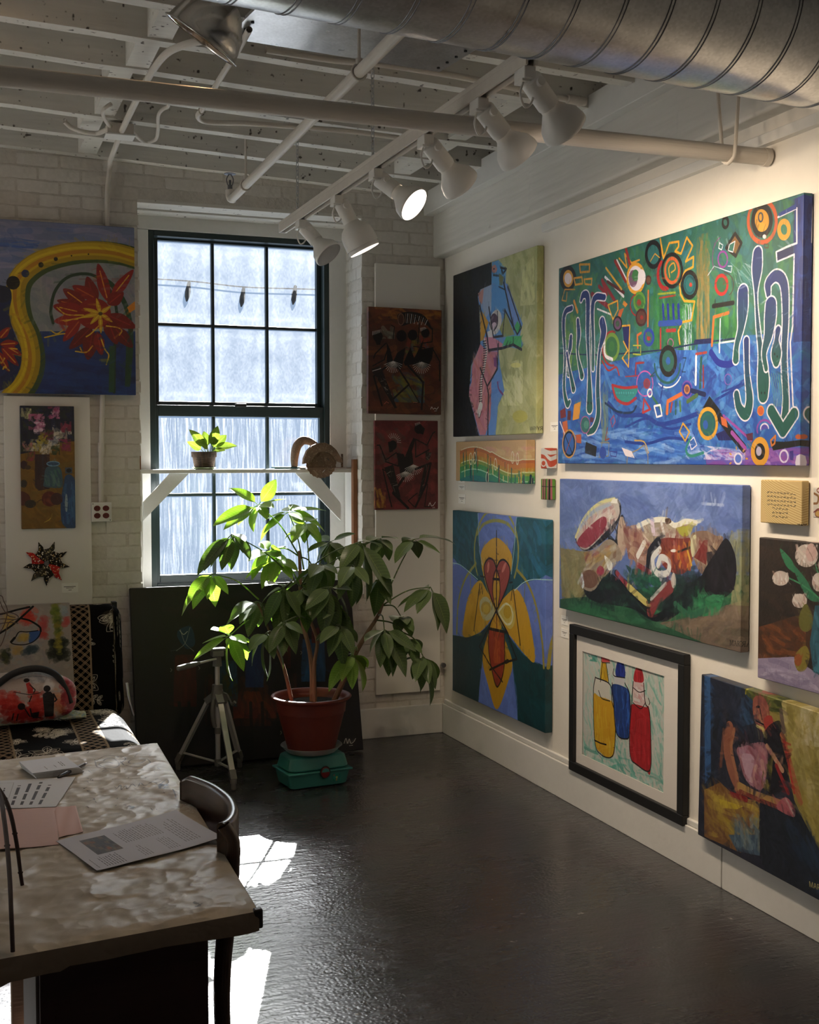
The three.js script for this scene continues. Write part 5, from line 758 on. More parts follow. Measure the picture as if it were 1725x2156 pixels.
{ // framed bottles under glass
  const z0 = 1.568, z1 = 2.492, y0 = 0.164, y1 = 0.836, d = 0.03, fw = 0.042, w = z1 - z0, h = y1 - y0;
  const t = thing('framed_picture', 'black framed drawing of yellow, blue and red bottles in a white mat', 'framed picture', [-0.003, (y0 + y1) / 2, (z0 + z1) / 2], -Math.PI / 2);
  const fr = (a, b, c, e) => part('frame_bar', rbx(a, b, c, e, 0, d, 0.003), M.black, t);
  fr(-w / 2, w / 2, h / 2 - fw, h / 2); fr(-w / 2, w / 2, -h / 2, -h / 2 + fw); fr(-w / 2, -w / 2 + fw, -h / 2 + fw, h / 2 - fw); fr(w / 2 - fw, w / 2, -h / 2 + fw, h / 2 - fw);
  part('backing', bx(-w / 2 + 0.01, w / 2 - 0.01, -h / 2 + 0.01, h / 2 - 0.01, 0, 0.006), M.black, t);
  t.updateMatrixWorld(true);
  const iw = (a, b) => t.localToWorld(V(a, b, 0.012));
  // mat board with a bevelled opening
  const P = [[142, 250], [690, 425], [693, 1205], [152, 945]].map(([x, y]) => t.worldToLocal(atX(1180 + x / 3.165, 1290 + y / 3.165, -0.015)));
  const ax = (P[0].x + P[3].x) / 2, bx2 = (P[1].x + P[2].x) / 2, ay = (P[2].y + P[3].y) / 2, by = (P[0].y + P[1].y) / 2;
  const s = new THREE.Shape([[-w / 2 + 0.03, -h / 2 + 0.03], [w / 2 - 0.03, -h / 2 + 0.03], [w / 2 - 0.03, h / 2 - 0.03], [-w / 2 + 0.03, h / 2 - 0.03]].map((p) => new THREE.Vector2(...p)));
  s.holes.push(new THREE.Path([[ax, ay], [ax, by], [bx2, by], [bx2, ay]].map((p) => new THREE.Vector2(...p))));
  part('mat_board', metres(new THREE.ExtrudeGeometry(s, { depth: 0.003, bevelEnabled: false }).translate(0, 0, 0.010)), std({ color: lin(0.78, 0.74, 0.7), roughness: 0.8 }), t, 'white mat board');
  const m = 0.006, cs = [iw(ax - m, by + m), iw(bx2 + m, by + m), iw(bx2 + m, ay - m), iw(ax - m, ay - m)];
  const tex = art(cs, LOWV, 900, [2.3, 2.4, 2.5], (g) => {
    g.fill('#a9a8a0'); g.strokes([[130, 240], [700, 400], [700, 1220], [130, 960]], ['#6fa898', '#4a9080', '#a8b4ac', '#5f9c8c', '#8fb0a4', '#b4b2ac'], 700, 90, 12, 1.4, 0.35, 0.55); g.strokes([[140, 850], [700, 1080], [700, 1220], [150, 960]], ['#2f7a6c', '#4a9484', '#9ab8ac'], 120, 70, 14, 0.5, 0.8, 0.6);
    const K = '#1a1416';
    const fillB = (p, col, cols) => { g.blob(p, col); g.strokes(p, cols, 60, 120, 10, 1.55, 0.08, 0.6); };
    fillB([[270, 320], [295, 320], [312, 470], [262, 460]], '#b08a1c', ['#c8a024', '#8f6f14']); g.poly([[228, 430], [325, 470], [325, 590], [270, 560], [215, 530]], '#b4aea4'); fillB([[215, 560], [255, 560], [345, 600], [362, 700], [355, 930], [320, 965], [270, 940], [225, 860]], '#b4871c', ['#c89a24', '#a87814', '#d0a838', '#b08018']); g.line([[300, 880], [262, 870], [222, 850]], K, 7); g.curve([[228, 430], [215, 540], [225, 860], [265, 945], [330, 965], [356, 900], [362, 690], [340, 600], [325, 480], [228, 432]], K, 6); g.curve([[250, 520], [270, 570], [325, 590]], K, 5);
    g.poly([[270, 290], [320, 295], [325, 330], [272, 330]], '#a83a40'); g.curve([[268, 290], [272, 330], [325, 335]], K, 4); g.line([[275, 335], [262, 460]], K, 5); g.line([[300, 340], [318, 470]], K, 5);
    fillB([[375, 330], [415, 335], [425, 430], [365, 420]], '#1c2f7a', ['#24389a', '#141f58']); g.poly([[352, 420], [425, 440], [420, 520], [355, 500]], '#a8a6a8'); fillB([[340, 480], [430, 500], [458, 560], [455, 800], [430, 840], [375, 820], [358, 700], [345, 580]], '#1a3468', ['#24489a', '#10204a', '#2f5aa0', '#16306a']); g.curve([[340, 470], [348, 580], [368, 800], [430, 842], [456, 800], [458, 560], [425, 470]], K, 6); g.curve([[350, 375], [352, 420], [425, 435]], K, 5);
    fillB([[498, 370], [535, 375], [548, 460], [485, 455]], '#981c24', ['#b02830', '#7a141c']); g.poly([[480, 460], [550, 470], [565, 600], [540, 640], [478, 600]], '#b89a98'); g.strokes([[480, 470], [550, 480], [560, 600], [485, 600]], ['#c8b4b0', '#a86a6c', '#d0c4be'], 30, 40, 10, 1, 0.8, 0.6); fillB([[475, 610], [560, 630], [588, 660], [596, 1050], [560, 1050], [470, 980], [458, 800], [462, 650]], '#90171e', ['#a8242a', '#781218', '#b83038', '#8a1a20']); g.curve([[480, 460], [470, 600], [455, 800], [462, 960], [500, 1010], [590, 1052], [598, 860], [588, 660], [560, 600], [550, 470]], K, 6); g.curve([[480, 500], [520, 530], [560, 520]], K, 4); g.curve([[478, 600], [530, 640], [562, 600]], K, 4);
    g.line([[580, 570], [592, 600], [585, 615]], K, 4); g.line([[690, 860], [690, 780]], '#3a4a48', 3); g.strokes([[180, 280], [240, 290], [240, 330], [180, 320]], ['#2f7a6c'], 14, 30, 10, 0.2, 0.6, 0.7); g.daub(900, 18, 4, 16, 0.3);
  }, 11);
  part('drawing', new THREE.PlaneGeometry(bx2 - ax + 2 * m, by - ay + 2 * m).translate((ax + bx2) / 2, (ay + by) / 2, 0.0075), std({ map: tex, roughness: 0.6 }), t, 'oil pastel drawing of three sauce bottles');
  part('glass', new THREE.PlaneGeometry(w - 0.06, h - 0.06).translate(0, 0, 0.018), phys({ color: lin(1, 1, 1), transmission: 1, thickness: 0, roughness: 0.02, ior: 1.45 }), t);
}
{ // seated woman, hung slightly askew, running out of the frame
  const d = 0.045, A = atX(1479, 1419, -d), B = atX(1471, 1757, -d), a = Math.atan2(A.z - B.z, A.y - B.y), h = A.distanceTo(B), w = 0.92;
  const right = V(0, -Math.sin(a), Math.cos(a)), c = A.clone().add(B).multiplyScalar(0.5).addScaledVector(right, w / 2);
  galleryPicture(c.z - w / 2, c.z + w / 2, c.y - h / 2, c.y + h / 2, d, 'dark expressive painting of a seated woman with folded arms against yellow', LOWV, 1200, [2.2, 2.3, 2.5], (g) => {
    g.fill('#23242e'); g.poly([[1340, 520], [1480, 560], [1900, 700], [1900, 2000], [1725, 1600], [1560, 1250], [1460, 800], [1330, 560]], '#7a6c34'); g.strokes([[1460, 560], [1900, 660], [1900, 1750], [1700, 1500], [1500, 1000]], ['#8a7a38', '#978848', '#6f6430', '#a8986a', '#8a7c50'], 260, 160, 40, 1.4, 0.4, 0.55); g.strokes([[1600, 620], [1760, 660], [1760, 900], [1600, 880]], ['#a0967c', '#b0a890'], 30, 90, 30, 1.5, 0.4, 0.5);
    g.poly([[930, 420], [1280, 500], [1280, 760], [1100, 900], [1040, 1150], [930, 1500]], '#1f2330'); g.strokes([[930, 420], [1280, 500], [1260, 780], [1060, 900], [1040, 1150], [930, 1400]], ['#181c26', '#2a3246', '#1c2a3e', '#332a30', '#14161c'], 130, 130, 40, 1.3, 0.5, 0.55); g.poly([[960, 420], [1000, 430], [1005, 1080], [965, 1140]], '#2c4a70'); g.strokes([[1190, 520], [1290, 540], [1290, 740], [1200, 760]], ['#2f4560', '#24384e'], 24, 90, 30, 1.2, 0.4, 0.7);
    g.poly([[1330, 1260], [1560, 1270], [1900, 1900], [1900, 2200], [1380, 1760], [1320, 1600]], '#191d26'); g.strokes([[1500, 1260], [1620, 1330], [1900, 1950], [1700, 1950], [1480, 1660]], ['#1d2c40', '#25384e', '#161e2c'], 80, 170, 40, 1.1, 0.3, 0.6);
    g.poly([[960, 1180], [1070, 1130], [1140, 1200], [1260, 1250], [1330, 1320], [1320, 1560], [1200, 1600], [960, 1490]], '#6a4a2c'); g.strokes([[960, 1170], [1330, 1260], [1320, 1560], [970, 1480]], ['#7a5a30', '#8a7428', '#5a3c28', '#6a4a34', '#a08a34'], 140, 120, 36, 0.8, 0.6, 0.55); g.poly([[1060, 1240], [1220, 1290], [1180, 1310], [1070, 1300]], '#a08a28');
    g.poly([[1120, 1480], [1330, 1480], [1330, 1620], [1180, 1590]], '#3a4a58'); g.strokes([[1160, 1340], [1330, 1340], [1330, 1600], [1160, 1560]], ['#5a6a70', '#34485a', '#6a6a5a', '#7a8480'], 50, 110, 24, 1.4, 0.5, 0.6);
    g.blob([[1235, 530], [1300, 500], [1400, 540], [1470, 600], [1470, 660], [1380, 650], [1300, 600]], '#3f4420'); g.strokes([[1230, 500], [1480, 570], [1470, 660], [1300, 600]], ['#4a4f24', '#2a2f18', '#6a6a2c'], 40, 60, 22, 0.5, 0.7, 0.6); g.blob([[1290, 570], [1350, 560], [1390, 640], [1390, 760], [1340, 790], [1290, 700]], '#7a4438'); g.strokes([[1285, 570], [1390, 570], [1390, 780], [1300, 740]], ['#8a5040', '#6a3030', '#a08058', '#5a3a3a'], 40, 70, 20, 1.3, 0.4, 0.6); g.blob([[1360, 700], [1410, 690], [1415, 760], [1370, 800]], '#8a2f28'); g.ell(1318, 628, 14, 9, '#14121a'); g.line([[1330, 640], [1345, 710]], '#2a1a1a', 6); g.line([[1305, 720], [1355, 745]], '#14101a', 8); g.line([[1310, 755], [1355, 775]], '#a89a58', 16);
    g.blob([[1360, 800], [1460, 720], [1480, 850], [1520, 1100], [1400, 1230], [1380, 1000]], '#15131a'); g.blob([[1180, 900], [1280, 870], [1370, 880], [1380, 1050], [1340, 1180], [1240, 1120], [1200, 1000]], '#7a5058'); g.strokes([[1180, 890], [1370, 880], [1370, 1170], [1240, 1120]], ['#8a5a60', '#a08090', '#6a3a40', '#b08a78', '#8a4a58'], 90, 90, 28, 1.3, 0.6, 0.6); g.blob([[1210, 950], [1290, 960], [1270, 1090], [1240, 1090]], '#9a7a84'); g.strokes([[1360, 960], [1420, 960], [1400, 1200], [1340, 1160]], ['#4a4a20', '#2a2a18', '#7a6a30'], 30, 90, 20, 1.5, 0.3, 0.6);
    g.curve([[1130, 760], [1110, 900], [1140, 1050], [1190, 1180]], '#7a4a38', 64); g.curve([[1160, 780], [1140, 900], [1180, 1100]], '#8a5a40', 26); g.line([[1090, 780], [1070, 1020]], '#5a3a30', 24); g.line([[1195, 1160], [1300, 1220], [1440, 1270], [1520, 1300]], '#92703f', 54); g.line([[1200, 1190], [1330, 1250], [1460, 1300]], '#6a3028', 24); g.blob([[1440, 1290], [1500, 1230], [1560, 1290], [1560, 1360], [1480, 1330]], '#8f4a50'); g.line([[1505, 1240], [1560, 1350]], '#a08078', 14); g.line([[1380, 890], [1480, 1050]], '#9a7058', 30); g.line([[1440, 1020], [1520, 1200]], '#7a1f22', 26); g.line([[1480, 820], [1600, 1260]], '#8a5030', 40); g.line([[1490, 850], [1560, 1200]], '#962a24', 16); g.line([[1470, 650], [1490, 790]], '#5a4a40', 30); g.line([[1140, 1210], [1240, 1245]], '#701c20', 30);
    g.strokes([[1160, 740], [1260, 760], [1260, 880], [1180, 900]], ['#101014', '#24202a', '#3a2a34'], 30, 70, 22, 1.2, 0.5, 0.7); g.curve([[1235, 540], [1245, 510], [1300, 505], [1500, 545]], '#8a8024', 10);
    g.daub(2600, 36, 12, 18, 0.4); g.text('MARY', 1658, 1825, 40, '#a89a60', 'sans-serif', 0.35);
  }, 12, undefined, -a);
}
// title cards
const cardTex = canvasTex(128, 84, (c, w, h) => { c.fillStyle = '#f1efea'; c.fillRect(0, 0, w, h); c.fillStyle = '#4a4846'; c.fillRect(16, 30, 92, 5); c.fillRect(34, 42, 56, 4); c.fillRect(52, 60, 24, 4); });
M.card = std({ map: cardTex, roughness: 0.8 });
const cardGeo = (w, h) => { const g = new THREE.BoxGeometry(w, h, 0.0015); return g; };
function wallCard(pxs, label) {
  const A = atX(pxs[0], pxs[1], 0), B = atX(pxs[2], pxs[3], 0), w = Math.max(0.05, B.z - A.z), h = Math.abs(A.y - B.y);
  const m = single('title_card', cardGeo(w, h), M.card, label, 'label card', 'title cards on the walls'); m.position.set(-0.001, (A.y + B.y) / 2, A.z + w / 2); m.rotation.y = -Math.PI / 2;
}
wallCard([1160, 889, 1178, 908], 'white title card between the nude figure painting and the huge abstract');
wallCard([966, 1003, 980, 1017], 'upper white title card beside the wax rainbow painting');
wallCard([966, 1020, 980, 1032], 'middle white title card beside the wax rainbow painting');
wallCard([966, 1040, 981, 1061], 'lowest white title card beside the wax rainbow painting');
wallCard([1182.5, 1295, 1197, 1318], 'white title card under the corner of the reclining figure painting');
wallCard([1182.5, 1322, 1197, 1345], 'white title card touching the black picture frame');

// ---------------------------------------------------------------- pictures and panels on the brick wall
const LW = [3.0, 3.1, 3.2];     // the brick wall lies in shade: dim colour to surface colour
function wallPicture(name, x0, x1, y0, y1, zb, d, label, view, res, gain, draw, seed, roll = 0, category = 'painting') {
  const w = x1 - x0, h = y1 - y0, o = new THREE.Object3D(); o.position.set((x0 + x1) / 2, (y0 + y1) / 2, zb); o.rotation.z = roll; o.updateMatrixWorld(true);
  const corners = [[-w / 2, h / 2], [w / 2, h / 2], [w / 2, -h / 2], [-w / 2, -h / 2]].map(([x, y]) => o.localToWorld(V(x, y, d)));
  const m = single(name, canvasBox(w, h, d), artMat(art(corners, view, res, gain, draw, seed)), label, category); m.position.copy(o.position); m.quaternion.copy(o.quaternion); return m;
}
M.panel = std({ color: lin(0.76, 0.73, 0.68), roughness: 0.7, bumpMap: rep(nFine, 2), bumpScale: 0.0005 });
{ const a = atZ(786, 553, 0.014), b = atZ(921, 562, 0.014), c = atZ(794, 1462, 0.014), m = single('display_panel', rbx(-0.43, -0.038, 0.25, 2.683, 0.006, 0.026, 0.002), M.panel, 'tall narrow white panel behind the two drummer paintings', 'panel'); }
single('display_panel', rbx(-2.413, -1.99, 0.2, 1.91, 0.006, 0.022, 0.002), M.panel, 'white panel carrying the floral still life and the fabric pinwheel', 'panel');
const AFV = [560, 420, 3.17];
const drum = (g, pts, cols) => { g.poly(pts, '#14100f'); g.strokes(pts, cols ?? ['#8a7a6a', '#5a4a40', '#a89a8a'], 26, 26, 3, 0.4, 1.4, 0.8); };
const limb = (g, pts, w) => g.line(pts, '#0b0909', w);
{
  const zb = 0.027, zf = zb + 0.03, P = [atZ(775.5, 643, zf), atZ(932, 655, zf), atZ(928, 874, zf), atZ(774.5, 870, zf)];
  wallPicture('painting', P[0].x, (P[1].x + P[2].x) / 2, (P[3].y + P[2].y) / 2, (P[0].y + P[1].y) / 2, zb, 0.03, 'brown and rust painting of three dancing drummers under a carved horn', AFV, 800, LW, (g) => {
    g.fill('#3a1d15'); const all = [[660, 690], [1200, 730], [1190, 1450], [660, 1440]]; g.strokes(all, ['#4a1f16', '#5a2a18', '#2f1a14', '#6a3a1c', '#3a2418', '#54281c'], 220, 130, 46, 0.3, 1.2, 0.5); g.strokes([[690, 710], [1170, 740], [1170, 800], [690, 800]], ['#7a4a1c', '#8a5a20', '#5a2a1a'], 50, 80, 30, 0.2, 0.6, 0.6); g.strokes([[840, 1150], [1060, 1150], [1060, 1360], [840, 1350]], ['#5a5a20', '#6a6428', '#2a3a4a', '#26455a', '#4a4a24'], 60, 90, 30, 0.6, 0.8, 0.55); g.strokes([[740, 830], [860, 830], [860, 930], [740, 930]], ['#7a7a68', '#5a5a4a', '#4a4438'], 24, 60, 24, 1, 0.8, 0.6); g.strokes([[940, 880], [1100, 900], [1080, 1060], [930, 1040]], ['#26455a', '#6a6420', '#7a2a20', '#3a4a3a'], 40, 60, 22, 0.8, 1, 0.5);
    const K = '#0a0809', W = '#b8aca0';
    g.blob([[880, 770], [960, 750], [1050, 770], [1100, 840], [1108, 870], [1040, 815], [960, 830], [900, 840]], '#120d0c'); g.ell(902, 800, 20, 38, '#3a2018', '#6a4a38', 5); for (let i = 0; i < 12; i++) g.line([[935 + i * 13, 762 + i * i * 0.35], [930 + i * 12, 822 + i * 1.5]], i % 2 ? W : '#6a4a3a', 4);
    for (const [x, y, r] of [[905, 910, 34], [980, 905, 32], [748, 915, 32], [1065, 890, 28]]) g.ell(x, y, r, r * 1.12, K); g.poly([[715, 910], [740, 970], [765, 970], [770, 900]], K); for (let i = 0; i < 7; i++) { g.line([[712 + i * 9, 905 - i * 3], [714 + i * 9, 880 - i * 2]], W, 3); g.line([[1035 + i * 6, 880 - i * 3], [1030 + i * 5, 858 - i]], W, 2.5); }
    g.poly([[805, 950], [830, 1000], [850, 1080], [880, 1020], [930, 990], [910, 1120], [880, 1130], [805, 1110], [810, 1010]], K); g.poly([[965, 985], [990, 1060], [1040, 960], [1055, 925], [1040, 1000], [1120, 985], [1110, 1060], [1080, 1120], [1040, 1130], [985, 1100], [930, 1110], [920, 1090]], K);
    for (const [x, y] of [[850, 1085], [1040, 1090]]) for (let i = 0; i < 13; i++) { const a = 0.25 + i * 0.22; g.line([[x, y - 6], [x + Math.cos(a) * 62, y + Math.sin(a) * 72]], W, 3); }
    limb(g, [[800, 960], [730, 1030], [720, 1060]], 8); limb(g, [[810, 1010], [790, 1070], [715, 1110]], 8); limb(g, [[850, 930], [858, 850], [840, 840]], 6); limb(g, [[1015, 960], [1025, 830], [1000, 780]], 6); limb(g, [[1040, 960], [1110, 950], [1112, 860]], 7); limb(g, [[985, 980], [1060, 990], [1075, 1060]], 6); limb(g, [[800, 1120], [720, 1180], [775, 1375]], 12); limb(g, [[880, 1120], [955, 1235], [840, 1340]], 12); limb(g, [[890, 1130], [1025, 1355], [990, 1360]], 7); limb(g, [[950, 1110], [1050, 1220], [1040, 1400]], 13); limb(g, [[1110, 990], [1160, 1080], [1160, 1210]], 8);
    drum(g, [[705, 1130], [765, 1110], [875, 1390], [860, 1395]]); g.poly([[705, 1130], [765, 1110], [775, 1150], [715, 1165]], '#1c1513'); g.line([[712, 1145], [768, 1128]], W, 4); drum(g, [[750, 1185], [790, 1170], [830, 1310], [800, 1290]]);
    for (const p of [[[790, 1365], [805, 1350], [820, 1358]], [[985, 1355], [1012, 1356]]]) g.line(p, '#c05a48', 3); g.curve([[1100, 1400], [1108, 1385], [1118, 1400], [1128, 1392], [1140, 1400], [1152, 1385]], '#d8d0c4', 4); g.line([[1125, 1412], [1142, 1410]], '#d8d0c4', 2.5); g.daub(900, 18, 6, 12, 0.3);
  }, 21, -0.006);
}
{
  const zb = 0.027, zf = zb + 0.02, P = [atZ(789, 885, zf), atZ(923.5, 886, zf), atZ(922, 1073, zf), atZ(788, 1072, zf)];
  wallPicture('painting', P[0].x, (P[1].x + P[2].x) / 2, (P[3].y + P[2].y) / 2, (P[0].y + P[1].y) / 2, zb, 0.02, 'dark red painting of two drummers seated with tall drums', AFV, 700, LW, (g) => {
    g.fill('#4c1c1c'); g.strokes([[710, 1460], [1170, 1460], [1170, 2090], [710, 2090]], ['#5a2020', '#3f1818', '#682828', '#4a1c1e', '#742c2a', '#3a1a1a'], 220, 120, 44, 0.5, 1.2, 0.5); g.strokes([[725, 1920], [800, 1920], [800, 2060], [725, 2060]], ['#8a6a20', '#6a3a1c', '#a07a28'], 24, 50, 18, 1.3, 0.5, 0.5); g.strokes([[740, 1560], [960, 1500], [900, 1720], [740, 1780]], ['#4a3a30', '#5a3028', '#3a3a34'], 40, 80, 30, 0.8, 0.8, 0.4);
    const K = '#0a0809', W = '#b8aca0';
    g.ell(1020, 1530, 28, 34, K); g.poly([[1030, 1500], [1062, 1530], [1050, 1570], [1025, 1560]], K); g.ell(848, 1640, 26, 32, K); g.poly([[815, 1620], [850, 1610], [850, 1680], [825, 1690]], K); for (let i = 0; i < 10; i++) { const a = -2.3 + i * 0.26; g.line([[850 + Math.cos(a) * 26, 1620 + Math.sin(a) * 30], [850 + Math.cos(a) * 52, 1620 + Math.sin(a) * 60]], W, 2.5); } for (let i = 0; i < 6; i++) g.line([[1000 + i * 6, 1512 - i * 3], [996 + i * 6, 1495 - i * 2]], W, 2.5);
    g.poly([[1000, 1600], [975, 1680], [985, 1760], [940, 1800], [920, 1740], [960, 1640], [985, 1590]], K); g.poly([[870, 1690], [920, 1700], [950, 1780], [1010, 1790], [940, 1850], [900, 1860], [890, 1780]], K); for (const [x, y] of [[930, 1835], [985, 1790]]) for (let i = 0; i < 13; i++) { const a = 0.1 + i * 0.24; g.line([[x, y - 20], [x + Math.cos(a) * 58, y + Math.sin(a) * 50]], W, 3); }
    limb(g, [[1000, 1600], [1075, 1640], [1115, 1560], [1130, 1550]], 8); limb(g, [[1000, 1610], [1000, 1720], [1090, 1670]], 8); limb(g, [[870, 1690], [800, 1740], [760, 1640], [745, 1640]], 8); limb(g, [[890, 1700], [885, 1780], [800, 1750]], 8); limb(g, [[1000, 1800], [1100, 1760], [1070, 1900], [1000, 2050]], 14); limb(g, [[920, 1860], [850, 1960], [950, 2060]], 16); limb(g, [[830, 1830], [780, 1800], [840, 2050]], 8); limb(g, [[1010, 1960], [950, 2010], [990, 2050]], 6); limb(g, [[1080, 1900], [1060, 2050], [1100, 2050]], 6);
    drum(g, [[790, 1790], [850, 1770], [900, 1990], [870, 1990]]); drum(g, [[1065, 1680], [1108, 1690], [1090, 1740], [1070, 1740]]); drum(g, [[1060, 1770], [1085, 1775], [1040, 1960], [1010, 2030]]);
    g.curve([[1086, 2045], [1096, 2025], [1106, 2045], [1120, 2038], [1132, 2020]], '#d8d0c4', 4); g.line([[1112, 2058], [1128, 2057]], '#d8d0c4', 2.5); g.daub(800, 18, 6, 12, 0.3);
  }, 22, 0.003);
}
{ // large swirl and lilies, running out of the frame
  const SV = [0, 420, 3.08], zb = 0.037, d = 0.03, A = atZ(281, 479, zb + d), B = atZ(288.5, 832, zb + d);
  wallPicture('painting', -3.35, (A.x + B.x) / 2, B.y, A.y, zb, d, 'large painting of red spidery lilies and a yellow swirl over blue water', SV, 1500, [2.7, 2.8, 2.9], (g) => {
    g.fill('#565a6e'); g.strokes([[-1400, 80], [900, 180], [900, 460], [-1400, 420]], ['#5d6078', '#4f556c', '#6a6880', '#3f4f74', '#746e80'], 260, 220, 40, 0.06, 0.1, 0.5); g.strokes([[-100, 230], [260, 270], [240, 320], [-100, 300]], ['#27386a', '#2f4a80'], 20, 140, 20, 0.05, 0.08, 0.6);
    g.poly([[180, 480], [500, 370], [900, 400], [900, 880], [200, 880]], '#5f6264'); g.strokes([[190, 420], [900, 400], [900, 870], [190, 870]], ['#6a6e6a', '#5a5c66', '#74706e', '#545a5e', '#6e6470'], 180, 140, 50, 0.8, 0.9, 0.45);
    g.poly([[200, 855], [900, 855], [900, 1300], [200, 1300]], '#0c2350'); g.strokes([[210, 855], [900, 855], [900, 1280], [210, 1280]], ['#0a1e48', '#10305f', '#0c2858', '#081838'], 160, 160, 40, 0.1, 0.25, 0.5);
    // yellow ribbon
    const rib = [[900, 385], [760, 345], [600, 330], [430, 345], [250, 400], [130, 500], [100, 620], [120, 760], [180, 900], [200, 1050], [160, 1180], [60, 1290]];
    g.curve(rib.map(([x, y]) => [x + 20, y + 10]), '#2a3a1c', 150); g.curve(rib, '#7d6410', 126); g.curve(rib.map(([x, y]) => [x - 12, y - 8]), '#96790f', 86); g.curve(rib.map(([x, y]) => [x - 6, y + 6]), '#8a5c12', 26); g.curve(rib.map(([x, y]) => [x - 26, y - 18]), '#a58a18', 16);
    g.blob([[-260, 560], [20, 560], [75, 620], [60, 740], [90, 860], [140, 990], [110, 1140], [0, 1240], [-300, 1260]], '#0a1838'); g.strokes([[-200, 800], [120, 860], [130, 1100], [-200, 1230]], ['#0c2048', '#0a1630'], 50, 120, 40, 1, 0.5, 0.5);
    for (const [x, y, r, col] of [[85, 540, 44, '#07080c'], [165, 480, 25, '#16223e'], [266, 424, 17, '#0a0c0c'], [362, 386, 13, '#0a0c10'], [464, 365, 5, '#0a0a0a'], [574, 355, 5, '#0a0a0a'], [20, 615, 55, '#0d1528']]) g.ell(x, y, r, r, col);
    // stem loop
    g.curve([[740, 1250], [745, 950], [760, 760], [720, 600], [600, 490], [450, 500], [360, 590], [330, 720], [345, 800]], '#15291c', 20); g.curve([[830, 1200], [850, 900], [820, 700], [740, 570], [680, 520]], '#17331f', 34);
    g.poly([[710, 950], [745, 950], [740, 1250], [705, 1250]], '#1a3a24'); g.poly([[820, 900], [860, 900], [845, 1210], [810, 1215]], '#17321e');
    const petal = (x0, y0, x1, y1, w, col = '#681010', mid = '#8a3a14') => { const dx = x1 - x0, dy = y1 - y0, l = Math.hypot(dx, dy), nx = -dy / l * w, ny = dx / l * w; g.blob([[x0, y0], [x0 + dx * 0.35 + nx, y0 + dy * 0.35 + ny], [x0 + dx * 0.75 + nx * 0.7, y0 + dy * 0.75 + ny * 0.7], [x1, y1], [x0 + dx * 0.75 - nx * 0.7, y0 + dy * 0.75 - ny * 0.7], [x0 + dx * 0.35 - nx, y0 + dy * 0.35 - ny]], col); g.line([[x0 + dx * 0.1, y0 + dy * 0.1], [x0 + dx * 0.8, y0 + dy * 0.8]], mid, 8); };
    petal(720, 640, 865, 455, 34, '#701212', '#a87a18'); petal(700, 660, 635, 415, 38, '#6a1010', '#a8641c'); petal(620, 680, 565, 500, 42, '#5a0d0d', '#6a1414'); petal(620, 640, 470, 560, 38, '#641010', '#8a3a14'); petal(560, 690, 410, 580, 40, '#5a0e0e', '#a8701c'); petal(520, 690, 370, 655, 28, '#5a0c0c', '#8a3a14'); petal(560, 740, 345, 690, 48, '#6a1010', '#a87c1c'); petal(560, 770, 350, 790, 40, '#701212', '#a87c1c'); petal(520, 780, 410, 920, 34, '#6a1212', '#8a3a18'); petal(700, 680, 800, 600, 44, '#5f0d0d', '#7a1c14'); petal(700, 750, 880, 830, 44, '#5a0c0c', '#701818'); petal(690, 760, 760, 940, 46, '#520b0b', '#6a1212'); petal(740, 830, 860, 960, 40, '#4a0a0a', '#641010'); petal(600, 820, 450, 970, 38, '#4a0a0a', '#641010'); petal(600, 850, 570, 1040, 50, '#4f0b0b', '#641010'); petal(630, 860, 660, 1010, 34, '#641010', '#7a1c14'); g.ell(610, 740, 110, 100, '#681010');
    for (const [x, y] of [[540, 705], [520, 765], [585, 810], [655, 870], [730, 795], [720, 690], [625, 640]]) { petal(650, 740, x, y, 14, '#96700f', '#a88a20'); } g.ell(652, 740, 14, 12, '#2a3010');
    for (const c of [[[370, 700], [430, 745], [540, 750]], [[420, 790], [480, 775], [560, 760]], [[690, 820], [760, 830], [790, 850], [775, 880]], [[655, 900], [680, 970], [705, 1010], [690, 1070]], [[560, 890], [590, 870], [640, 820]], [[290, 895], [380, 875], [420, 870]], [[490, 985], [560, 990], [600, 950]], [[520, 960], [530, 985]], [[330, 850], [370, 870], [420, 840]]]) g.curve(c, '#a5821c', 9);
    g.poly([[825, 700], [880, 655], [880, 710], [840, 735]], '#a8641a'); for (const [x0, y0, x1, y1] of [[20, 940, 140, 1010], [0, 900, 60, 830], [10, 960, 120, 1080], [-20, 980, 60, 1120], [0, 940, 120, 930]]) petal(x0, y0, x1, y1, 26, '#681212', '#a0641c');
    for (const c of [[[30, 1030], [10, 1060], [0, 1050]], [[60, 1110], [30, 1085], [20, 1100]], [[110, 970], [70, 965]]]) g.curve(c, '#a5821c', 9); g.daub(2200, 34, 9, 10, 0.3);
  }, 23);
}
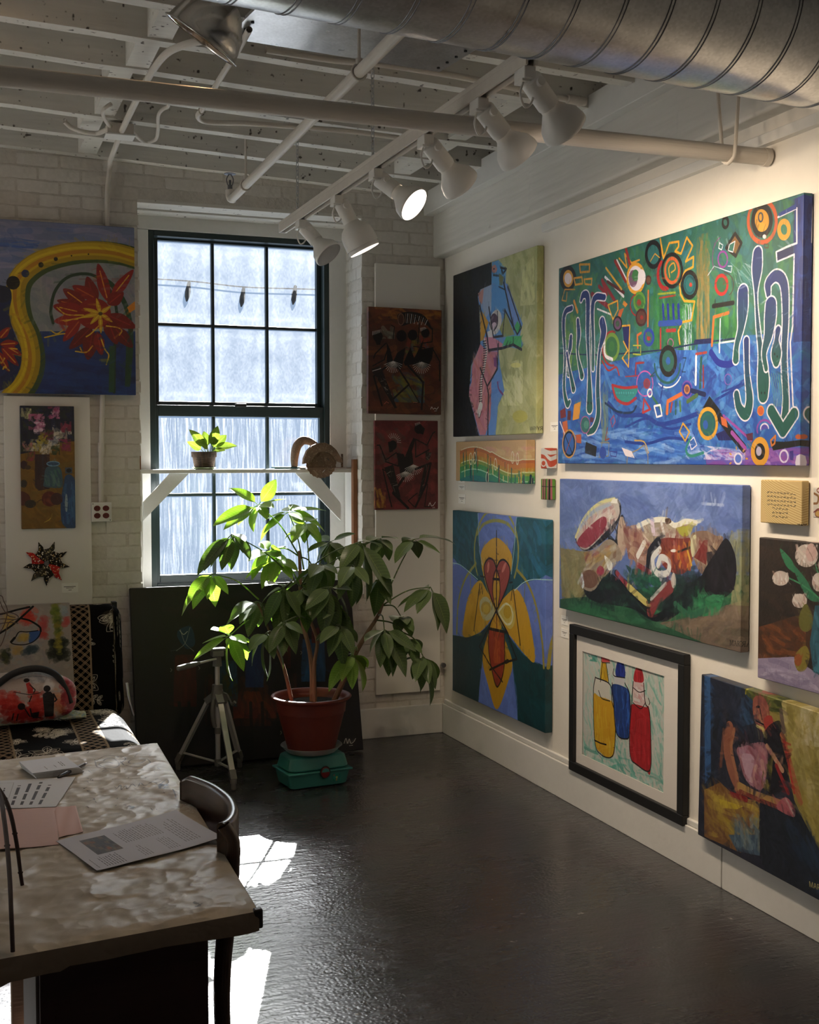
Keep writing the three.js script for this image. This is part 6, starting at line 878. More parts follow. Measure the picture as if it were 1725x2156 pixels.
{ // floral still life
  const FV = [0, 820, 4.6875], zb = 0.023, zf = zb + 0.02, A = atZ(42, 854, zf), B = atZ(157.5, 855.5, zf), C = atZ(158, 1111, zf), D = atZ(45, 1115, zf);
  wallPicture('painting', (A.x + D.x) / 2, (B.x + C.x) / 2, (C.y + D.y) / 2, (A.y + B.y) / 2, zb, 0.02, 'narrow still life of bouquet, jar, bottle and fruit on ochre', FV, 900, [4.2, 4.3, 4.5], (g) => {
    g.fill('#4d350c'); g.strokes([[190, 500], [750, 500], [750, 1390], [200, 1390]], ['#553a0e', '#46300c', '#60420f', '#4a3a14'], 220, 110, 40, 0.6, 1, 0.5); g.poly([[190, 150], [740, 150], [740, 510], [560, 520], [400, 600], [190, 640]], '#0c0e1a'); g.strokes([[190, 150], [740, 150], [740, 500], [200, 620]], ['#0a0c1c', '#12162c', '#1a1c14', '#20240f', '#0a0d12'], 160, 90, 34, 0.8, 1, 0.6);
    const fl = (x, y, r, cols) => g.strokes([[x - r, y - r], [x + r, y - r], [x + r, y + r], [x - r, y + r]], cols, 22, r * 0.9, r * 0.42, 0.5, 2, 0.8);
    const Wc = ['#7a6f60', '#8a8070', '#968c7c', '#5a5448'], Pk = ['#6a2a44', '#84405a', '#4a1428', '#7a5060'], Yl = ['#6a5a18', '#7a6a28', '#544816'];
    fl(255, 235, 55, ['#6a6448', '#8a845c', '#4a4a34']); fl(360, 320, 80, Pk); fl(530, 230, 60, [...Pk, '#8a7a78']); fl(390, 380, 60, ['#8a6070', '#9a8088', '#6a3a50']); fl(590, 430, 75, Wc); fl(530, 520, 60, ['#7a746c', '#8a8478', '#5a5a60']); fl(650, 370, 55, ['#4a1420', '#5a1a2a']); fl(640, 550, 60, ['#5a1a30', '#4a1428']); fl(450, 570, 60, Wc); fl(350, 550, 60, [...Wc, ...Yl]); fl(270, 560, 50, ['#6a5a50', '#7a4a48', '#4a4a28']); fl(420, 480, 60, Yl); fl(440, 620, 46, Wc); fl(480, 450, 50, ['#4a1428', '#2a2412']); fl(300, 660, 46, ['#5a1a24', '#3a2a14']); fl(690, 430, 18, Wc); fl(545, 600, 46, ['#1c2410', '#2a3018']);
    g.poly([[345, 640], [490, 640], [490, 980], [380, 1000], [345, 960]], '#241412'); g.strokes([[345, 640], [490, 640], [490, 980], [350, 980]], ['#2c1814', '#1c1012', '#20181c'], 40, 120, 26, 1.57, 0.1, 0.6); g.blob([[460, 770], [590, 770], [620, 920], [600, 970], [440, 960], [435, 900]], '#26363c'); g.strokes([[450, 780], [590, 780], [610, 960], [440, 950]], ['#1c2a44', '#2c4a3c', '#3a5048', '#22303c'], 40, 100, 20, 1.4, 0.3, 0.6); g.ell(525, 733, 62, 22, '#223244', '#4a6474', 9); g.blob([[650, 850], [710, 850], [745, 960], [745, 1350], [620, 1330], [600, 1120], [630, 930]], '#1c2c44'); g.strokes([[610, 880], [740, 880], [740, 1340], [620, 1320]], ['#24405c', '#16243a', '#2f4a60', '#1a2c4c'], 50, 150, 22, 1.5, 0.15, 0.6); g.ell(655, 1120, 14, 90, '#5a6468'); g.poly([[642, 770], [715, 770], [712, 830], [645, 830]], '#2a3038'); g.ell(680, 800, 26, 20, '#0c0e12');
    g.ell(490, 1080, 78, 75, '#3c140c'); g.strokes([[430, 1020], [560, 1020], [560, 1140], [430, 1140]], ['#4a1c10', '#34100a', '#5a2818'], 30, 50, 22, 0.5, 1, 0.5); g.ell(560, 1080, 60, 60, '#2a1410'); g.blob([[205, 1010], [280, 1040], [300, 1120], [205, 1140]], '#34140c'); g.ell(300, 1130, 55, 40, '#1e160e'); g.ell(235, 745, 34, 42, '#220c10'); g.ell(275, 770, 30, 22, '#2a1a10'); g.ell(235, 930, 34, 40, '#201812'); g.curve([[370, 1110], [400, 1090], [425, 1095]], '#2a140c', 7); g.curve([[440, 1310], [480, 1290], [500, 1270]], '#7a6420', 8); g.daub(900, 22, 7, 10, 0.35);
  }, 24);
}
{ // fabric pinwheel
  const c = atZ(98, 1186, 0.035), t = thing('fabric_pinwheel', 'folded fabric pinwheel star in black and red dotted prints', 'wall ornament', [c.x, c.y, 0.024]);
  const cloth = (bg, cols, seed) => std({ map: canvasTex(128, 128, (k, w, h) => { const R = rng(seed); k.fillStyle = bg; k.fillRect(0, 0, w, h); for (let i = 0; i < 130; i++) { k.fillStyle = cols[Math.floor(R() * cols.length)]; k.beginPath(); k.arc(R() * w, R() * h, 1.2 + R() * 3, 0, 7); k.fill(); } }), roughness: 0.85 });
  const mats = [cloth('#16120f', ['#d8c8a0', '#e4dcc8', '#a08040'], 3), cloth('#b01c18', ['#e8dccc', '#d8b070', '#7a1010'], 5), cloth('#3a352c', ['#c8b890', '#8a7a50', '#1a1512'], 7)];
  const kinds = [0, 2, 0, 1, 0, 2, 0, 1, 0, 2, 0, 1]; const n = 9, r = 0.098;
  for (let i = 0; i < n; i++) {
    const a = i / n * Math.PI * 2 + 0.35, b = a + 0.78, g = new THREE.BufferGeometry(), q = (ang, rad, z) => [Math.cos(ang) * rad, Math.sin(ang) * rad, z];
    const v = [q(a, 0.012, 0.012), q(a, r * 0.86, 0.004), q(a + 0.16, r * 1.2, 0.012), q(a + 0.34, r * 0.8, 0.014), q(b, r * 0.72, 0.005), q(b, 0.014, 0.014)];
    const pos = []; for (const [x, y, z] of [[0, 1, 3], [1, 2, 3], [0, 3, 5], [3, 4, 5]].flatMap((f) => f.map((k) => v[k]))) pos.push(x, y, z);
    const back = []; for (const f of [[3, 1, 0], [3, 2, 1], [5, 3, 0], [5, 4, 3]]) for (const k of f) back.push(v[k][0], v[k][1], v[k][2] - 0.005);
    g.setAttribute('position', new THREE.BufferAttribute(new Float32Array([...pos, ...back]), 3)); const uv = []; for (let k = 0; k < (pos.length + back.length) / 3; k++) uv.push([...pos, ...back][k * 3] * 9 + i * 0.3, [...pos, ...back][k * 3 + 1] * 9); g.setAttribute('uv', new THREE.BufferAttribute(new Float32Array(uv), 2)); g.computeVertexNormals();
    mats[kinds[i]].map.wrapS = mats[kinds[i]].map.wrapT = THREE.RepeatWrapping; part('fold', g, mats[kinds[i]], t);
  }
  part('hub_button', new THREE.CylinderGeometry(0.012, 0.014, 0.01, 14).rotateX(Math.PI / 2).translate(0, 0, 0.014), M.darkSteel, t);
}
{ const A = atZ(130, 1228, 0.024), B = atZ(165, 1247, 0.024), m = single('title_card', new THREE.BoxGeometry(B.x - A.x, A.y - B.y, 0.0015), M.card, 'white title card below the fabric pinwheel', 'label card', 'title cards on the walls'); m.position.set((A.x + B.x) / 2, (A.y + B.y) / 2, 0.0228); }
{ // double duplex outlet box
  const c = atZ(214, 1078, 0.05), t = thing('socket_box', 'white surface box with four dark red sockets at the conduit end', 'socket', [c.x, c.y, 0.004]);
  part('box', rbx(-0.048, 0.048, -0.046, 0.046, 0, 0.04, 0.004), M.pipePaint, t); part('cover_plate', rbx(-0.051, 0.051, -0.05, 0.05, 0.04, 0.045, 0.004), M.white, t);
  const red = std({ color: lin(0.13, 0.02, 0.018), roughness: 0.4 });
  for (const x of [-0.022, 0.022]) for (const y of [-0.019, 0.019]) { const o = part('outlet', new THREE.CylinderGeometry(0.0165, 0.0165, 0.004, 28).rotateX(Math.PI / 2).scale(1, 0.88, 1), red, t); o.position.set(x, y, 0.046); for (const s of [-0.005, 0.005]) part('slot', new THREE.BoxGeometry(0.0022, 0.008, 0.002), M.black, o).position.set(s, 0.002, 0.0018); }
  for (const [x, y] of [[-0.043, 0.042], [0.043, -0.042]]) part('screw', new THREE.CylinderGeometry(0.003, 0.003, 0.003, 10).rotateX(Math.PI / 2), M.darkSteel, t).position.set(x, y, 0.046);
}
{ // little capped stub near the corner
  const c = atZ(932, 1399, 0.03), t = thing('pipe_stub', 'short capped pipe stub sticking out of bricks near the room corner', 'pipe', [-0.03, c.y, 0]);
  part('stub', new THREE.CylinderGeometry(0.011, 0.011, 0.05, 16).rotateX(Math.PI / 2).translate(0, 0, 0.025), M.pipePaint, t); part('cap', new THREE.CylinderGeometry(0.014, 0.014, 0.018, 16).rotateX(Math.PI / 2).translate(0, 0, 0.054), M.darkSteel, t);
}
{ // big dark painting leaning under the window
  const tl = atZ(275, 1243, 0.07), br = atY(763, 1580, 0.004), bl = atY(512, 1609, 0.004), d = 0.035;
  const x0 = tl.x - 0.005, x1 = br.x, w = x1 - x0, zb = (br.z * 0.6 + bl.z * 0.4), h = Math.hypot(tl.y, zb - 0.07), lean = Math.atan2(zb - 0.07, tl.y);
  const o = new THREE.Object3D(); o.position.set((x0 + x1) / 2, 0.004, zb - d * Math.cos(lean)); o.rotation.set(-lean, 0.0, 0); o.rotation.order = 'YXZ'; o.updateMatrixWorld(true);
  const corners = [[-w / 2, h], [w / 2, h], [w / 2, 0], [-w / 2, 0]].map(([x, y]) => o.localToWorld(V(x, y, d)));
  const DV = [260, 1220, 2.464];
  const tex = art(corners, DV, 1200, [2.6, 2.6, 2.6], (g) => {
    g.fill('#050406'); g.strokes([[20, 40], [1260, 40], [1260, 960], [20, 1000]], ['#050408', '#08060a', '#0a0506', '#030306', '#0b0a18'], 200, 200, 60, 1.5, 0.4, 0.6); g.strokes([[200, 80], [900, 60], [900, 200], [200, 200]], ['#16060c', '#1c0810', '#0c0814'], 50, 120, 40, 0.2, 0.4, 0.5);
    const dress = (x0, x1, y0, y1, col, cols) => { g.poly([[x0, y0], [x1, y0], [x1 + 10, y1 * 0.7 + y0 * 0.3], [x1 + 5, y1], [x0 - 5, y1], [x0 - 8, y1 * 0.7 + y0 * 0.3]], col); g.strokes([[x0 - 8, y0], [x1 + 8, y0], [x1 + 8, y1], [x0 - 8, y1]], cols, 60, 110, 20, 1.5, 0.3, 0.6); };
    g.strokes([[420, 480], [900, 480], [900, 760], [420, 760]], ['#2c0a05', '#3a1006', '#220805', '#3a1c08'], 90, 120, 30, 1.5, 0.3, 0.6); dress(268, 372, 390, 660, '#300504', ['#3a0604', '#260403', '#420a05', '#2c0604']); dress(500, 585, 420, 660, '#0a2438', ['#0a2a44', '#082030', '#3a2c08', '#0c3048']); dress(640, 720, 300, 560, '#0a1c40', ['#0a2048', '#081838', '#10284c']); dress(930, 1040, 310, 530, '#0a2a4a', ['#0a3058', '#08243c', '#0e3a60']); dress(820, 860, 270, 460, '#280504', ['#340604', '#220404']); dress(985, 1010, 250, 330, '#300504', ['#380604']);
    g.strokes([[560, 580], [820, 580], [820, 720], [560, 720]], ['#48140a', '#5a2408', '#3a0e06'], 50, 90, 26, 1.4, 0.5, 0.6); for (const x of [440, 660, 720, 800, 290, 340, 560]) g.line([[x, 640], [x + 6, 840]], '#030303', 16);
    g.ell(310, 200, 32, 52, '#030203'); g.ell(560, 260, 30, 46, '#030203'); g.ell(980, 220, 30, 44, '#030203'); g.blob([[290, 260], [350, 245], [372, 330], [330, 360], [280, 300]], '#08243a'); g.curve([[275, 370], [320, 330], [345, 250]], '#6a6a68', 3); g.curve([[295, 260], [320, 330], [365, 372]], '#6a6a68', 3); g.curve([[292, 265], [312, 285], [332, 270]], '#8a8680', 4);
    for (let i = 0; i < 14; i++) g.line([[200 + g.R() * 850, 300 + g.R() * 500], [204 + g.R() * 850, 310 + g.R() * 500].map((v, k) => v * 0 + [200, 300][k])], 'rgba(0,0,0,0)', 1);
    for (const [x, y] of [[245, 470], [390, 460], [920, 380], [1065, 375], [815, 795], [500, 800]]) g.curve([[x, y - 8], [x + 6, y], [x, y + 8]], '#5a5652', 4);
    g.curve([[1145, 850], [1155, 825], [1163, 850], [1172, 828], [1180, 850], [1195, 842], [1205, 825]], '#8a847c', 4); g.line([[1172, 862], [1190, 860]], '#8a847c', 3); g.daub(1500, 30, 8, 5, 0.3);
  }, 25);
  const m = single('painting', canvasBox(w, h, d).translate(0, h / 2, 0), artMat(tex), 'big dark painting of women in red and blue leaning under the window', 'painting'); m.position.copy(o.position); m.rotation.copy(o.rotation);
}

// ---------------------------------------------------------------- window shelf and what stands on it
const SH = { zf: -0.14, zb: -0.287 };
{
  const A = atZ(292, 989, SH.zf), B = atZ(747, 987, SH.zf), yT = (A.y + B.y) / 2, C = atZ(300, 996.5, SH.zf), th = 0.021, y0 = 0.8755;
  SH.y = yT; SH.x0 = A.x; SH.x1 = B.x;
  const t = thing('window_shelf', 'white painted shelf on side boards with diagonal braces inside the window opening', 'shelf', [0, 0, 0]);
  part('shelf_board', rbx(A.x, B.x, yT - th, yT, SH.zb, SH.zf, 0.002), M.white, t);
  part('side_board', rbx(A.x, A.x + 0.02, y0, yT - th, SH.zb, SH.zf, 0.002), M.white, t); part('side_board', rbx(B.x - 0.012, B.x, y0, yT - th, SH.zb, SH.zf, 0.002), M.white, t);
  const brace = (p, q) => { const z = SH.zf - 0.03, s = new THREE.Shape([...p, ...q].map(([x, y]) => { const v = atZ(x, y, z); return new THREE.Vector2(v.x, Math.min(v.y, yT - th)); })); part('brace', metres(new THREE.ExtrudeGeometry(s, { depth: 0.018, bevelEnabled: false }).translate(0, 0, z - 0.018)), M.white, t); };
  brace([[398, 997], [358, 997]], [[302, 1057], [302, 1096]]); brace([[622, 995], [666, 995]], [[718, 1060], [718, 1096]]);
}
for (const [a, b, label] of [[[755, 967], [767, 1030], 'brown wooden shim standing between the shelf and the brick reveal'], [[290, 946], [297, 990], 'brown wooden shim tip above the shelf by the casing']]) {
  const z = -0.1, P = atZ(...a, z), Q = atZ(...b, z), side = P.x > -1, x0 = side ? OPEN.x1 - 0.028 : P.x, x1 = side ? OPEN.x1 - 0.004 : P.x + 0.018;
  const yb = side ? 0.8755 : SH.y, g = new THREE.BufferGeometry().copy(bx(x0, x1, yb, P.y, z - 0.02, z + 0.02));
  if (!side) g.translate(0.012, 0, -0.11);
  single('wooden_shim', g, std({ color: lin(0.22, 0.09, 0.035), roughness: 0.7, bumpMap: rep(nStreak, 3), bumpScale: 0.001 }), label, 'wood strip');
}
const leafShape = (() => { // one blade: base at 0, tip at +z of length 1, faces +y
  const make = (width, fold, droop, tip) => {
    const n = 8, pos = [], uv = [], idx = [], prof = (t) => width * Math.pow(Math.sin(Math.PI * Math.pow(t, 0.78)), 0.8) * (1 - 0.15 * t) + (t < 0.02 ? 0.004 : 0);
    for (let i = 0; i <= n; i++) { const t = i / n, w = i === n ? 0 : i === 0 ? 0.006 : prof(t) * 0.5, y = -droop * t * t, rip = Math.sin(t * 11) * 0.008; for (const s of [-1, -0.5, 0, 0.5, 1]) { pos.push(s * w, y + Math.abs(s) * w * fold + (Math.abs(s) === 1 ? rip : 0), t); uv.push(0.5 + s * 0.5, t); } }
    for (let i = 0; i < n; i++) for (let j = 0; j < 4; j++) { const a = i * 5 + j; idx.push(a, a + 5, a + 1, a + 1, a + 5, a + 6); }
    const g = new THREE.BufferGeometry(); g.setAttribute('position', new THREE.BufferAttribute(new Float32Array(pos), 3)); g.setAttribute('uv', new THREE.BufferAttribute(new Float32Array(uv), 2)); g.setIndex(idx); g.computeVertexNormals(); return g;
  };
  return make;
})();
function putLeaf(parent, geo, mat, base, tip, facing, name = 'leaf') {
  const d = tip.clone().sub(base), L = d.length(); d.normalize();
  const n = facing.clone().addScaledVector(d, -facing.dot(d)); if (n.lengthSq() < 1e-4) n.set(0, 1, 0).addScaledVector(d, -d.y); n.normalize();
  const x = n.clone().cross(d).normalize(), m = part(name, geo, mat, parent); m.matrix.makeBasis(x, n, d).scale(V(L, L, L)).setPosition(base); m.matrix.decompose(m.position, m.quaternion, m.scale); return m;
}
const veinMap = (a, b, vein, seed) => { const t = canvasTex(128, 256, (c, w, h) => { const R = rng(seed); c.fillStyle = a; c.fillRect(0, 0, w, h); for (let i = 0; i < 160; i++) { c.fillStyle = b; c.globalAlpha = 0.12; c.beginPath(); c.ellipse(R() * w, R() * h, 6 + R() * 14, 10 + R() * 20, 0, 0, 7); c.fill(); } c.globalAlpha = 1; c.strokeStyle = vein; c.lineWidth = 3; c.beginPath(); c.moveTo(w / 2, 0); c.lineTo(w / 2, h); c.stroke(); c.lineWidth = 1; for (let i = 0; i < 16; i++) { const y = i * 17; c.beginPath(); c.moveTo(w / 2, y); c.quadraticCurveTo(w * 0.75, y - 6, w, y - 26); c.moveTo(w / 2, y); c.quadraticCurveTo(w * 0.25, y - 6, 0, y - 26); c.stroke(); } }); return t; };
{ // small potted plant in a fibre pot
  const z = -0.2, c = atZ(430, 984, z), t = thing('potted_plant', 'small leafy plant in a dark fibre pot on the window shelf', 'plant', [c.x, SH.y + 0.0115, z]);
  const bark = std({ color: 0xffffff, map: rep(dataTex(128, (x, y) => { const v = 0.17 + 0.16 * vnoise(x * 60, y * 6, 60, 2) + 0.08 * fbm(x, y, 12, 3, 6); return [v * 1.15, v * 0.92, v * 0.75]; }, true), 2, 1), roughness: 0.9, bumpMap: rep(nStreak, 2, 6), bumpScale: 0.003 });
  const k = 1 / 362;
  part('pot', lathe([[0, 0], [19 * k, 0], [20 * k, 2 * k], [23 * k, 20 * k], [25 * k, 20.5 * k], [25.5 * k, 31 * k], [23.5 * k, 31 * k], [23 * k, 24 * k], [0, 24 * k]], 32), bark, t);
  part('soil', new THREE.CylinderGeometry(23 * k, 23 * k, 0.006, 24).translate(0, 26 * k, 0), std({ color: lin(0.03, 0.022, 0.016), roughness: 1, bumpMap: rep(nFine, 4), bumpScale: 0.01 }), t);
  const mat = phys({ color: 0xffffff, map: veinMap('#5e7a1c', '#7c9434', '#a0b058', 3), transmission: 0.5, thickness: 0, roughness: 1, clearcoat: 0.25, clearcoatRoughness: 0.35, side: THREE.DoubleSide });
  const geo = leafShape(0.55, 0.3, 0.15), P = (x, y, dz = 0) => { const v = atZ(x, y, z + dz); return v.sub(t.position); };
  for (const [bx0, by0, tx, ty, dz, up] of [[427, 950, 396, 930, 0.03, 0.2], [432, 948, 402, 903, 0.02, 0.8], [436, 945, 415, 912, -0.03, 0.7], [440, 948, 420, 930, 0.05, 0.4], [443, 945, 460, 896, 0.0, 0.5], [446, 948, 478, 913, -0.03, 0.7], [448, 948, 499, 934, 0.02, 0.9], [448, 952, 473, 946, 0.06, 0.4], [445, 946, 456, 905, -0.04, 0.5], [438, 946, 430, 905, -0.05, 0.5]]) {
    const b = P(bx0, by0), e = P(tx, ty, dz), s = b.clone().lerp(e, 0.12).add(V(0, 0.006, 0));
    part('leaf_stalk', tube([P(438, 962), b.clone().lerp(P(438, 962), 0.3), s], 0.0016, 5, 8), mat, t); putLeaf(t, geo, mat, s, e, V((tx - 438) * 0.006, up, 0.8));
  }
}
{ const c = atZ(430, 984, -0.2), m = single('plant_saucer', lathe([[0, 0], [0.05, 0], [0.058, 0.003], [0.066, 0.010], [0.064, 0.0112], [0.054, 0.0045], [0, 0.004]], 40), phys({ color: lin(0.42, 0.5, 0.28), roughness: 0.3, clearcoat: 0.3 }), 'pale green saucer under the small plant pot', 'saucer'); m.position.set(c.x, SH.y + 0.0005, -0.2); m.scale.set(1, 1, 0.95); }
{ const A = atZ(576, 985, -0.2), B = atZ(642, 985, -0.2), m = single('glass_slab', rbx(A.x, B.x, 0, 0.012, -0.255, -0.17, 0.003), phys({ color: lin(0.02, 0.07, 0.06), roughness: 0.15 }), 'thin dark green slab lying on the shelf next to the saw', 'slab'); m.position.y = SH.y + 0.0008; }
{ // dusty circular saw
  const z = -0.122, c = atZ(675.9, 973.8, z), k = 33 / 0.0895, u = (px) => px / k;   // metres per photo pixel at that depth
  const t = thing('circular_saw', 'dusty brown circular saw with blade hanging over the shelf edge', 'power saw', [c.x, c.y, z]);
  const dust = std({ color: 0xffffff, map: rep(dataTex(256, (x, y) => { const n = fbm(x, y, 6, 5, 91), s = clamp((fbm(x, y, 30, 3, 93) - 0.62) * 8); return [lerp(0.40 + 0.18 * n, 0.72, s * 0.6), lerp(0.32 + 0.15 * n, 0.66, s * 0.6), lerp(0.26 + 0.12 * n, 0.58, s * 0.6)]; }, true), 5), roughness: 0.85, bumpMap: rep(nCoarse, 8), bumpScale: 0.002 });
  const bl = []; for (let i = 0; i < 72; i++) { const a = i / 72 * Math.PI * 2, r = u(33) * (i % 3 === 0 ? 1.015 : i % 3 === 1 ? 0.965 : 0.99); bl.push(new THREE.Vector2(Math.cos(a) * r, Math.sin(a) * r)); }
  const bs = new THREE.Shape(bl); for (const [x, y, a] of [[-5, 15, 0.8], [15, 7, -0.7], [6, -18, 0.8]]) { const h = new THREE.Path(); h.absellipse(u(x), u(y), u(5.2), u(0.9), 0, Math.PI * 2, false, a); bs.holes.push(h); }
  part('blade', metres(new THREE.ExtrudeGeometry(bs, { depth: 0.004, bevelEnabled: false }).translate(0, 0, 0.002)), dust, t);
  part('arbor_bolt', cat([new THREE.CylinderGeometry(u(7), u(7), 0.005, 24).rotateX(Math.PI / 2).translate(0, 0, 0.008), new THREE.CylinderGeometry(u(2.6), u(2.6), 0.009, 6).rotateX(Math.PI / 2).translate(0, 0, 0.012)]), dust, t);
  const P = (x, y) => new THREE.Vector2(u(x - 780) * (1 / 9.08), u(670 - y) / 9.08);
  const gs = new THREE.Shape(); const go = [[425, 690], [440, 590], [500, 450], [600, 355], [720, 310], [840, 300], [960, 345], [1060, 430], [1130, 540], [1195, 670], [1080, 640], [1040, 600], [1010, 545], [940, 490], [860, 462], [780, 458], [700, 480], [630, 540], [585, 620], [575, 660], [500, 668]];
  gs.setFromPoints(go.map(([x, y]) => P(x, y)));
  part('blade_guard', metres(new THREE.ExtrudeGeometry(gs, { depth: 0.03, bevelEnabled: true, bevelSize: 0.002, bevelThickness: 0.002, bevelSegments: 2 }).translate(0, 0, -0.012)), dust, t);
  part('base_plate', rbx(u(-42), u(65), -u(10.6) - 0.003, -u(10.6), -0.15, 0.022, 0.001), dust, t);
  part('motor_housing', metres(new THREE.CylinderGeometry(0.042, 0.048, 0.09, 28).rotateX(Math.PI / 2).translate(0.0, 0.025, -0.065)), dust, t);
  part('handle', taper([V(u(-50), -u(9), -0.07), V(u(-49), u(12), -0.075), V(u(-42), u(36), -0.08), V(u(-30), u(46), -0.08), V(u(-16), u(44), -0.075), V(u(-4), u(36), -0.06)], [0.018, 0.023, 0.026, 0.026, 0.022, 0.018], 14, 40), dust, t);
  part('depth_bracket', rbx(u(46), u(50), -u(10), u(18), -0.02, -0.012, 0.001), dust, t);
}

// ---------------------------------------------------------------- umbrella plant, pot, saucer, case
const caseTop = 0.158;
{ // teal plastic carry case the plant stands on
  const F = atY(612, 1668, 0.0), G = atY(738, 1651, 0.0), ang = Math.atan2(-(G.z - F.z), G.x - F.x), w = G.distanceTo(F) + 0.012, dp = 0.215;
  const c = F.clone().lerp(G, 0.5).add(V(Math.sin(ang) * -dp / 2, 0, -Math.cos(ang) * dp / 2));
  const t = thing('carry_case', 'teal plastic carry case with a round red clasp under the plant pot', 'case', [c.x, 0, c.z], ang);
  const teal = phys({ color: lin(0.03, 0.19, 0.165), roughness: 0.36, clearcoat: 0.2, bumpMap: rep(nFine, 3), bumpScale: 0.0004 });
  const slab = (w0, d0, w1, d1, y0, y1, r) => { const g = new RoundedBoxGeometry(1, 1, 1, 5, r), p = g.attributes.position; for (let i = 0; i < p.count; i++) { const t2 = p.getY(i) + 0.5; p.setXYZ(i, p.getX(i) * lerp(w0, w1, t2), y0 + t2 * (y1 - y0), p.getZ(i) * lerp(d0, d1, t2)); } g.computeVertexNormals(); return g; };
  part('lower_shell', slab(w * 0.9, dp * 0.88, w, dp, 0.001, 0.078, 0.12), teal, t); part('lid', slab(w, dp, w * 0.88, dp * 0.82, 0.08, caseTop, 0.2), teal, t);
  part('rim', rbx(-w / 2 - 0.006, w / 2 + 0.006, 0.074, 0.084, -dp / 2 - 0.006, dp / 2 + 0.006, 0.004), teal, t);
  const cl = part('clasp', lathe([[0, 0.012], [0.02, 0.011], [0.0235, 0.006], [0.0235, 0]], 32).rotateX(Math.PI / 2).scale(1, 1.15, 1), std({ color: lin(0.16, 0.006, 0.008), roughness: 0.35 }), t, 'round dark red clasp'); cl.position.set(0.02, 0.076, dp / 2 + 0.002);
  const ring = part('clasp_ring', new THREE.TorusGeometry(0.024, 0.003, 8, 32).scale(1, 1.15, 1), M.black, t); ring.position.set(0.02, 0.078, dp / 2 + 0.008);
  const st = part('clasp_window', new THREE.CylinderGeometry(0.019, 0.019, 0.004, 28, 1, false, 0, Math.PI).rotateX(Math.PI / 2).rotateZ(Math.PI / 2), teal, t); st.position.set(0.02, 0.079, dp / 2 + 0.0135);
  const stick = canvasTex(128, 128, (k, a, b) => { k.fillStyle = '#1c8573'; k.fillRect(0, 0, a, b); const cols = ['#d23a5a', '#17655a', '#1c2f52', '#2a9a90', '#e8d84a', '#173a60', '#14303a', '#e88a3a', '#1f2f5a'], s = 'CABOODLES'; k.font = 'bold 44px sans-serif'; k.textAlign = 'center'; [...s].forEach((ch, i) => { k.fillStyle = cols[i]; k.fillText(ch, 22 + (i % 3) * 42, 40 + Math.floor(i / 3) * 41); }); });
  const stp = part('sticker', new THREE.PlaneGeometry(0.042, 0.038), std({ map: stick, roughness: 0.4 }), t, 'small sticker of coloured letters'); stp.position.set(0.085, 0.043, dp / 2 * 0.945 + 0.004); stp.rotation.x = 0.16;
}
const potC = atZ(656, 1600, 0.80);
{ // clear saucer
  const m = single('plant_saucer', lathe([[0, 0], [0.1, 0], [0.118, 0.004], [0.148, 0.034], [0.151, 0.035], [0.1495, 0.037], [0.145, 0.035], [0.116, 0.007], [0.1, 0.003], [0, 0.003]], 56), phys({ color: lin(0.86, 0.88, 0.88), transmission: 0.85, thickness: 0, roughness: 0.28, ior: 1.45 }), 'clear plastic saucer between terracotta pot and teal case', 'saucer'); m.position.set(potC.x, caseTop + 0.001, 0.80);
}
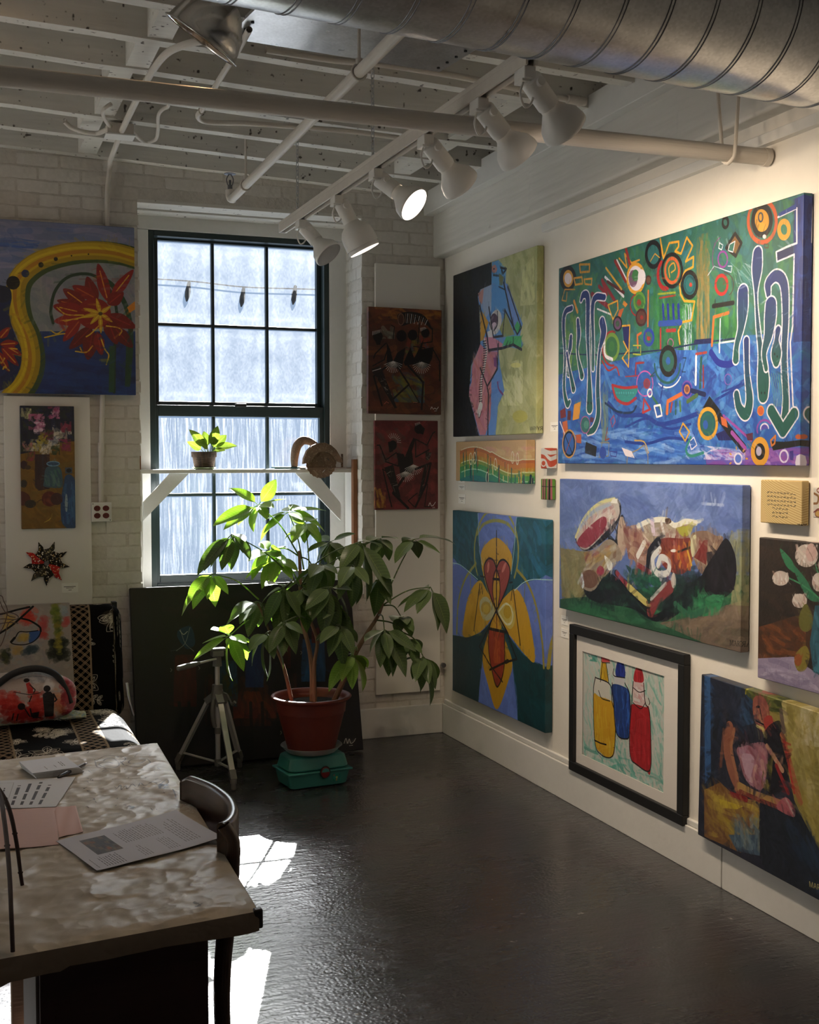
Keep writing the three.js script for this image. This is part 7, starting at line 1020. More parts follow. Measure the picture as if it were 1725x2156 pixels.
{
  const y0 = caseTop + 0.0045, rimY = atZ(658, 1462, 0.80).y, H = rimY - y0, R0 = 0.198;
  const t = thing('potted_umbrella_plant', 'tall umbrella plant with glossy fingered leaves in a terracotta pot', 'plant', [potC.x, y0, 0.80]);
  const terra = phys({ color: 0xffffff, map: rep(tintTex([0.42, 0.14, 0.08], 0.05, 101), 1, 1), roughness: 0.5, clearcoat: 0.12, clearcoatRoughness: 0.5, bumpMap: rep(nFine, 3), bumpScale: 0.0008 });
  part('pot', lathe([[0, 0], [0.108, 0], [0.114, 0.006], [0.152, H * 0.55], [0.163, H * 0.71], [0.167, H * 0.715], [0.172, H * 0.9], [0.186, H * 0.93], [R0 - 0.004, H * 0.955], [R0, H * 0.975], [R0 - 0.004, H * 0.997], [R0 - 0.014, H], [0.172, H * 0.985], [0.165, H * 0.93], [0.158, H * 0.84], [0, H * 0.84]], 64), terra, t, 'terracotta plastic pot with rolled rim');
  const sg = new THREE.CircleGeometry(0.16, 40, 0, Math.PI * 2).rotateX(-Math.PI / 2); part('soil', lathe([[0.161, 0], [0.12, 0.006], [0.05, 0.009], [0, 0.01]], 40).translate(0, H * 0.845, 0), std({ color: lin(0.022, 0.017, 0.013), roughness: 0.9, bumpMap: rep(nCoarse, 6), bumpScale: 0.02 }), t);
  const P = (x, y, z) => atZ(x, y, z).sub(t.position), bark = std({ color: 0xffffff, map: rep(dataTex(128, (x, y) => { const v = 0.36 + 0.2 * fbm(x, y, 14, 4, 7); return [v * 1.1, v * 0.86, v * 0.66]; }, true), 1, 4), roughness: 0.85, bumpMap: rep(nCoarse, 2, 6), bumpScale: 0.004 });
  const st = (pts, radii) => part('stem', taper(pts.map((p) => P(...p)), radii, 9, 40), bark, t);
  st([[658, 1480, 0.80], [657, 1410, 0.80], [650, 1360, 0.79], [637, 1310, 0.78], [633, 1250, 0.77], [632, 1200, 0.76], [630, 1160, 0.74]], [0.0145, 0.013, 0.011, 0.0105, 0.010, 0.009, 0.007]);
  st([[663, 1480, 0.83], [662, 1400, 0.83], [668, 1350, 0.84], [655, 1310, 0.85], [644, 1270, 0.86]], [0.011, 0.0105, 0.009, 0.008, 0.007]);
  st([[704, 1475, 0.83], [735, 1408, 0.86], [752, 1370, 0.87], [772, 1335, 0.88], [797, 1295, 0.89], [806, 1270, 0.89]], [0.015, 0.0135, 0.012, 0.011, 0.0095, 0.008]);
  st([[614, 1475, 0.81], [604, 1430, 0.83], [594, 1395, 0.86], [575, 1350, 0.92], [556, 1300, 0.93], [542, 1268, 0.92]], [0.010, 0.009, 0.008, 0.007, 0.006, 0.005]);
  const dark = veinMap('#486420', '#3a5419', '#7a9440', 11), young = veinMap('#6e961f', '#86ac34', '#a4c058', 13);
  const lm = (map, tr, col = 0xffffff) => phys({ color: col, map, transmission: tr, thickness: 0, roughness: 1, clearcoat: 0.55, clearcoatRoughness: 0.3, side: THREE.DoubleSide });
  const mats = [lm(dark, 0.5), lm(dark, 0.46), lm(young, 0.56)];
  const geos = [leafShape(0.46, 0.24, 0.12), leafShape(0.50, 0.18, 0.2), leafShape(0.43, 0.3, 0.06), leafShape(0.48, 0.22, 0.28)];
  const R = rng(314), Z = (x, y) => [340 + x / 2.695, 980 + y / 2.695];
  // cluster: photo point (crop), depth, stem point it grows from (photo px, depth), leaf tips (crop)
  const top = [631, 1172, 0.745], mid = [633, 1235, 0.77], rs = [804, 1275, 0.89], lo = [556, 1300, 0.93];
  const C = [
    [550, 225, 0.62, top, 2, [[400, 100], [670, 70], [708, 182], [632, 222], [288, 332], [348, 356], [490, 346], [600, 300]]],
    [720, 265, 0.58, [640, 1200, 0.72], 2, [[820, 198], [935, 232], [958, 325], [800, 300], [566, 374], [570, 300], [715, 225]]],
    [815, 325, 0.66, [652, 1250, 0.78], 2, [[695, 410], [742, 404], [812, 406], [892, 376], [875, 290], [760, 270]]],
    [400, 388, 0.86, mid, 0, [[186, 605], [232, 592], [340, 586], [398, 572], [512, 512], [250, 560], [480, 400]]],
    [612, 490, 0.6, top, 2, [[500, 612], [592, 655], [506, 490], [700, 440], [560, 400], [720, 540]]],
    [655, 535, 0.74, mid, 2, [[745, 612], [560, 660], [625, 645], [770, 560], [640, 440], [585, 440]]],
    [285, 615, 0.88, [545, 1262, 0.92], 2, [[78, 822], [170, 802], [262, 748], [300, 778], [382, 718], [140, 740]]],
    [388, 965, 1.02, lo, 2, [[172, 1098], [340, 1214], [470, 1165], [285, 920], [350, 885], [482, 1000], [230, 1000], [420, 1060]]],
    [540, 772, 0.94, lo, 0, [[350, 892], [490, 962], [440, 880], [395, 820], [620, 830], [560, 900]]],
    [595, 950, 1.1, [575, 1350, 0.92], 0, [[470, 1112], [545, 1195], [650, 1215], [742, 1120], [640, 1090], [500, 1020], [720, 1020]]],
    [695, 690, 1.0, mid, 0, [[565, 885], [742, 970], [650, 960], [550, 745], [800, 860], [700, 850], [600, 640]]],
    [800, 700, 0.92, [640, 1260, 0.86], 1, [[760, 870], [850, 850], [720, 820], [880, 760], [830, 950]]],
    [960, 690, 1.06, [644, 1270, 0.86], 0, [[818, 790], [850, 872], [1000, 1005], [1105, 840], [965, 960], [1080, 700], [900, 960]]],
    [1130, 432, 1.02, [636, 1210, 0.76], 0, [[1030, 700], [1200, 758], [1325, 738], [1090, 640], [1250, 640], [1010, 560], [1260, 430]]],
    [962, 432, 0.62, [650, 1245, 0.78], 1, [[840, 552], [880, 402], [1092, 374], [826, 482], [962, 585], [1030, 480]]],
    [1240, 412, 0.74, [640, 1228, 0.77], 1, [[1312, 475], [1300, 520], [1170, 400], [1345, 400], [1200, 500]]],
    [1432, 420, 0.82, rs, 0, [[1588, 492], [1664, 380], [1372, 395], [1318, 520], [1345, 455]]],
    [1528, 690, 0.92, rs, 0, [[1368, 802], [1448, 825], [1604, 928], [1662, 936], [1440, 700]]],
    [1005, 780, 0.98, [655, 1310, 0.85], 1, [[936, 955], [1000, 1032], [1062, 1062], [1096, 965], [920, 860]]],
    [1265, 930, 1.02, [797, 1295, 0.89], 0, [[1145, 1060], [1240, 1145], [1312, 1195], [1360, 1185], [1422, 1185], [1464, 1035], [1150, 985], [1300, 1080]]],
    [1402, 980, 0.92, [790, 1305, 0.89], 1, [[1462, 1130], [1504, 1275], [1480, 1062], [1350, 1120]]],
    [1484, 1080, 0.97, [845, 1330, 0.93], 0, [[1578, 1262], [1556, 1352], [1520, 1230], [1476, 1275], [1440, 1180], [1580, 1180]]],
    [1082, 1070, 1.0, [752, 1370, 0.87], 2, [[930, 1252], [1082, 1268], [1192, 1242], [1000, 1072], [1160, 1130], [1020, 1180]]],
    [1362, 860, 0.86, rs, 1, [[1398, 872], [1310, 842], [1330, 900], [1420, 900]]],
    [1085, 565, 1.08, mid, 0, [[1000, 760], [1090, 800], [1160, 760], [1010, 640], [1180, 660]]],
    [905, 560, 0.95, mid, 0, [[830, 720], [900, 760], [980, 700], [850, 600], [1000, 600]]],
    [700, 885, 1.14, [655, 1310, 0.85], 0, [[610, 1060], [690, 1080], [770, 1040], [600, 960], [800, 940]]],
    [1010, 900, 1.1, [668, 1350, 0.84], 0, [[950, 1080], [1030, 1110], [1100, 1060], [900, 1000]]],
    [1235, 640, 0.98, rs, 1, [[1150, 780], [1220, 820], [1300, 760], [1320, 640]]],
    [870, 620, 0.7, top, 1, [[900, 740], [820, 700], [960, 640], [1010, 560]]],
  ];
  const toCam = (p) => CAM.clone().sub(p.clone().add(t.position)).normalize();
  for (const [cx, cy, z, from, kind, tips] of C) {
    const [px, py] = Z(cx, cy), c = P(px, py, z), s = P(...from), bow = c.clone().lerp(s, 0.5).add(V(0, 0.03, 0.02));
    part('leaf_stalk', taper([s, bow, c], [0.0042, 0.0032, 0.0026], 6, 14), mats[kind === 2 ? 2 : 0], t);
    for (const [tx, ty] of tips) {
      const [qx, qy] = Z(tx, ty), flat = P(qx, qy, z), p = flat.distanceTo(c), L = Math.max(p * 1.03, 0.17 + R() * 0.035), dz = Math.sqrt(Math.max(0, L * L - p * p)) * (R() < 0.62 ? 1 : -1) * 0.85;
      // move along the line of sight so that the tip keeps its direction
      const e = P(qx, qy, z + dz), d = e.clone().sub(c), b = c.clone().addScaledVector(d, 0.13);
      const out = V(d.x, 0, d.z).normalize(), face = out.multiplyScalar(0.55).add(V(0, 0.75, 0)).addScaledVector(toCam(c), 0.55 * (d.y < -0.05 ? 1 : 0.5)).add(V((R() - 0.5) * 0.5, (R() - 0.5) * 0.3, (R() - 0.5) * 0.4));
      part('leaf_stalk', rod(c, b, 0.0017, 5), mats[kind], t); putLeaf(t, geos[Math.floor(R() * 4)], mats[kind], b, e, face);
    }
    for (let i = 0; i < 2; i++) { const a = R() * 6.28, d = V(Math.cos(a) * 0.13, -0.05 - R() * 0.06, -0.10 - R() * 0.05), e = c.clone().add(d), b = c.clone().addScaledVector(d, 0.13); putLeaf(t, geos[Math.floor(R() * 4)], mats[kind], b, e, V(d.x, 0.8, d.z)); }
  }
}

// ---------------------------------------------------------------- camera tripod
{
  const f1 = atY(375, 1622, 0.0), f2 = atY(492, 1664, 0.0), f3 = atY(505, 1616, 0.0), c = f1.clone().add(f2).add(f3).multiplyScalar(1 / 3), zc = c.z;
  const hub = atZ(458, 1462, zc), x0 = hub.x;
  const t = thing('camera_tripod', 'silver camera tripod with pan handle standing before the dark painting', 'tripod', [x0, 0, zc]);
  const L = (v) => v.clone().sub(t.position), alu = std({ color: lin(0.60, 0.57, 0.55), metalness: 0.35, roughness: 0.4 }), grey = std({ color: lin(0.16, 0.15, 0.14), roughness: 0.5 });
  const H = L(hub), top = L(atZ(458, 1400, zc)), sp = L(atZ(456, 1605, zc));
  part('centre_column', rod(V(0, sp.y, 0), V(0, top.y, 0), 0.0125, 18), alu, t); part('column_collar', new THREE.CylinderGeometry(0.026, 0.026, 0.03, 24).translate(0, H.y + 0.035, 0), grey, t);
  part('shoulder', cat([new THREE.CylinderGeometry(0.028, 0.034, 0.045, 24).translate(0, H.y + 0.0, 0), ...[f1, f2, f3].map((f) => { const d = L(f).setY(0).normalize(); return bar(V(0, H.y + 0.005, 0), V(d.x * 0.062, H.y - 0.04, d.z * 0.062), 0.036, 0.034); })]), grey, t);
  [f1, f2, f3].forEach((f) => {
    const F = L(f), d = F.clone().setY(0).normalize(), a = V(d.x * 0.055, H.y - 0.035, d.z * 0.055), b = F.clone().setY(0.05), side = d.clone().cross(V(0, 1, 0));
    const leg = part('leg', bar(a, a.clone().lerp(b, 0.98), 0.026, 0.017, d), alu, t);
    part('leg_lock', bar(a.clone().lerp(b, 0.88), a.clone().lerp(b, 1.0), 0.031, 0.026, d), grey, leg);
    const fo = part('foot', lathe([[0, 0], [0.011, 0.002], [0.013, 0.012], [0.012, 0.03], [0.016, 0.034], [0.016, 0.055], [0, 0.056]], 16), grey, leg); fo.position.copy(F);
    part('spreader_arm', bar(V(0, sp.y, 0), a.clone().lerp(b, 0.86), 0.012, 0.007), alu, t);
  });
  part('spreader_hub', new THREE.CylinderGeometry(0.017, 0.017, 0.035, 18).translate(0, sp.y, 0), grey, t);
  part('column_clamp', new THREE.CylinderGeometry(0.016, 0.016, 0.03, 16).translate(0, L(atZ(458, 1538, zc)).y, 0), grey, t);
  const hd = part('pan_head', cat([new THREE.CylinderGeometry(0.02, 0.024, 0.05, 20).translate(0, top.y + 0.02, 0), rbx(-0.03, 0.03, top.y + 0.045, top.y + 0.075, -0.03, 0.03, 0.006), rbx(-0.038, 0.038, top.y + 0.075, top.y + 0.087, -0.028, 0.028, 0.003)]), grey, t);
  const hA = V(-0.01, top.y + 0.035, 0.02), hB = L(atZ(377, 1407, zc + 0.12)), hM = hA.clone().lerp(hB, 0.5);
  part('pan_handle', rod(hA, hM, 0.006, 12), alu, t); part('handle_grip', taper([hM.clone().lerp(hA, 0.1), hM.clone().lerp(hB, 0.3), hM.clone().lerp(hB, 0.8), hB], [0.008, 0.0135, 0.0145, 0.013], 14, 16), grey, t);
  part('grip_end', new THREE.SphereGeometry(0.013, 14, 10).translate(hB.x, hB.y, hB.z), grey, t);
  const cr = L(atZ(478, 1462, zc + 0.02)), ce = L(atZ(489, 1484, zc + 0.03)); part('crank', cat([rod(V(0.02, H.y + 0.01, 0), cr, 0.006, 8), rod(cr, ce, 0.0055, 8), rod(ce, ce.clone().add(V(0.012, 0.016, 0.012)), 0.009, 10)]), grey, t);
  part('side_grip', taper([V(-0.022, H.y - 0.02, 0.02), V(-0.03, H.y - 0.07, 0.025), V(-0.027, H.y - 0.12, 0.024), V(-0.018, H.y - 0.16, 0.02)], [0.011, 0.012, 0.011, 0.010], 10, 16), grey, t);
}

// ---------------------------------------------------------------- sofa with throws and bag
{
  const X0 = -3.3, X1 = -1.905, span = 1.3, u0 = -3.2;     // fabric print laid out in metres from x = u0
  const fabric = (bands, seed) => canvasTex(1024, 1024, (c, w, h) => {
    const R = rng(seed), S = w / span; c.fillStyle = '#0d0c0c'; c.fillRect(0, 0, w, h); c.lineCap = 'round';
    const line = 'rgba(205,196,178,0.85)';
    const petal = (x, y, a, l, wd) => { c.save(); c.translate(x, y); c.rotate(a); for (const k of [1, 0.72]) { c.beginPath(); c.moveTo(0, 0); c.bezierCurveTo(l * 0.3 * k, -wd * k, l * 0.8 * k, -wd * 0.9 * k, l * k, 0); c.bezierCurveTo(l * 0.8 * k, wd * 0.9 * k, l * 0.3 * k, wd * k, 0, 0); c.stroke(); } c.beginPath(); c.moveTo(0, 0); c.lineTo(l * 0.8, 0); c.stroke(); c.restore(); };
    const flower = (x, y, r, n) => { c.fillStyle = 'rgba(70,62,54,0.55)'; c.beginPath(); c.arc(x, y, r * 0.7, 0, 7); c.fill(); for (let i = 0; i < n; i++) petal(x, y, i / n * 6.283 + R(), r * (0.8 + R() * 0.3), r * 0.34); c.beginPath(); c.arc(x, y, r * 0.16, 0, 7); c.stroke(); };
    c.strokeStyle = line; c.lineWidth = 2.2;
    for (let i = 0; i < 34; i++) { const x = R() * w, y = R() * h; flower(x, y, 34 + R() * 44, 6 + Math.floor(R() * 5)); }
    for (let i = 0; i < 60; i++) { let x = R() * w, y = R() * h, a = R() * 6.28; for (let k = 0; k < 4; k++) { petal(x, y, a + 0.9, 26, 8); petal(x, y, a - 0.9, 26, 8); c.beginPath(); c.moveTo(x, y); x += Math.cos(a) * 22; y += Math.sin(a) * 22; c.lineTo(x, y); c.stroke(); a += (R() - 0.5) * 0.7; } }
    for (const [a, b] of bands) { const xa = (a - u0) * S, xb = (b - u0) * S; c.fillStyle = '#0b0908'; c.fillRect(xa, 0, xb - xa, h); c.save(); c.beginPath(); c.rect(xa, 0, xb - xa, h); c.clip(); c.strokeStyle = 'rgba(150,128,102,0.95)'; for (const o of [-3.5, 3.5]) { c.lineWidth = 3; for (let k = -50; k < 80; k++) { const q = k * 34 + o; c.beginPath(); c.moveTo(xa + q - h, 0); c.lineTo(xa + q, h); c.moveTo(xa + q, 0); c.lineTo(xa + q - h, h); c.stroke(); } } c.restore(); c.strokeStyle = 'rgba(140,122,98,0.95)'; c.lineWidth = 7; for (const e of [xa, xb]) { c.beginPath(); c.moveTo(e, 0); c.lineTo(e, h); c.stroke(); } }
  }, true);
  const bandX = (x0, x1, y, z) => [atZ(x0, y, z).x, atZ(x1, y, z).x];
  const uvX = (g) => { const p = g.attributes.position; let s = 0; const uv = new Float32Array(p.count * 2); for (let i = 0; i < p.count; i++) { uv[i * 2] = (p.getX(i) - u0 + (g.attributes.normal.getX(i) > 0.4 ? (p.getZ(i) - 1.5) * g.attributes.normal.getX(i) : 0)) / span; uv[i * 2 + 1] = (p.getY(i) * 1.0 - p.getZ(i) * 0.8) / span; } g.setAttribute('uv', new THREE.BufferAttribute(uv, 2)); return g; };
  const mB = phys({ specularIntensity: 0.15, map: fabric([bandX(150, 191, 1390, 0.58)], 5), roughness: 0.9, bumpMap: rep(weave, 14), bumpScale: 0.002 }), mS = phys({ specularIntensity: 0.15, map: fabric([bandX(172, 226, 1540, 1.45), bandX(-30, 29, 1560, 1.45)], 9), roughness: 0.9, bumpMap: rep(weave, 14), bumpScale: 0.002 });
  const t = thing('sofa', 'armless low sofa in black fabric with white outlined flowers and lattice bands', 'sofa', [0, 0, 0]);
  const soft = (x0, x1, y0, y1, z0, z1, r) => { const g = new RoundedBoxGeometry(x1 - x0, y1 - y0, z1 - z0, 6, r); g.translate((x0 + x1) / 2, (y0 + y1) / 2, (z0 + z1) / 2); return g; };
  const back = soft(X0, X1, 0.30, 0.852, 0.0, 0.19, 0.07); back.rotateX(-0.20).translate(0, 0.03, 0.52);
  part('back_cushion', uvX(back), mB, t);
  const seat = soft(X0, -1.925, 0.16, 0.435, 0.66, 1.56, 0.095), sp = seat.attributes.position; for (let i = 0; i < sp.count; i++) if (sp.getY(i) > 0.3) sp.setY(i, sp.getY(i) + 0.012 * Math.sin((sp.getX(i) + 4) * 6) * 0.4);
  seat.computeVertexNormals(); part('seat_cushion', uvX(seat), mS, t);
  const wood = std({ color: lin(0.055, 0.022, 0.012), roughness: 0.4 });
  const ra = atZ(244, 1272, 0.36); part('top_rail', rbx(X0, ra.x, ra.y - 0.028, ra.y + 0.006, 0.345, 0.375, 0.004), wood, t, 'dark brown wooden top rail'); part('rail_end', rbx(ra.x - 0.022, ra.x + 0.003, ra.y - 0.036, ra.y + 0.014, 0.335, 0.385, 0.004), M.black, t);
  part('base_frame', bx(X0 + 0.04, -1.98, 0.06, 0.17, 0.4, 1.48), M.black, t);
  for (const z of [0.45, 1.42]) part('leg', rbx(-2.05, -2.0, 0, 0.07, z, z + 0.05, 0.004), wood, t);
  part('frame_post', rbx(ra.x - 0.02, ra.x, 0.05, ra.y - 0.03, 0.345, 0.375, 0.003), wood, t);
  const hz = 0.66, a = atZ(269, 1440, hz), b = atZ(281, 1506, hz); part('hinge', tube([V(a.x, a.y, hz - 0.03), V((a.x + b.x) / 2 - 0.006, (a.y + b.y) / 2, hz), b], 0.007, 8), M.steel, t, 'bright steel hinge strap');
  // painted throw over the backrest, cloth about 6 mm thick
  const ang = -0.20, tf = (x, y, z) => { const v = V(0, y, z).applyAxisAngle(V(1, 0, 0), ang); return V(x, v.y + 0.03, v.z + 0.52); };
  const prof = (s) => s < 0.12 ? [0.852 - 0.1 + 0.1 * (s / 0.12) , -0.012] : s < 0.22 ? [0.852 + 0.012, (s - 0.12) / 0.10 * 0.19] : [0.852 + 0.006 - (s - 0.22) / 0.78 * 0.43, 0.19 + 0.013];
  const n = 40, m = 24, pos = [], uv = [], idx = [], R = rng(8), xl = -2.95;
  for (const off of [0, 1]) for (let j = 0; j <= n; j++) for (let i = 0; i <= m; i++) { const s = j / n, q = i / m, [y, z] = prof(s), xr = lerp(-2.155, -2.14, s), w = 0.006 * Math.sin(q * 19 + s * 7) * (s > 0.3 ? 1 : 0.2) * 0.5, v = tf(lerp(xl, xr, q), y - off * (s < 0.24 ? 0.006 : 0), z + (s > 0.22 ? w + (off ? -0.006 : 0.003) : 0)); pos.push(v.x, v.y, v.z); uv.push(q, 1 - s); }
  const N = (n + 1) * (m + 1); for (let j = 0; j < n; j++) for (let i = 0; i < m; i++) { const p = j * (m + 1) + i; idx.push(p, p + m + 1, p + 1, p + 1, p + m + 1, p + m + 2); const q = p + N; idx.push(q, q + 1, q + m + 1, q + 1, q + m + 2, q + m + 1); }
  for (let j = 0; j < n; j++) { const p = j * (m + 1) + m, q = p + N; idx.push(p, p + m + 1, q, q, p + m + 1, q + m + 1); } for (let i = 0; i < m; i++) { const p = n * (m + 1) + i, q = p + N; idx.push(p, q, p + 1, p + 1, q, q + 1); }
  const g = new THREE.BufferGeometry(); g.setAttribute('position', new THREE.BufferAttribute(new Float32Array(pos), 3)); g.setAttribute('uv', new THREE.BufferAttribute(new Float32Array(uv), 2)); g.setIndex(idx); g.computeVertexNormals();
  // print: read off the crop [0, 1250] x 5.227 onto the cloth
  const U = (x) => (atZ(x / 5.227, 1250 + 400 / 5.227, 0.62).x - xl) / (-2.15 - xl), Vv = (y) => 0.24 + (y - 190) / 1180 * 0.76;
  const tex = canvasTex(1024, 768, (c, w, h) => {
    const r = rng(21), X = (x) => U(x) * w, Y = (y) => Vv(y) * h; c.fillStyle = '#9d948c'; c.fillRect(0, 0, w, h);
    const dab = (x, y, sx, sy, cols, k) => { for (let i = 0; i < k; i++) { c.fillStyle = cols[Math.floor(r() * cols.length)]; c.globalAlpha = 0.15 + r() * 0.3; c.beginPath(); c.ellipse(X(x + (r() + r() - 1) * sx), Y(y + (r() + r() - 1) * sy), 5 + r() * 22, 4 + r() * 16, r() * 3, 0, 7); c.fill(); } c.globalAlpha = 1; };
    dab(0, 700, 900, 700, ['#b0a49a', '#8a8484', '#a89890', '#9aa0a0', '#b09c8c'], 700); dab(320, 330, 90, 110, ['#c83a30', '#d8604a', '#b8342c'], 90); dab(480, 420, 60, 100, ['#c05048', '#a84a48'], 40); dab(470, 560, 50, 60, ['#b8453c'], 24); dab(630, 280, 60, 160, ['#6a7a2c', '#8a8a34', '#4a5a24'], 90); dab(640, 480, 30, 120, ['#6a7a2c', '#8a7a2c', '#3a4a20'], 50); dab(640, 690, 110, 60, ['#20241c', '#2a3428', '#141814'], 130); dab(640, 830, 130, 110, ['#20241c', '#182018', '#2c2c24'], 150); dab(640, 700, 40, 160, ['#8a8030', '#a09030'], 30); dab(100, 370, 80, 90, ['#c8a040', '#b89a58'], 40); dab(180, 740, 80, 60, ['#c09a50', '#a88a50'], 30); dab(330, 760, 90, 60, ['#2a3a44', '#3a4a50'], 40); dab(50, 820, 60, 90, ['#2a3428', '#1c2420', '#5a5a28'], 50); dab(740, 380, 30, 90, ['#b85048'], 20); dab(720, 260, 40, 80, ['#8a98a0', '#a0a8ac'], 30);
    c.strokeStyle = '#0d0d0e'; c.lineCap = 'round'; const ln = (p, lw) => { c.lineWidth = lw; c.beginPath(); p.forEach(([x, y], i) => { i ? c.lineTo(X(x), Y(y)) : c.moveTo(X(x), Y(y)); }); c.stroke(); };
    ln(spline([[380, 190], [260, 310], [130, 430], [0, 520], [-150, 620]], false), 12); ln(spline([[340, 195], [200, 225], [60, 262], [-100, 285]], false), 12);
    c.fillStyle = '#3a5a94'; c.beginPath(); spline([[330, 520], [430, 515], [455, 490], [440, 580], [390, 640], [320, 670]], true).forEach(([x, y], i) => (i ? c.lineTo(X(x), Y(y)) : c.moveTo(X(x), Y(y)))); c.fill(); dab(260, 590, 60, 40, ['#b0903c', '#c0a458'], 30);
    ln(spline([[230, 335], [330, 370], [430, 440], [452, 500], [430, 580], [360, 655], [260, 685], [150, 670], [120, 640], [170, 580], [215, 515], [300, 520], [420, 510]], false), 6); ln(spline([[240, 338], [340, 375], [440, 460], [452, 520]], false), 11); ln([[120, 640], [160, 590]], 14);
  });
  single('painted_throw', g, std({ map: tex, roughness: 0.9, bumpMap: rep(weave, 12), bumpScale: 0.002, side: THREE.DoubleSide }), 'paint-splashed pale throw with black brush loops over the sofa back', 'throw');
}
{ // shoulder bag printed with figures
  const z = 0.98, A = atZ(0, 1500, z), B = atZ(159, 1500, z), T = atZ(70, 1418, z), yb = 0.448, w = 0.50, cx = B.x - w / 2 + 0.005, h = T.y - yb + 0.01;
  const t = thing('shoulder_bag', 'red and white shoulder bag printed with dark figures on the sofa', 'bag', [cx, yb, z]);
  const g = new THREE.SphereGeometry(1, 48, 32), p = g.attributes.position, sg = (v, e) => Math.sign(v) * Math.pow(Math.abs(v), e);
  for (let i = 0; i < p.count; i++) { const x = p.getX(i), y = p.getY(i), zz = p.getZ(i); const X = sg(x, 0.62), Y = sg(y, 0.6), bulge = 1 - 0.35 * Math.max(0, y); p.setXYZ(i, X * w / 2 * (1 - 0.22 * Math.max(0, y) ** 1.5), (Y * 0.5 + 0.5) * h, sg(zz, 0.8) * 0.085 * bulge + 0.006 * Math.sin(x * 13 + y * 5)); }
  const uv = g.attributes.uv; for (let i = 0; i < p.count; i++) uv.setXY(i, p.getX(i) / w + 0.5, p.getY(i) / h); g.computeVertexNormals();
  const tex = canvasTex(768, 420, (c, W, H) => {
    const r = rng(33), wx = (x) => (atZ(x / 5.227, 1480, z + 0.08).x - cx) / w + 0.5, X = (x) => wx(x) * W, Y = (y) => clamp((y - 880) / (1370 - 880)) * H; c.fillStyle = '#b8aaa2'; c.fillRect(0, 0, W, H);
    const dab = (x, y, sx, sy, cols, k, s = 1) => { for (let i = 0; i < k; i++) { c.fillStyle = cols[Math.floor(r() * cols.length)]; c.globalAlpha = 0.35; c.beginPath(); c.ellipse(X(x + (r() + r() - 1) * sx), Y(y + (r() + r() - 1) * sy), (8 + r() * 24) * s, (6 + r() * 20) * s, r() * 3, 0, 7); c.fill(); } c.globalAlpha = 1; };
    dab(100, 1130, 160, 130, ['#c82a20', '#b01c18', '#d8584a'], 120); dab(-250, 1150, 250, 200, ['#c82a20', '#b01c18', '#d89a8a', '#b8a8a0'], 160); dab(300, 1250, 330, 110, ['#a81814', '#c02820', '#8a1210'], 200); dab(400, 1150, 90, 130, ['#b02018', '#c83a2c'], 70); dab(660, 1170, 90, 150, ['#d08058', '#c86a48', '#d89a70'], 60); dab(760, 1150, 90, 200, ['#8a1220', '#a01828', '#70101c'], 120); dab(430, 930, 160, 50, ['#8a8a90', '#a8a8ac', '#d8d4d0'], 60); dab(540, 1000, 60, 40, ['#d8d4d0'], 30);
    const P = (pts, col) => { c.fillStyle = col; c.beginPath(); pts.forEach(([x, y], i) => (i ? c.lineTo(X(x), Y(y)) : c.moveTo(X(x), Y(y)))); c.fill(); }, E = (x, y, rx, ry, col) => { c.fillStyle = col; c.beginPath(); c.ellipse(X(x), Y(y), rx * W / 900, ry * H / 490, 0, 0, 7); c.fill(); }, Ln = (pts, lw) => { c.strokeStyle = '#120a0a'; c.lineWidth = lw; c.beginPath(); pts.forEach(([x, y], i) => (i ? c.lineTo(X(x), Y(y)) : c.moveTo(X(x), Y(y)))); c.stroke(); };
    P([[470, 1080], [510, 1060], [560, 1060], [600, 1100], [590, 1300], [490, 1300]], '#0d0a0c'); E(522, 1030, 26, 30, '#0d0a0c'); Ln([[590, 1080], [625, 1140], [600, 1160]], 10); P([[290, 970], [330, 960], [370, 1010], [360, 1060], [310, 1060]], '#b01a18'); E(300, 945, 22, 16, '#1a0c0c'); Ln([[330, 980], [390, 1030], [370, 1060]], 7); Ln([[150, 1035], [320, 1070], [450, 1060]], 5); Ln([[350, 1080], [320, 1140]], 7); E(235, 1180, 28, 34, '#120a0a'); P([[210, 1250], [290, 1220], [310, 1300], [200, 1310]], '#8a1412'); Ln([[270, 1200], [330, 1290]], 9); Ln([[200, 1250], [180, 1320]], 9); Ln([[330, 1200], [350, 1290], [450, 1310]], 10); P([[350, 1250], [430, 1240], [420, 1310], [360, 1310]], '#140c0c'); Ln([[150, 1240], [130, 1310]], 9);
  });
  part('bag_body', g, std({ map: tex, roughness: 0.55, bumpMap: rep(nCoarse, 2), bumpScale: 0.006 }), t);
  const L = (x, y, dz) => atZ(x, y, z + dz).sub(t.position), band = (pts, wd) => { const c = new THREE.CatmullRomCurve3(pts), n = 40, s = new THREE.Shape([[-wd, -0.004], [wd, -0.004], [wd, 0.004], [-wd, 0.004]].map((q) => new THREE.Vector2(...q))); return new THREE.ExtrudeGeometry(s, { steps: n, extrudePath: c, bevelEnabled: false }); };
  part('strap', taper([L(-60, 1480, 0.07), L(-10, 1445, 0.07), L(25, 1420, 0.06), L(60, 1409, 0.05), L(90, 1409, 0.045), L(118, 1421, 0.05), L(138, 1450, 0.05), L(150, 1480, 0.05)], [0.014, 0.015, 0.015, 0.015, 0.015, 0.014, 0.012, 0.01], 8, 50), std({ color: lin(0.01, 0.01, 0.011), roughness: 0.6 }), t, 'black strap');
  part('zip_piping', tube([L(10, 1440, 0.05), L(50, 1424, 0.045), L(90, 1423, 0.045), L(128, 1442, 0.05), L(150, 1475, 0.055)], 0.0025, 6, 40), std({ color: lin(0.6, 0.55, 0.52), roughness: 0.5 }), t);
}
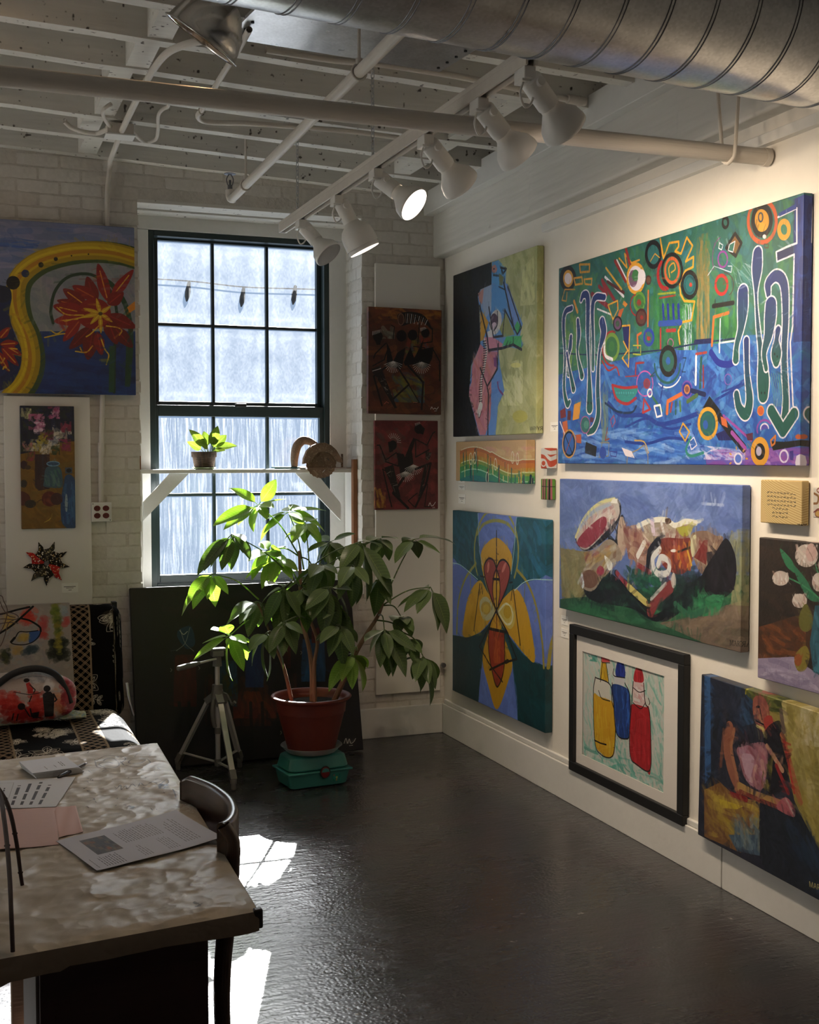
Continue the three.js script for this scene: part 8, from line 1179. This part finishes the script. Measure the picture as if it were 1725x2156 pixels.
{ // painted runner cloth along the seat edge, with a pinched fold
  const n = 60, m = 6, pos = [], uv = [], idx = [], P = (px, d) => { const y = 0.455, a = atY(px, lerp(1527, 1509, px / 182), y); return V(a.x, y, a.z); };
  const far = 0.10;
  for (const off of [0, 1]) for (let j = 0; j <= n; j++) for (let i = 0; i <= m; i++) {
    const px = lerp(-120, 182, j / n), a = P(px), q = i / m, peak = Math.exp(-(((px - 106) / 11) ** 2)) * 0.085, wob = 0.004 * Math.sin(px * 0.17 + i) + 0.004;
    pos.push(a.x, 0.455 + (off ? 0 : 0.007) + wob * (off ? 0 : 1) + peak * (0.75 + 0.25 * Math.cos(q * 3)) + (i === 0 ? -0.004 : 0), a.z - q * far); uv.push(j / n * 3, q);
  }
  const N = (n + 1) * (m + 1); for (let j = 0; j < n; j++) for (let i = 0; i < m; i++) { const p = j * (m + 1) + i, q = p + N; idx.push(p, p + m + 1, p + 1, p + 1, p + m + 1, p + m + 2, q, q + 1, q + m + 1, q + 1, q + m + 2, q + m + 1); }
  for (let j = 0; j < n; j++) { const p = j * (m + 1), q = p + N; idx.push(p, q, p + m + 1, q, q + m + 1, p + m + 1); } for (let i = 0; i < m; i++) { const p = n * (m + 1) + i, q = p + N; idx.push(p, q, p + 1, p + 1, q, q + 1); }
  const g = new THREE.BufferGeometry(); g.setAttribute('position', new THREE.BufferAttribute(new Float32Array(pos), 3)); g.setAttribute('uv', new THREE.BufferAttribute(new Float32Array(uv), 2)); g.setIndex(idx); g.computeVertexNormals();
  const tex = canvasTex(512, 128, (c, w, h) => { const r = rng(44); c.fillStyle = '#bcbca8'; c.fillRect(0, 0, w, h); for (let i = 0; i < 300; i++) { c.fillStyle = ['#8fa86a', '#c8cc70', '#6a94c0', '#e0dcc8', '#a8b89a', '#7ab0b8', '#d8d8c8'][Math.floor(r() * 7)]; c.globalAlpha = 0.35; c.beginPath(); c.ellipse(r() * w, r() * h, 6 + r() * 22, 4 + r() * 12, r() * 3, 0, 7); c.fill(); } c.globalAlpha = 1; c.strokeStyle = '#2a4a60'; c.lineWidth = 3; for (let i = 0; i < 8; i++) { c.beginPath(); c.moveTo(r() * w, r() * h); c.quadraticCurveTo(r() * w, r() * h, r() * w, r() * h); c.stroke(); } }, true);
  single('painted_throw', g, std({ map: tex, roughness: 0.9, side: THREE.DoubleSide }), 'pale green and blue cloth strip with one standing fold along the sofa seat', 'throw');
}

// ---------------------------------------------------------------- work table, chair, papers
{
  const Y = 0.75, P1 = atY(331, 1562, Y), P2 = atY(545, 1915, Y), e = atY(0, 1598, Y).sub(P1).normalize(), f = atY(0, 2021, Y).sub(atY(537, 1918, Y)).normalize(), dir = e.add(f).normalize(), W = 1.5;
  const P4 = P1.clone().addScaledVector(dir, W), P3 = P2.clone().addScaledVector(dir, W), D = 0.036;
  const t = thing('work_table', 'big table wrapped in creased, doodled brown paper on a dark cabinet base', 'table', [0, 0, 0]);
  const at = (u, v) => P2.clone().lerp(P3, u).lerp(P1.clone().lerp(P4, u), v);   // u from the chair side, v from the near edge
  const TT = { at, Y }; scene.userData.table = null; globalThis.tableAt = TT;
  const wr = (x, z) => { const q = (fx, fz, s) => fbm(x * fx + 7, z * fz + 3, 1024, 1, s); return 0.007 * (fbm(x * 0.011 + 0.3, z * 0.026 + 0.2, 256, 4, 15) - 0.5) + 0.004 * (1 - Math.abs(2 * fbm(x * 0.03 + 0.1, z * 0.05, 256, 3, 19) - 1)); };
  const n = 150, m = 150, pos = [], uv = [], idx = [];
  for (let j = 0; j <= m; j++) for (let i = 0; i <= n; i++) { const u = i / n, v = j / m, p = at(u, v), ed = Math.min(u * W, v * 1.42, (1 - v) * 1.42), k = clamp(ed / 0.03); pos.push(p.x, Y - 0.004 * (1 - k) ** 2 + wr(p.x * 3, p.z * 3) * k, p.z); uv.push(u, v); }
  for (let j = 0; j < m; j++) for (let i = 0; i < n; i++) { const a = j * (n + 1) + i; idx.push(a, a + n + 1, a + 1, a + 1, a + n + 1, a + n + 2); }
  const g = new THREE.BufferGeometry(); g.setAttribute('position', new THREE.BufferAttribute(new Float32Array(pos), 3)); g.setAttribute('uv', new THREE.BufferAttribute(new Float32Array(uv), 2)); g.setIndex(idx); g.computeVertexNormals();
  if (g.attributes.normal.getY(5000) < 0) { const ix = g.index.array; for (let i = 0; i < ix.length; i += 3) [ix[i], ix[i + 1]] = [ix[i + 1], ix[i]]; g.computeVertexNormals(); }
  // paper print: points read off the crop [0, 1560] x 2.875
  const Q = homography([P2, P3, P4, P1].map(toPx), [[0, 1], [1, 1], [1, 0], [0, 0]].map(([u, v]) => [u * 1400, v * 1330]));
  const kraft = canvasTex(1400, 1330, (c, w, h) => {
    const r = rng(55), T = ([x, y]) => Q(x / 2.875, 1560 + y / 2.875); c.fillStyle = '#cdc5b6'; c.fillRect(0, 0, w, h);
    for (let i = 0; i < 1500; i++) { c.fillStyle = r() < 0.5 ? 'rgba(184,168,140,0.06)' : 'rgba(120,104,80,0.06)'; c.beginPath(); c.ellipse(r() * w, r() * h, 8 + r() * 50, 4 + r() * 22, r() * 3, 0, 7); c.fill(); }
    for (let i = 0; i < 700; i++) { c.strokeStyle = 'rgba(98,84,64,0.10)'; c.lineWidth = 1; const x = r() * w, y = r() * h; c.beginPath(); c.moveTo(x, y); c.lineTo(x + (r() - 0.5) * 60, y + (r() - 0.5) * 16); c.stroke(); }
    const ln = (pts, col, lw, cl) => { c.strokeStyle = col; c.lineWidth = lw; c.beginPath(); spline(pts.map(T), cl).forEach((q, i) => (i ? c.lineTo(...q) : c.moveTo(...q))); c.stroke(); }, ink = 'rgba(45,42,42,0.75)';
    ln([[590, 120], [640, 95], [720, 95], [760, 110], [720, 140], [640, 135], [600, 150], [660, 170], [720, 150], [690, 110], [640, 115], [625, 130]], ink, 2.6); ln([[730, 130], [760, 150], [830, 160], [890, 150], [910, 130], [860, 110], [800, 115], [780, 135], [830, 140], [880, 125], [850, 120]], ink, 2.6); ln([[575, 130], [590, 165], [640, 172], [700, 165]], ink, 2.2); ln([[680, 50], [740, 30], [800, 10], [860, 6], [900, 20], [870, 40], [820, 35]], ink, 2.2); ln([[700, 300], [730, 270], [735, 300], [760, 275], [770, 300], [800, 265], [830, 285], [850, 260], [880, 275], [920, 250], [960, 270], [1010, 245], [1020, 262], [980, 275]], ink, 2.2);
    for (let i = 0; i < 46; i++) { const x = 480 + r() * 520, y = 10 + r() * 420; ln([[x, y], [x + r() * 26 - 13, y + r() * 14 - 7], [x + r() * 30 - 10, y + r() * 16 - 8]], ink, 1.6); }
    const dab = (x, y, s, col, k) => { c.fillStyle = col; for (let i = 0; i < k; i++) { const q = T([x + (r() - 0.5) * s * 2, y + (r() - 0.5) * s]); c.beginPath(); c.ellipse(q[0], q[1], 1 + r() * 4.5, 1 + r() * 3, r() * 3, 0, 7); c.fill(); } };
    dab(985, 283, 30, 'rgba(70,88,120,0.6)', 40); ln([[1045, 300], [1060, 330], [1065, 350]], 'rgba(60,60,64,0.8)', 3); dab(1065, 365, 9, '#e4e2da', 18); dab(1120, 410, 50, '#dedcd2', 70); dab(1190, 660, 10, '#d8d4ca', 12); dab(1235, 880, 22, '#d8d4ca', 14); dab(1050, 960, 16, '#ece8e0', 16); dab(1120, 940, 10, '#ece8e0', 8); dab(740, 998, 14, '#ece8e0', 10); dab(600, 1030, 26, '#d8d4ca', 16); dab(1250, 950, 16, '#d0ccc0', 10); dab(1240, 870, 100, 'rgba(110,70,64,0.25)', 26); dab(1200, 1000, 24, 'rgba(60,54,46,0.5)', 10); dab(740, 460, 8, '#e0dcd2', 6); dab(800, 410, 12, 'rgba(50,46,42,0.6)', 14);
  });
  const crease = dataTex(512, (x, y) => { const a = 1 - Math.abs(2 * fbm(x, y, 5, 4, 111) - 1), b = 1 - Math.abs(2 * fbm(x, y, 11, 3, 113) - 1); return 0.65 * a + 0.35 * b; }, false, 1.6);
  const paper = std({ map: kraft, roughness: 0.42, bumpMap: crease, bumpScale: 0.02 }); M.kraftEdge = std({ color: 0xffffff, map: rep(tintTex([0.50, 0.43, 0.36], 0.05, 121), 1.5), roughness: 0.62, bumpMap: rep(crease, 2), bumpScale: 0.012 });
  part('paper_cover', g, paper, t, 'creased brown paper cover with doodles and paint specks');
  // table slab under the paper
  const sl = new THREE.Shape([P1, P2, P3, P4].map((p) => new THREE.Vector2(p.x, -p.z))); part('table_top', metres(new THREE.ExtrudeGeometry(sl, { depth: D - 0.006, bevelEnabled: false }).rotateX(-Math.PI / 2).translate(0, Y - D, 0)), M.kraftEdge, t);
  // paper folded down over the edges, torn unevenly
  const skirt = (A, B, out, drop) => { const k = 90, ps = [], ux = [], ix = [], r2 = rng(drop * 1000); for (let i = 0; i <= k; i++) { const q = i / k, p = A.clone().lerp(B, q), dd = drop + 0.010 * (fbm(q * 0.7 + drop * 3, 0.3, 16, 3, 9) - 0.4) + (q > 0.24 && q < 0.5 ? 0.008 : 0) + (q > 0.3 && q < 0.37 ? 0.006 : 0), ww = 0.0018 * Math.sin(q * 70) + 0.002; for (const [yy, o] of [[0, 0], [0.25, 0.0035], [0.6, 0.003 + ww], [1, 0.001 + ww]]) { ps.push(p.x + out.x * o, Y - 0.003 - yy * dd, p.z + out.z * o); ux.push(q * A.distanceTo(B), yy * dd); } } for (let i = 0; i < k; i++) for (let j = 0; j < 3; j++) { const a = i * 4 + j; ix.push(a, a + 1, a + 4, a + 4, a + 1, a + 5); } const gg = new THREE.BufferGeometry(); gg.setAttribute('position', new THREE.BufferAttribute(new Float32Array(ps), 3)); gg.setAttribute('uv', new THREE.BufferAttribute(new Float32Array(ux), 2)); gg.setIndex(ix); gg.computeVertexNormals(); return gg; };
  const o1 = P2.clone().sub(P1).setY(0).normalize(), o2 = dir.clone().negate();
  M.kraftEdge.side = THREE.DoubleSide;
  part('paper_fold', skirt(P2, P3, o1, 0.034), M.kraftEdge, t); part('paper_fold', skirt(P1, P2, o2, 0.033), M.kraftEdge, t);
  part('corner_tape', rbx(P2.x - 0.010, P2.x + 0.008, Y - 0.036, Y + 0.001, P2.z - 0.012, P2.z + 0.004, 0.004), std({ color: lin(0.03, 0.02, 0.016), roughness: 0.4 }), t);
  // cabinet base and a pale post
  const zc = 4.12, a = atZ(84, 2120, zc), b = atZ(440, 2120, zc), dk = std({ color: lin(0.035, 0.012, 0.009), roughness: 0.45, bumpMap: rep(nStreak, 2), bumpScale: 0.001 });
  part('cabinet', rbx(a.x, b.x, 0.0, Y - D - 0.001, 3.62, zc, 0.003), dk, t, 'dark red-brown cabinet base'); part('cabinet_side', rbx(a.x - 0.006, a.x - 0.0005, 0.0, Y - D - 0.002, 3.64, zc - 0.02, 0.001), std({ color: lin(0.16, 0.14, 0.13), roughness: 0.6 }), t);
  const l1 = atZ(24, 2100, 3.5), l2 = atZ(56, 2100, 3.5); part('post', rbx(l1.x, l2.x, 0, Y - D - 0.001, 3.45, 3.5, 0.003), std({ color: lin(0.30, 0.20, 0.12), roughness: 0.6, bumpMap: rep(nStreak, 4), bumpScale: 0.001 }), t, 'pale wooden post'); part('back_leg', rbx(P4.x + 0.05, P4.x + 0.1, 0, Y - D - 0.001, P4.z + 0.05, P4.z + 0.1, 0.003), dk, t); part('back_leg', rbx(P3.x + 0.05, P3.x + 0.1, 0, Y - D - 0.001, P3.z - 0.1, P3.z - 0.05, 0.003), dk, t); part('back_leg', rbx(P1.x - 0.42, P1.x - 0.37, 0, Y - D - 0.001, P1.z + 0.08, P1.z + 0.13, 0.003), dk, t);
}
{ // chair with a bent back board, tucked in at the table's end
  const yt = 0.815, px = [[386, 1630], [407, 1635], [429, 1643], [449, 1652], [467, 1664], [480, 1675], [487, 1685], [491, 1697], [491, 1706], [486, 1718], [477, 1727], [466, 1732]];
  const line = px.map(([x, y]) => atY(x, y, yt)), c = line.reduce((s, p) => s.add(p), V(0, 0, 0)).multiplyScalar(1 / line.length);
  const t = thing('bent_back_chair', 'dark glossy wooden chair with curved back board at the table', 'chair', [c.x, 0, c.z]);
  const wood = phys({ color: 0xffffff, map: rep(dataTex(256, (x, y) => { const v = 0.16 + 0.07 * vnoise(x * 5, y * 70, 70, 3) + 0.05 * fbm(x, y, 8, 3, 5); return [v * 1.1, v * 0.72, v * 0.52]; }, true), 2), roughness: 0.32, clearcoat: 0.7, clearcoatRoughness: 0.18, bumpMap: rep(nStreak, 2), bumpScale: 0.0006 });
  const curve = new THREE.CatmullRomCurve3(line.map((p) => p.clone().sub(t.position))), n = 60, th = 0.024, hb = 0.15, pos = [], idx = [], uv = [], ring = [[-0.5, -1], [-0.5, -0.06], [-0.36, -0.015], [0, 0], [0.36, -0.015], [0.5, -0.06], [0.5, -1]];
  for (let i = 0; i <= n; i++) { const q = i / n, p = curve.getPointAt(q), tg = curve.getTangentAt(q), nr = V(-tg.z, 0, tg.x).normalize(), hh = hb * (q < 0.04 ? 0.75 + 6 * q : 1); ring.forEach(([a, b], k) => { pos.push(p.x + nr.x * a * th, p.y + b * hh - (q < 0.05 ? (0.05 - q) * 0.25 : 0), p.z + nr.z * a * th); uv.push(q * 0.6, b * 0.15 + a * 0.02); }); }
  const r7 = ring.length; for (let i = 0; i < n; i++) for (let k = 0; k < r7; k++) { const a = i * r7 + k, b = i * r7 + (k + 1) % r7; idx.push(a, a + r7, b, b, a + r7, b + r7); } for (const i of [0, n]) for (let k = 1; k < r7 - 1; k++) idx.push(i * r7, i * r7 + (i ? k : k + 1), i * r7 + (i ? k + 1 : k));
  const g = new THREE.BufferGeometry(); g.setAttribute('position', new THREE.BufferAttribute(new Float32Array(pos), 3)); g.setAttribute('uv', new THREE.BufferAttribute(new Float32Array(uv), 2)); g.setIndex(idx); g.computeVertexNormals(); wood.side = THREE.DoubleSide; part('back_board', g, wood, t);
  const L = (x, y, Z) => atZ(x, y, Z).sub(t.position), z0 = line[line.length - 1].z;
  const near = L(484, 1742, z0 + 0.015), far = curve.getPointAt(0.1);
  part('rear_post', taper([near.clone().add(V(-0.012, 0.004, -0.005)), near.clone().add(V(0.006, -0.03, 0)), near.clone().add(V(0.004, -0.09, 0)), V(near.x - 0.02, 0.45, near.z), V(near.x + 0.0, 0.0, near.z + 0.03)], [0.014, 0.02, 0.018, 0.017, 0.014], 12, 40), wood, t);
  part('rear_post', taper([far.clone().add(V(0.01, -0.06, 0)), V(far.x + 0.0, 0.45, far.z), V(far.x + 0.02, 0.0, far.z - 0.03)], [0.017, 0.017, 0.014], 12, 20), wood, t);
  const sx = -0.22; part('seat', rbx(sx - 0.2, -0.07, 0.43, 0.455, (far.z) - 0.0, near.z, 0.012), wood, t); for (const z of [far.z + 0.02, near.z - 0.02]) part('front_leg', taper([V(sx - 0.17, 0.43, z), V(sx - 0.18, 0.2, z), V(sx - 0.19, 0, z)], [0.017, 0.016, 0.013], 10, 12), wood, t);
}
// papers and pen: flat sheets a fraction of a millimetre thick, lying on the creased cover
const sheetY = 0.7555;
function sheet(name, pxs, label, category, draw, lift = 0, thick = 0.0012, curl = 0, group) {
  const Yp = sheetY + lift, P = pxs.map(([x, y]) => atY(x, y, Yp)), n = 14, pos = [], uv = [], idx = [], top = (u, v) => P[0].clone().lerp(P[1], u).lerp(P[3].clone().lerp(P[2], u), v);
  for (const off of [0, 1]) for (let j = 0; j <= n; j++) for (let i = 0; i <= n; i++) { const u = i / n, v = j / n, p = top(u, v), c = curl * (Math.pow(u, 6) * 0.6 + Math.pow(1 - u, 8) * 0.4 * v) + 0.0006 * Math.sin(u * 9 + v * 5); pos.push(p.x, Yp + c + 0.0006 - off * thick, p.z); uv.push(u, 1 - v); }
  const N = (n + 1) * (n + 1); for (let j = 0; j < n; j++) for (let i = 0; i < n; i++) { const a = j * (n + 1) + i, q = a + N; idx.push(a, a + n + 1, a + 1, a + 1, a + n + 1, a + n + 2, q, q + 1, q + n + 1, q + 1, q + n + 2, q + n + 1); }
  for (let i = 0; i < n; i++) for (const [a, b] of [[i, i + 1], [n * (n + 1) + i + 1, n * (n + 1) + i], [(i + 1) * (n + 1), i * (n + 1)], [i * (n + 1) + n, (i + 1) * (n + 1) + n]]) idx.push(a, b, a + N, b, b + N, a + N);
  const g = new THREE.BufferGeometry(); g.setAttribute('position', new THREE.BufferAttribute(new Float32Array(pos), 3)); g.setAttribute('uv', new THREE.BufferAttribute(new Float32Array(uv), 2)); g.setIndex(idx); g.computeVertexNormals();
  const w = P[0].distanceTo(P[1]), h = P[0].distanceTo(P[3]);
  return single(name, g, std({ map: canvasTex(Math.round(640), Math.round(clamp(640 * h / w, 200, 1000)), draw), roughness: 0.62, side: THREE.DoubleSide }), label, category, group);
}
const words = (c, r, x, y, w, lh, n, vertical, ragged = 0.3, inkc = '#3a3a42') => { c.strokeStyle = inkc; c.lineWidth = lh * 0.32; for (let k = 0; k < n; k++) { let q = 0; const end = w * (1 - r() * ragged); while (q < end) { const l = Math.min(end - q, lh * (0.8 + r() * 2.2)); c.beginPath(); if (vertical) { c.moveTo(x + k * lh, y - q); c.lineTo(x + k * lh, y - q - l); } else { c.moveTo(x + q, y + k * lh); c.lineTo(x + q + l, y + k * lh); } c.stroke(); q += l + lh * 0.5; } } };
sheet('pink_paper', [[-60, 1704], [116, 1699], [124, 1779], [-60, 1793]], 'pale pink sheet lying partly under the printed worksheet', 'paper', (c, w, h) => { c.fillStyle = '#d8b4ac'; c.fillRect(0, 0, w, h); const r = rng(3); for (let i = 0; i < 20; i++) { c.fillStyle = 'rgba(190,150,140,0.15)'; c.fillRect(0, r() * h, w, 2 + r() * 5); } }, 0.0005);
sheet('pink_paper', [[113, 1700], [160, 1697], [175, 1752], [124, 1763]], 'narrow pink sheet sticking out beyond the other pink one', 'paper', (c, w, h) => { c.fillStyle = '#dbb2a8'; c.fillRect(0, 0, w, h); });
sheet('worksheet', [[-80, 1648], [159, 1636], [118, 1699], [-80, 1705]], 'white worksheet with sideways printed lines beside the note stack', 'paper', (c, w, h) => { c.fillStyle = '#dcdfe4'; c.fillRect(0, 0, w, h); const r = rng(5); words(c, r, w * 0.30, h * 0.86, h * 0.75, w * 0.045, 3, true, 0.35); words(c, r, w * 0.52, h * 0.9, h * 0.8, w * 0.095, 4, true, 0.2); c.strokeStyle = '#555'; c.lineWidth = 1.5; c.strokeRect(w * 0.26, h * 0.1, w * 0.2, h * 0.82); }, 0.0022);
sheet('info_sheet', [[118, 1771], [371, 1709], [468, 1766], [204, 1835]], 'printed info sheet with a small photo overhanging the table edge', 'paper', (c, w, h) => {
  c.fillStyle = '#cfd0dc'; c.fillRect(0, 0, w, h); const r = rng(7); c.fillStyle = '#4c4a4c'; c.fillRect(w * 0.13, h * 0.16, w * 0.2, h * 0.46); for (let i = 0; i < 40; i++) { c.fillStyle = ['#2c2c30', '#6a6460', '#8a6a58', '#3a4048', '#a05a3a'][Math.floor(r() * 5)]; c.globalAlpha = 0.5; c.fillRect(w * (0.13 + r() * 0.17), h * (0.16 + r() * 0.38), w * 0.03, h * 0.08); } c.globalAlpha = 1;
  words(c, r, w * 0.04, h * 0.95, h * 0.26, 8, 1, true, 0, '#3c3c48'); words(c, r, w * 0.10, h * 0.95, h * 0.30, 13, 8, true, 0.2, '#5c5c6c'); words(c, r, w * 0.40, h * 0.5, h * 0.4, 13, 8, true, 0.3, '#70707e'); words(c, r, w * 0.40, h * 0.93, h * 0.36, 13, 4, true, 0.5, '#8a8a96'); words(c, r, w * 0.57, h * 0.5, h * 0.4, 14, 7, true, 0.3, '#86868f'); words(c, r, w * 0.60, h * 0.92, h * 0.34, 13, 5, true, 0.4, '#8a8a96'); words(c, r, w * 0.76, h * 0.85, h * 0.7, 15, 6, true, 0.4, '#8a8a94');
}, 0.0016, 0.0012, 0.006);
{ // stack of loose note cards
  const Yp = sheetY, A = atY(40, 1603.5, Yp + 0.017), B = atY(136, 1591, Yp + 0.017), C = atY(151, 1614, Yp + 0.017), D = atY(52, 1633, Yp + 0.017), ang = Math.atan2(-(B.z - A.z), B.x - A.x), w = B.distanceTo(A), d = (A.distanceTo(D) + B.distanceTo(C)) / 2, c = A.clone().add(B).multiplyScalar(0.5);
  const t = thing('note_stack', 'thick stack of white note cards fanned at one end on the table', 'paper stack', [c.x, Yp, c.z], ang), r = rng(9);
  const white = std({ color: lin(0.72, 0.74, 0.78), roughness: 0.7 }), tex = canvasTex(256, 256, (k, W, H) => { k.fillStyle = '#dfe4ee'; k.fillRect(0, 0, W, H); const q = rng(4); words(k, q, W * 0.36, H * 0.85, H * 0.25, 9, 1, true, 0, '#44444c'); words(k, q, W * 0.57, H * 0.8, H * 0.2, 9, 1, true, 0, '#44444c'); words(k, q, W * 0.72, H * 0.75, H * 0.4, 12, 2, true, 0.2, '#44444c'); });
  for (let i = 0; i < 9; i++) { const s = i / 8; const g = part('card', rbx(-w / 2, w / 2, i * 0.0019, i * 0.0019 + 0.0016, 0, d, 0.0004), i === 8 ? std({ map: tex, roughness: 0.7 }) : white, t); g.position.set((1 - s) * 0.0 + (r() - 0.5) * 0.004 + (1 - s) * 0.006, 0, (r() - 0.5) * 0.003); g.rotation.y = (1 - s) * 0.05 + (r() - 0.5) * 0.012; }
  const topc = t.children[8].geometry, p = topc.attributes.position, uv = topc.attributes.uv; for (let i = 0; i < p.count; i++) uv.setXY(i, p.getX(i) / w + 0.5, 1 - p.getZ(i) / d);
}
{ // pen
  const Yp = sheetY + 0.0075, A = atY(121, 1637, Yp), B = atY(182, 1607, Yp), d = B.clone().sub(A), L = d.length();
  const t = thing('ballpoint_pen', 'black ballpoint pen with a clip lying beside the note stack', 'pen', A.toArray()); t.quaternion.setFromUnitVectors(V(0, 1, 0), d.normalize());
  part('barrel', lathe([[0, 0], [0.0028, 0.002], [0.0052, 0.016], [0.0056, L * 0.45], [0.0056, L * 0.9], [0.004, L * 0.94], [0, L * 0.945]], 18), phys({ color: lin(0.015, 0.015, 0.017), roughness: 0.25, clearcoat: 0.6 }), t); part('ring', new THREE.CylinderGeometry(0.0059, 0.0059, 0.006, 18).translate(0, L * 0.5, 0), M.steel, t); part('clip', rbx(-0.002, 0.002, L * 0.55, L * 0.88, 0.0062, 0.0078, 0.0004), M.steel, t); part('button', new THREE.CylinderGeometry(0.0028, 0.0028, L * 0.06, 12).translate(0, L * 0.97, 0), M.steel, t);
}
// reddish twigs that reach over the table from a bundle outside the frame
{
  const bark = std({ color: lin(0.045, 0.018, 0.016), roughness: 0.55, bumpMap: rep(nStreak, 3), bumpScale: 0.001 });
  const twig = (label, pts, r0, r1, nodes) => { const t = thing('dried_twig', label, 'twig', [0, 0, 0], 0, 'dried twigs over the table'), P = pts.map(([x, y, Y]) => atY(x, y, Y)); part('twig_stem', taper(P, [r0, r1, r1 * 0.9], 8, 40), bark, t); const c = new THREE.CatmullRomCurve3(P); for (const q of nodes) { const p = c.getPointAt(q), n = part('node', new THREE.SphereGeometry(lerp(r0, r1, q) * 1.45, 10, 8), bark, t); n.position.copy(p); n.scale.y = 0.6; } };
  twig('reddish jointed twig touching down in the middle of the paper', [[47, 1864, 0.754], [44, 1845, 0.772], [34, 1770, 0.842], [18, 1700, 0.90], [-4, 1660, 0.93], [-70, 1590, 0.985], [-160, 1540, 1.03]], 0.0036, 0.0046, [0.06, 0.24, 0.42]);
  twig('straight reddish twig ending at the paper-wrapped table edge', [[27, 2004, 0.752], [24, 1930, 0.80], [20, 1840, 0.85], [8, 1720, 0.91], [-6, 1660, 0.935], [-80, 1560, 1.0], [-170, 1500, 1.05]], 0.0038, 0.0046, [0.3, 0.5]);
  const wv = std({ color: lin(0.10, 0.06, 0.045), roughness: 0.6 });
  const t = thing('curly_willow', 'thin curly wires of a dried arrangement in front of the sofa back', 'dried plant', [0, 0, 0]), z = 2.0, C = (pts) => tube(pts.map(([x, y, dz]) => atZ(x / 5.227, 1250 + y / 5.227, z + (dz || 0))), 0.0016, 5, 60);
  for (const pts of [[[-200, 60], [0, 20], [40, 80], [80, 180], [60, 300], [0, 420], [-150, 520]], [[-200, 300], [0, 220], [120, 210], [190, 240], [200, 270], [150, 285], [0, 280], [-180, 330]], [[-200, 380], [0, 330], [110, 318], [200, 325]], [[-120, 700], [0, 580], [50, 470], [90, 330], [150, 290]], [[-160, -40], [-20, 60], [30, 160], [90, 240], [170, 262]]]) part('tendril', C(pts), wv, t);
}
{ // vase that holds the twigs and tendrils, on the table outside the frame
  const p = V(-2.98, 0.7535, 3.35), t = thing('vase', 'brown stoneware vase holding the dried twigs at the far table side', 'vase', p.toArray());
  part('vase_body', lathe([[0, 0], [0.05, 0], [0.07, 0.03], [0.085, 0.1], [0.07, 0.18], [0.045, 0.23], [0.05, 0.26], [0.045, 0.26], [0.04, 0.23], [0.06, 0.17], [0.07, 0.1], [0.045, 0.02], [0, 0.015]], 36), std({ color: lin(0.14, 0.08, 0.05), roughness: 0.5 }), t);
}

for (const o of [scene]) o.traverse((m) => { if (m.isMesh) { m.castShadow = true; m.receiveShadow = true; } });
renderer.render(scene, camera);
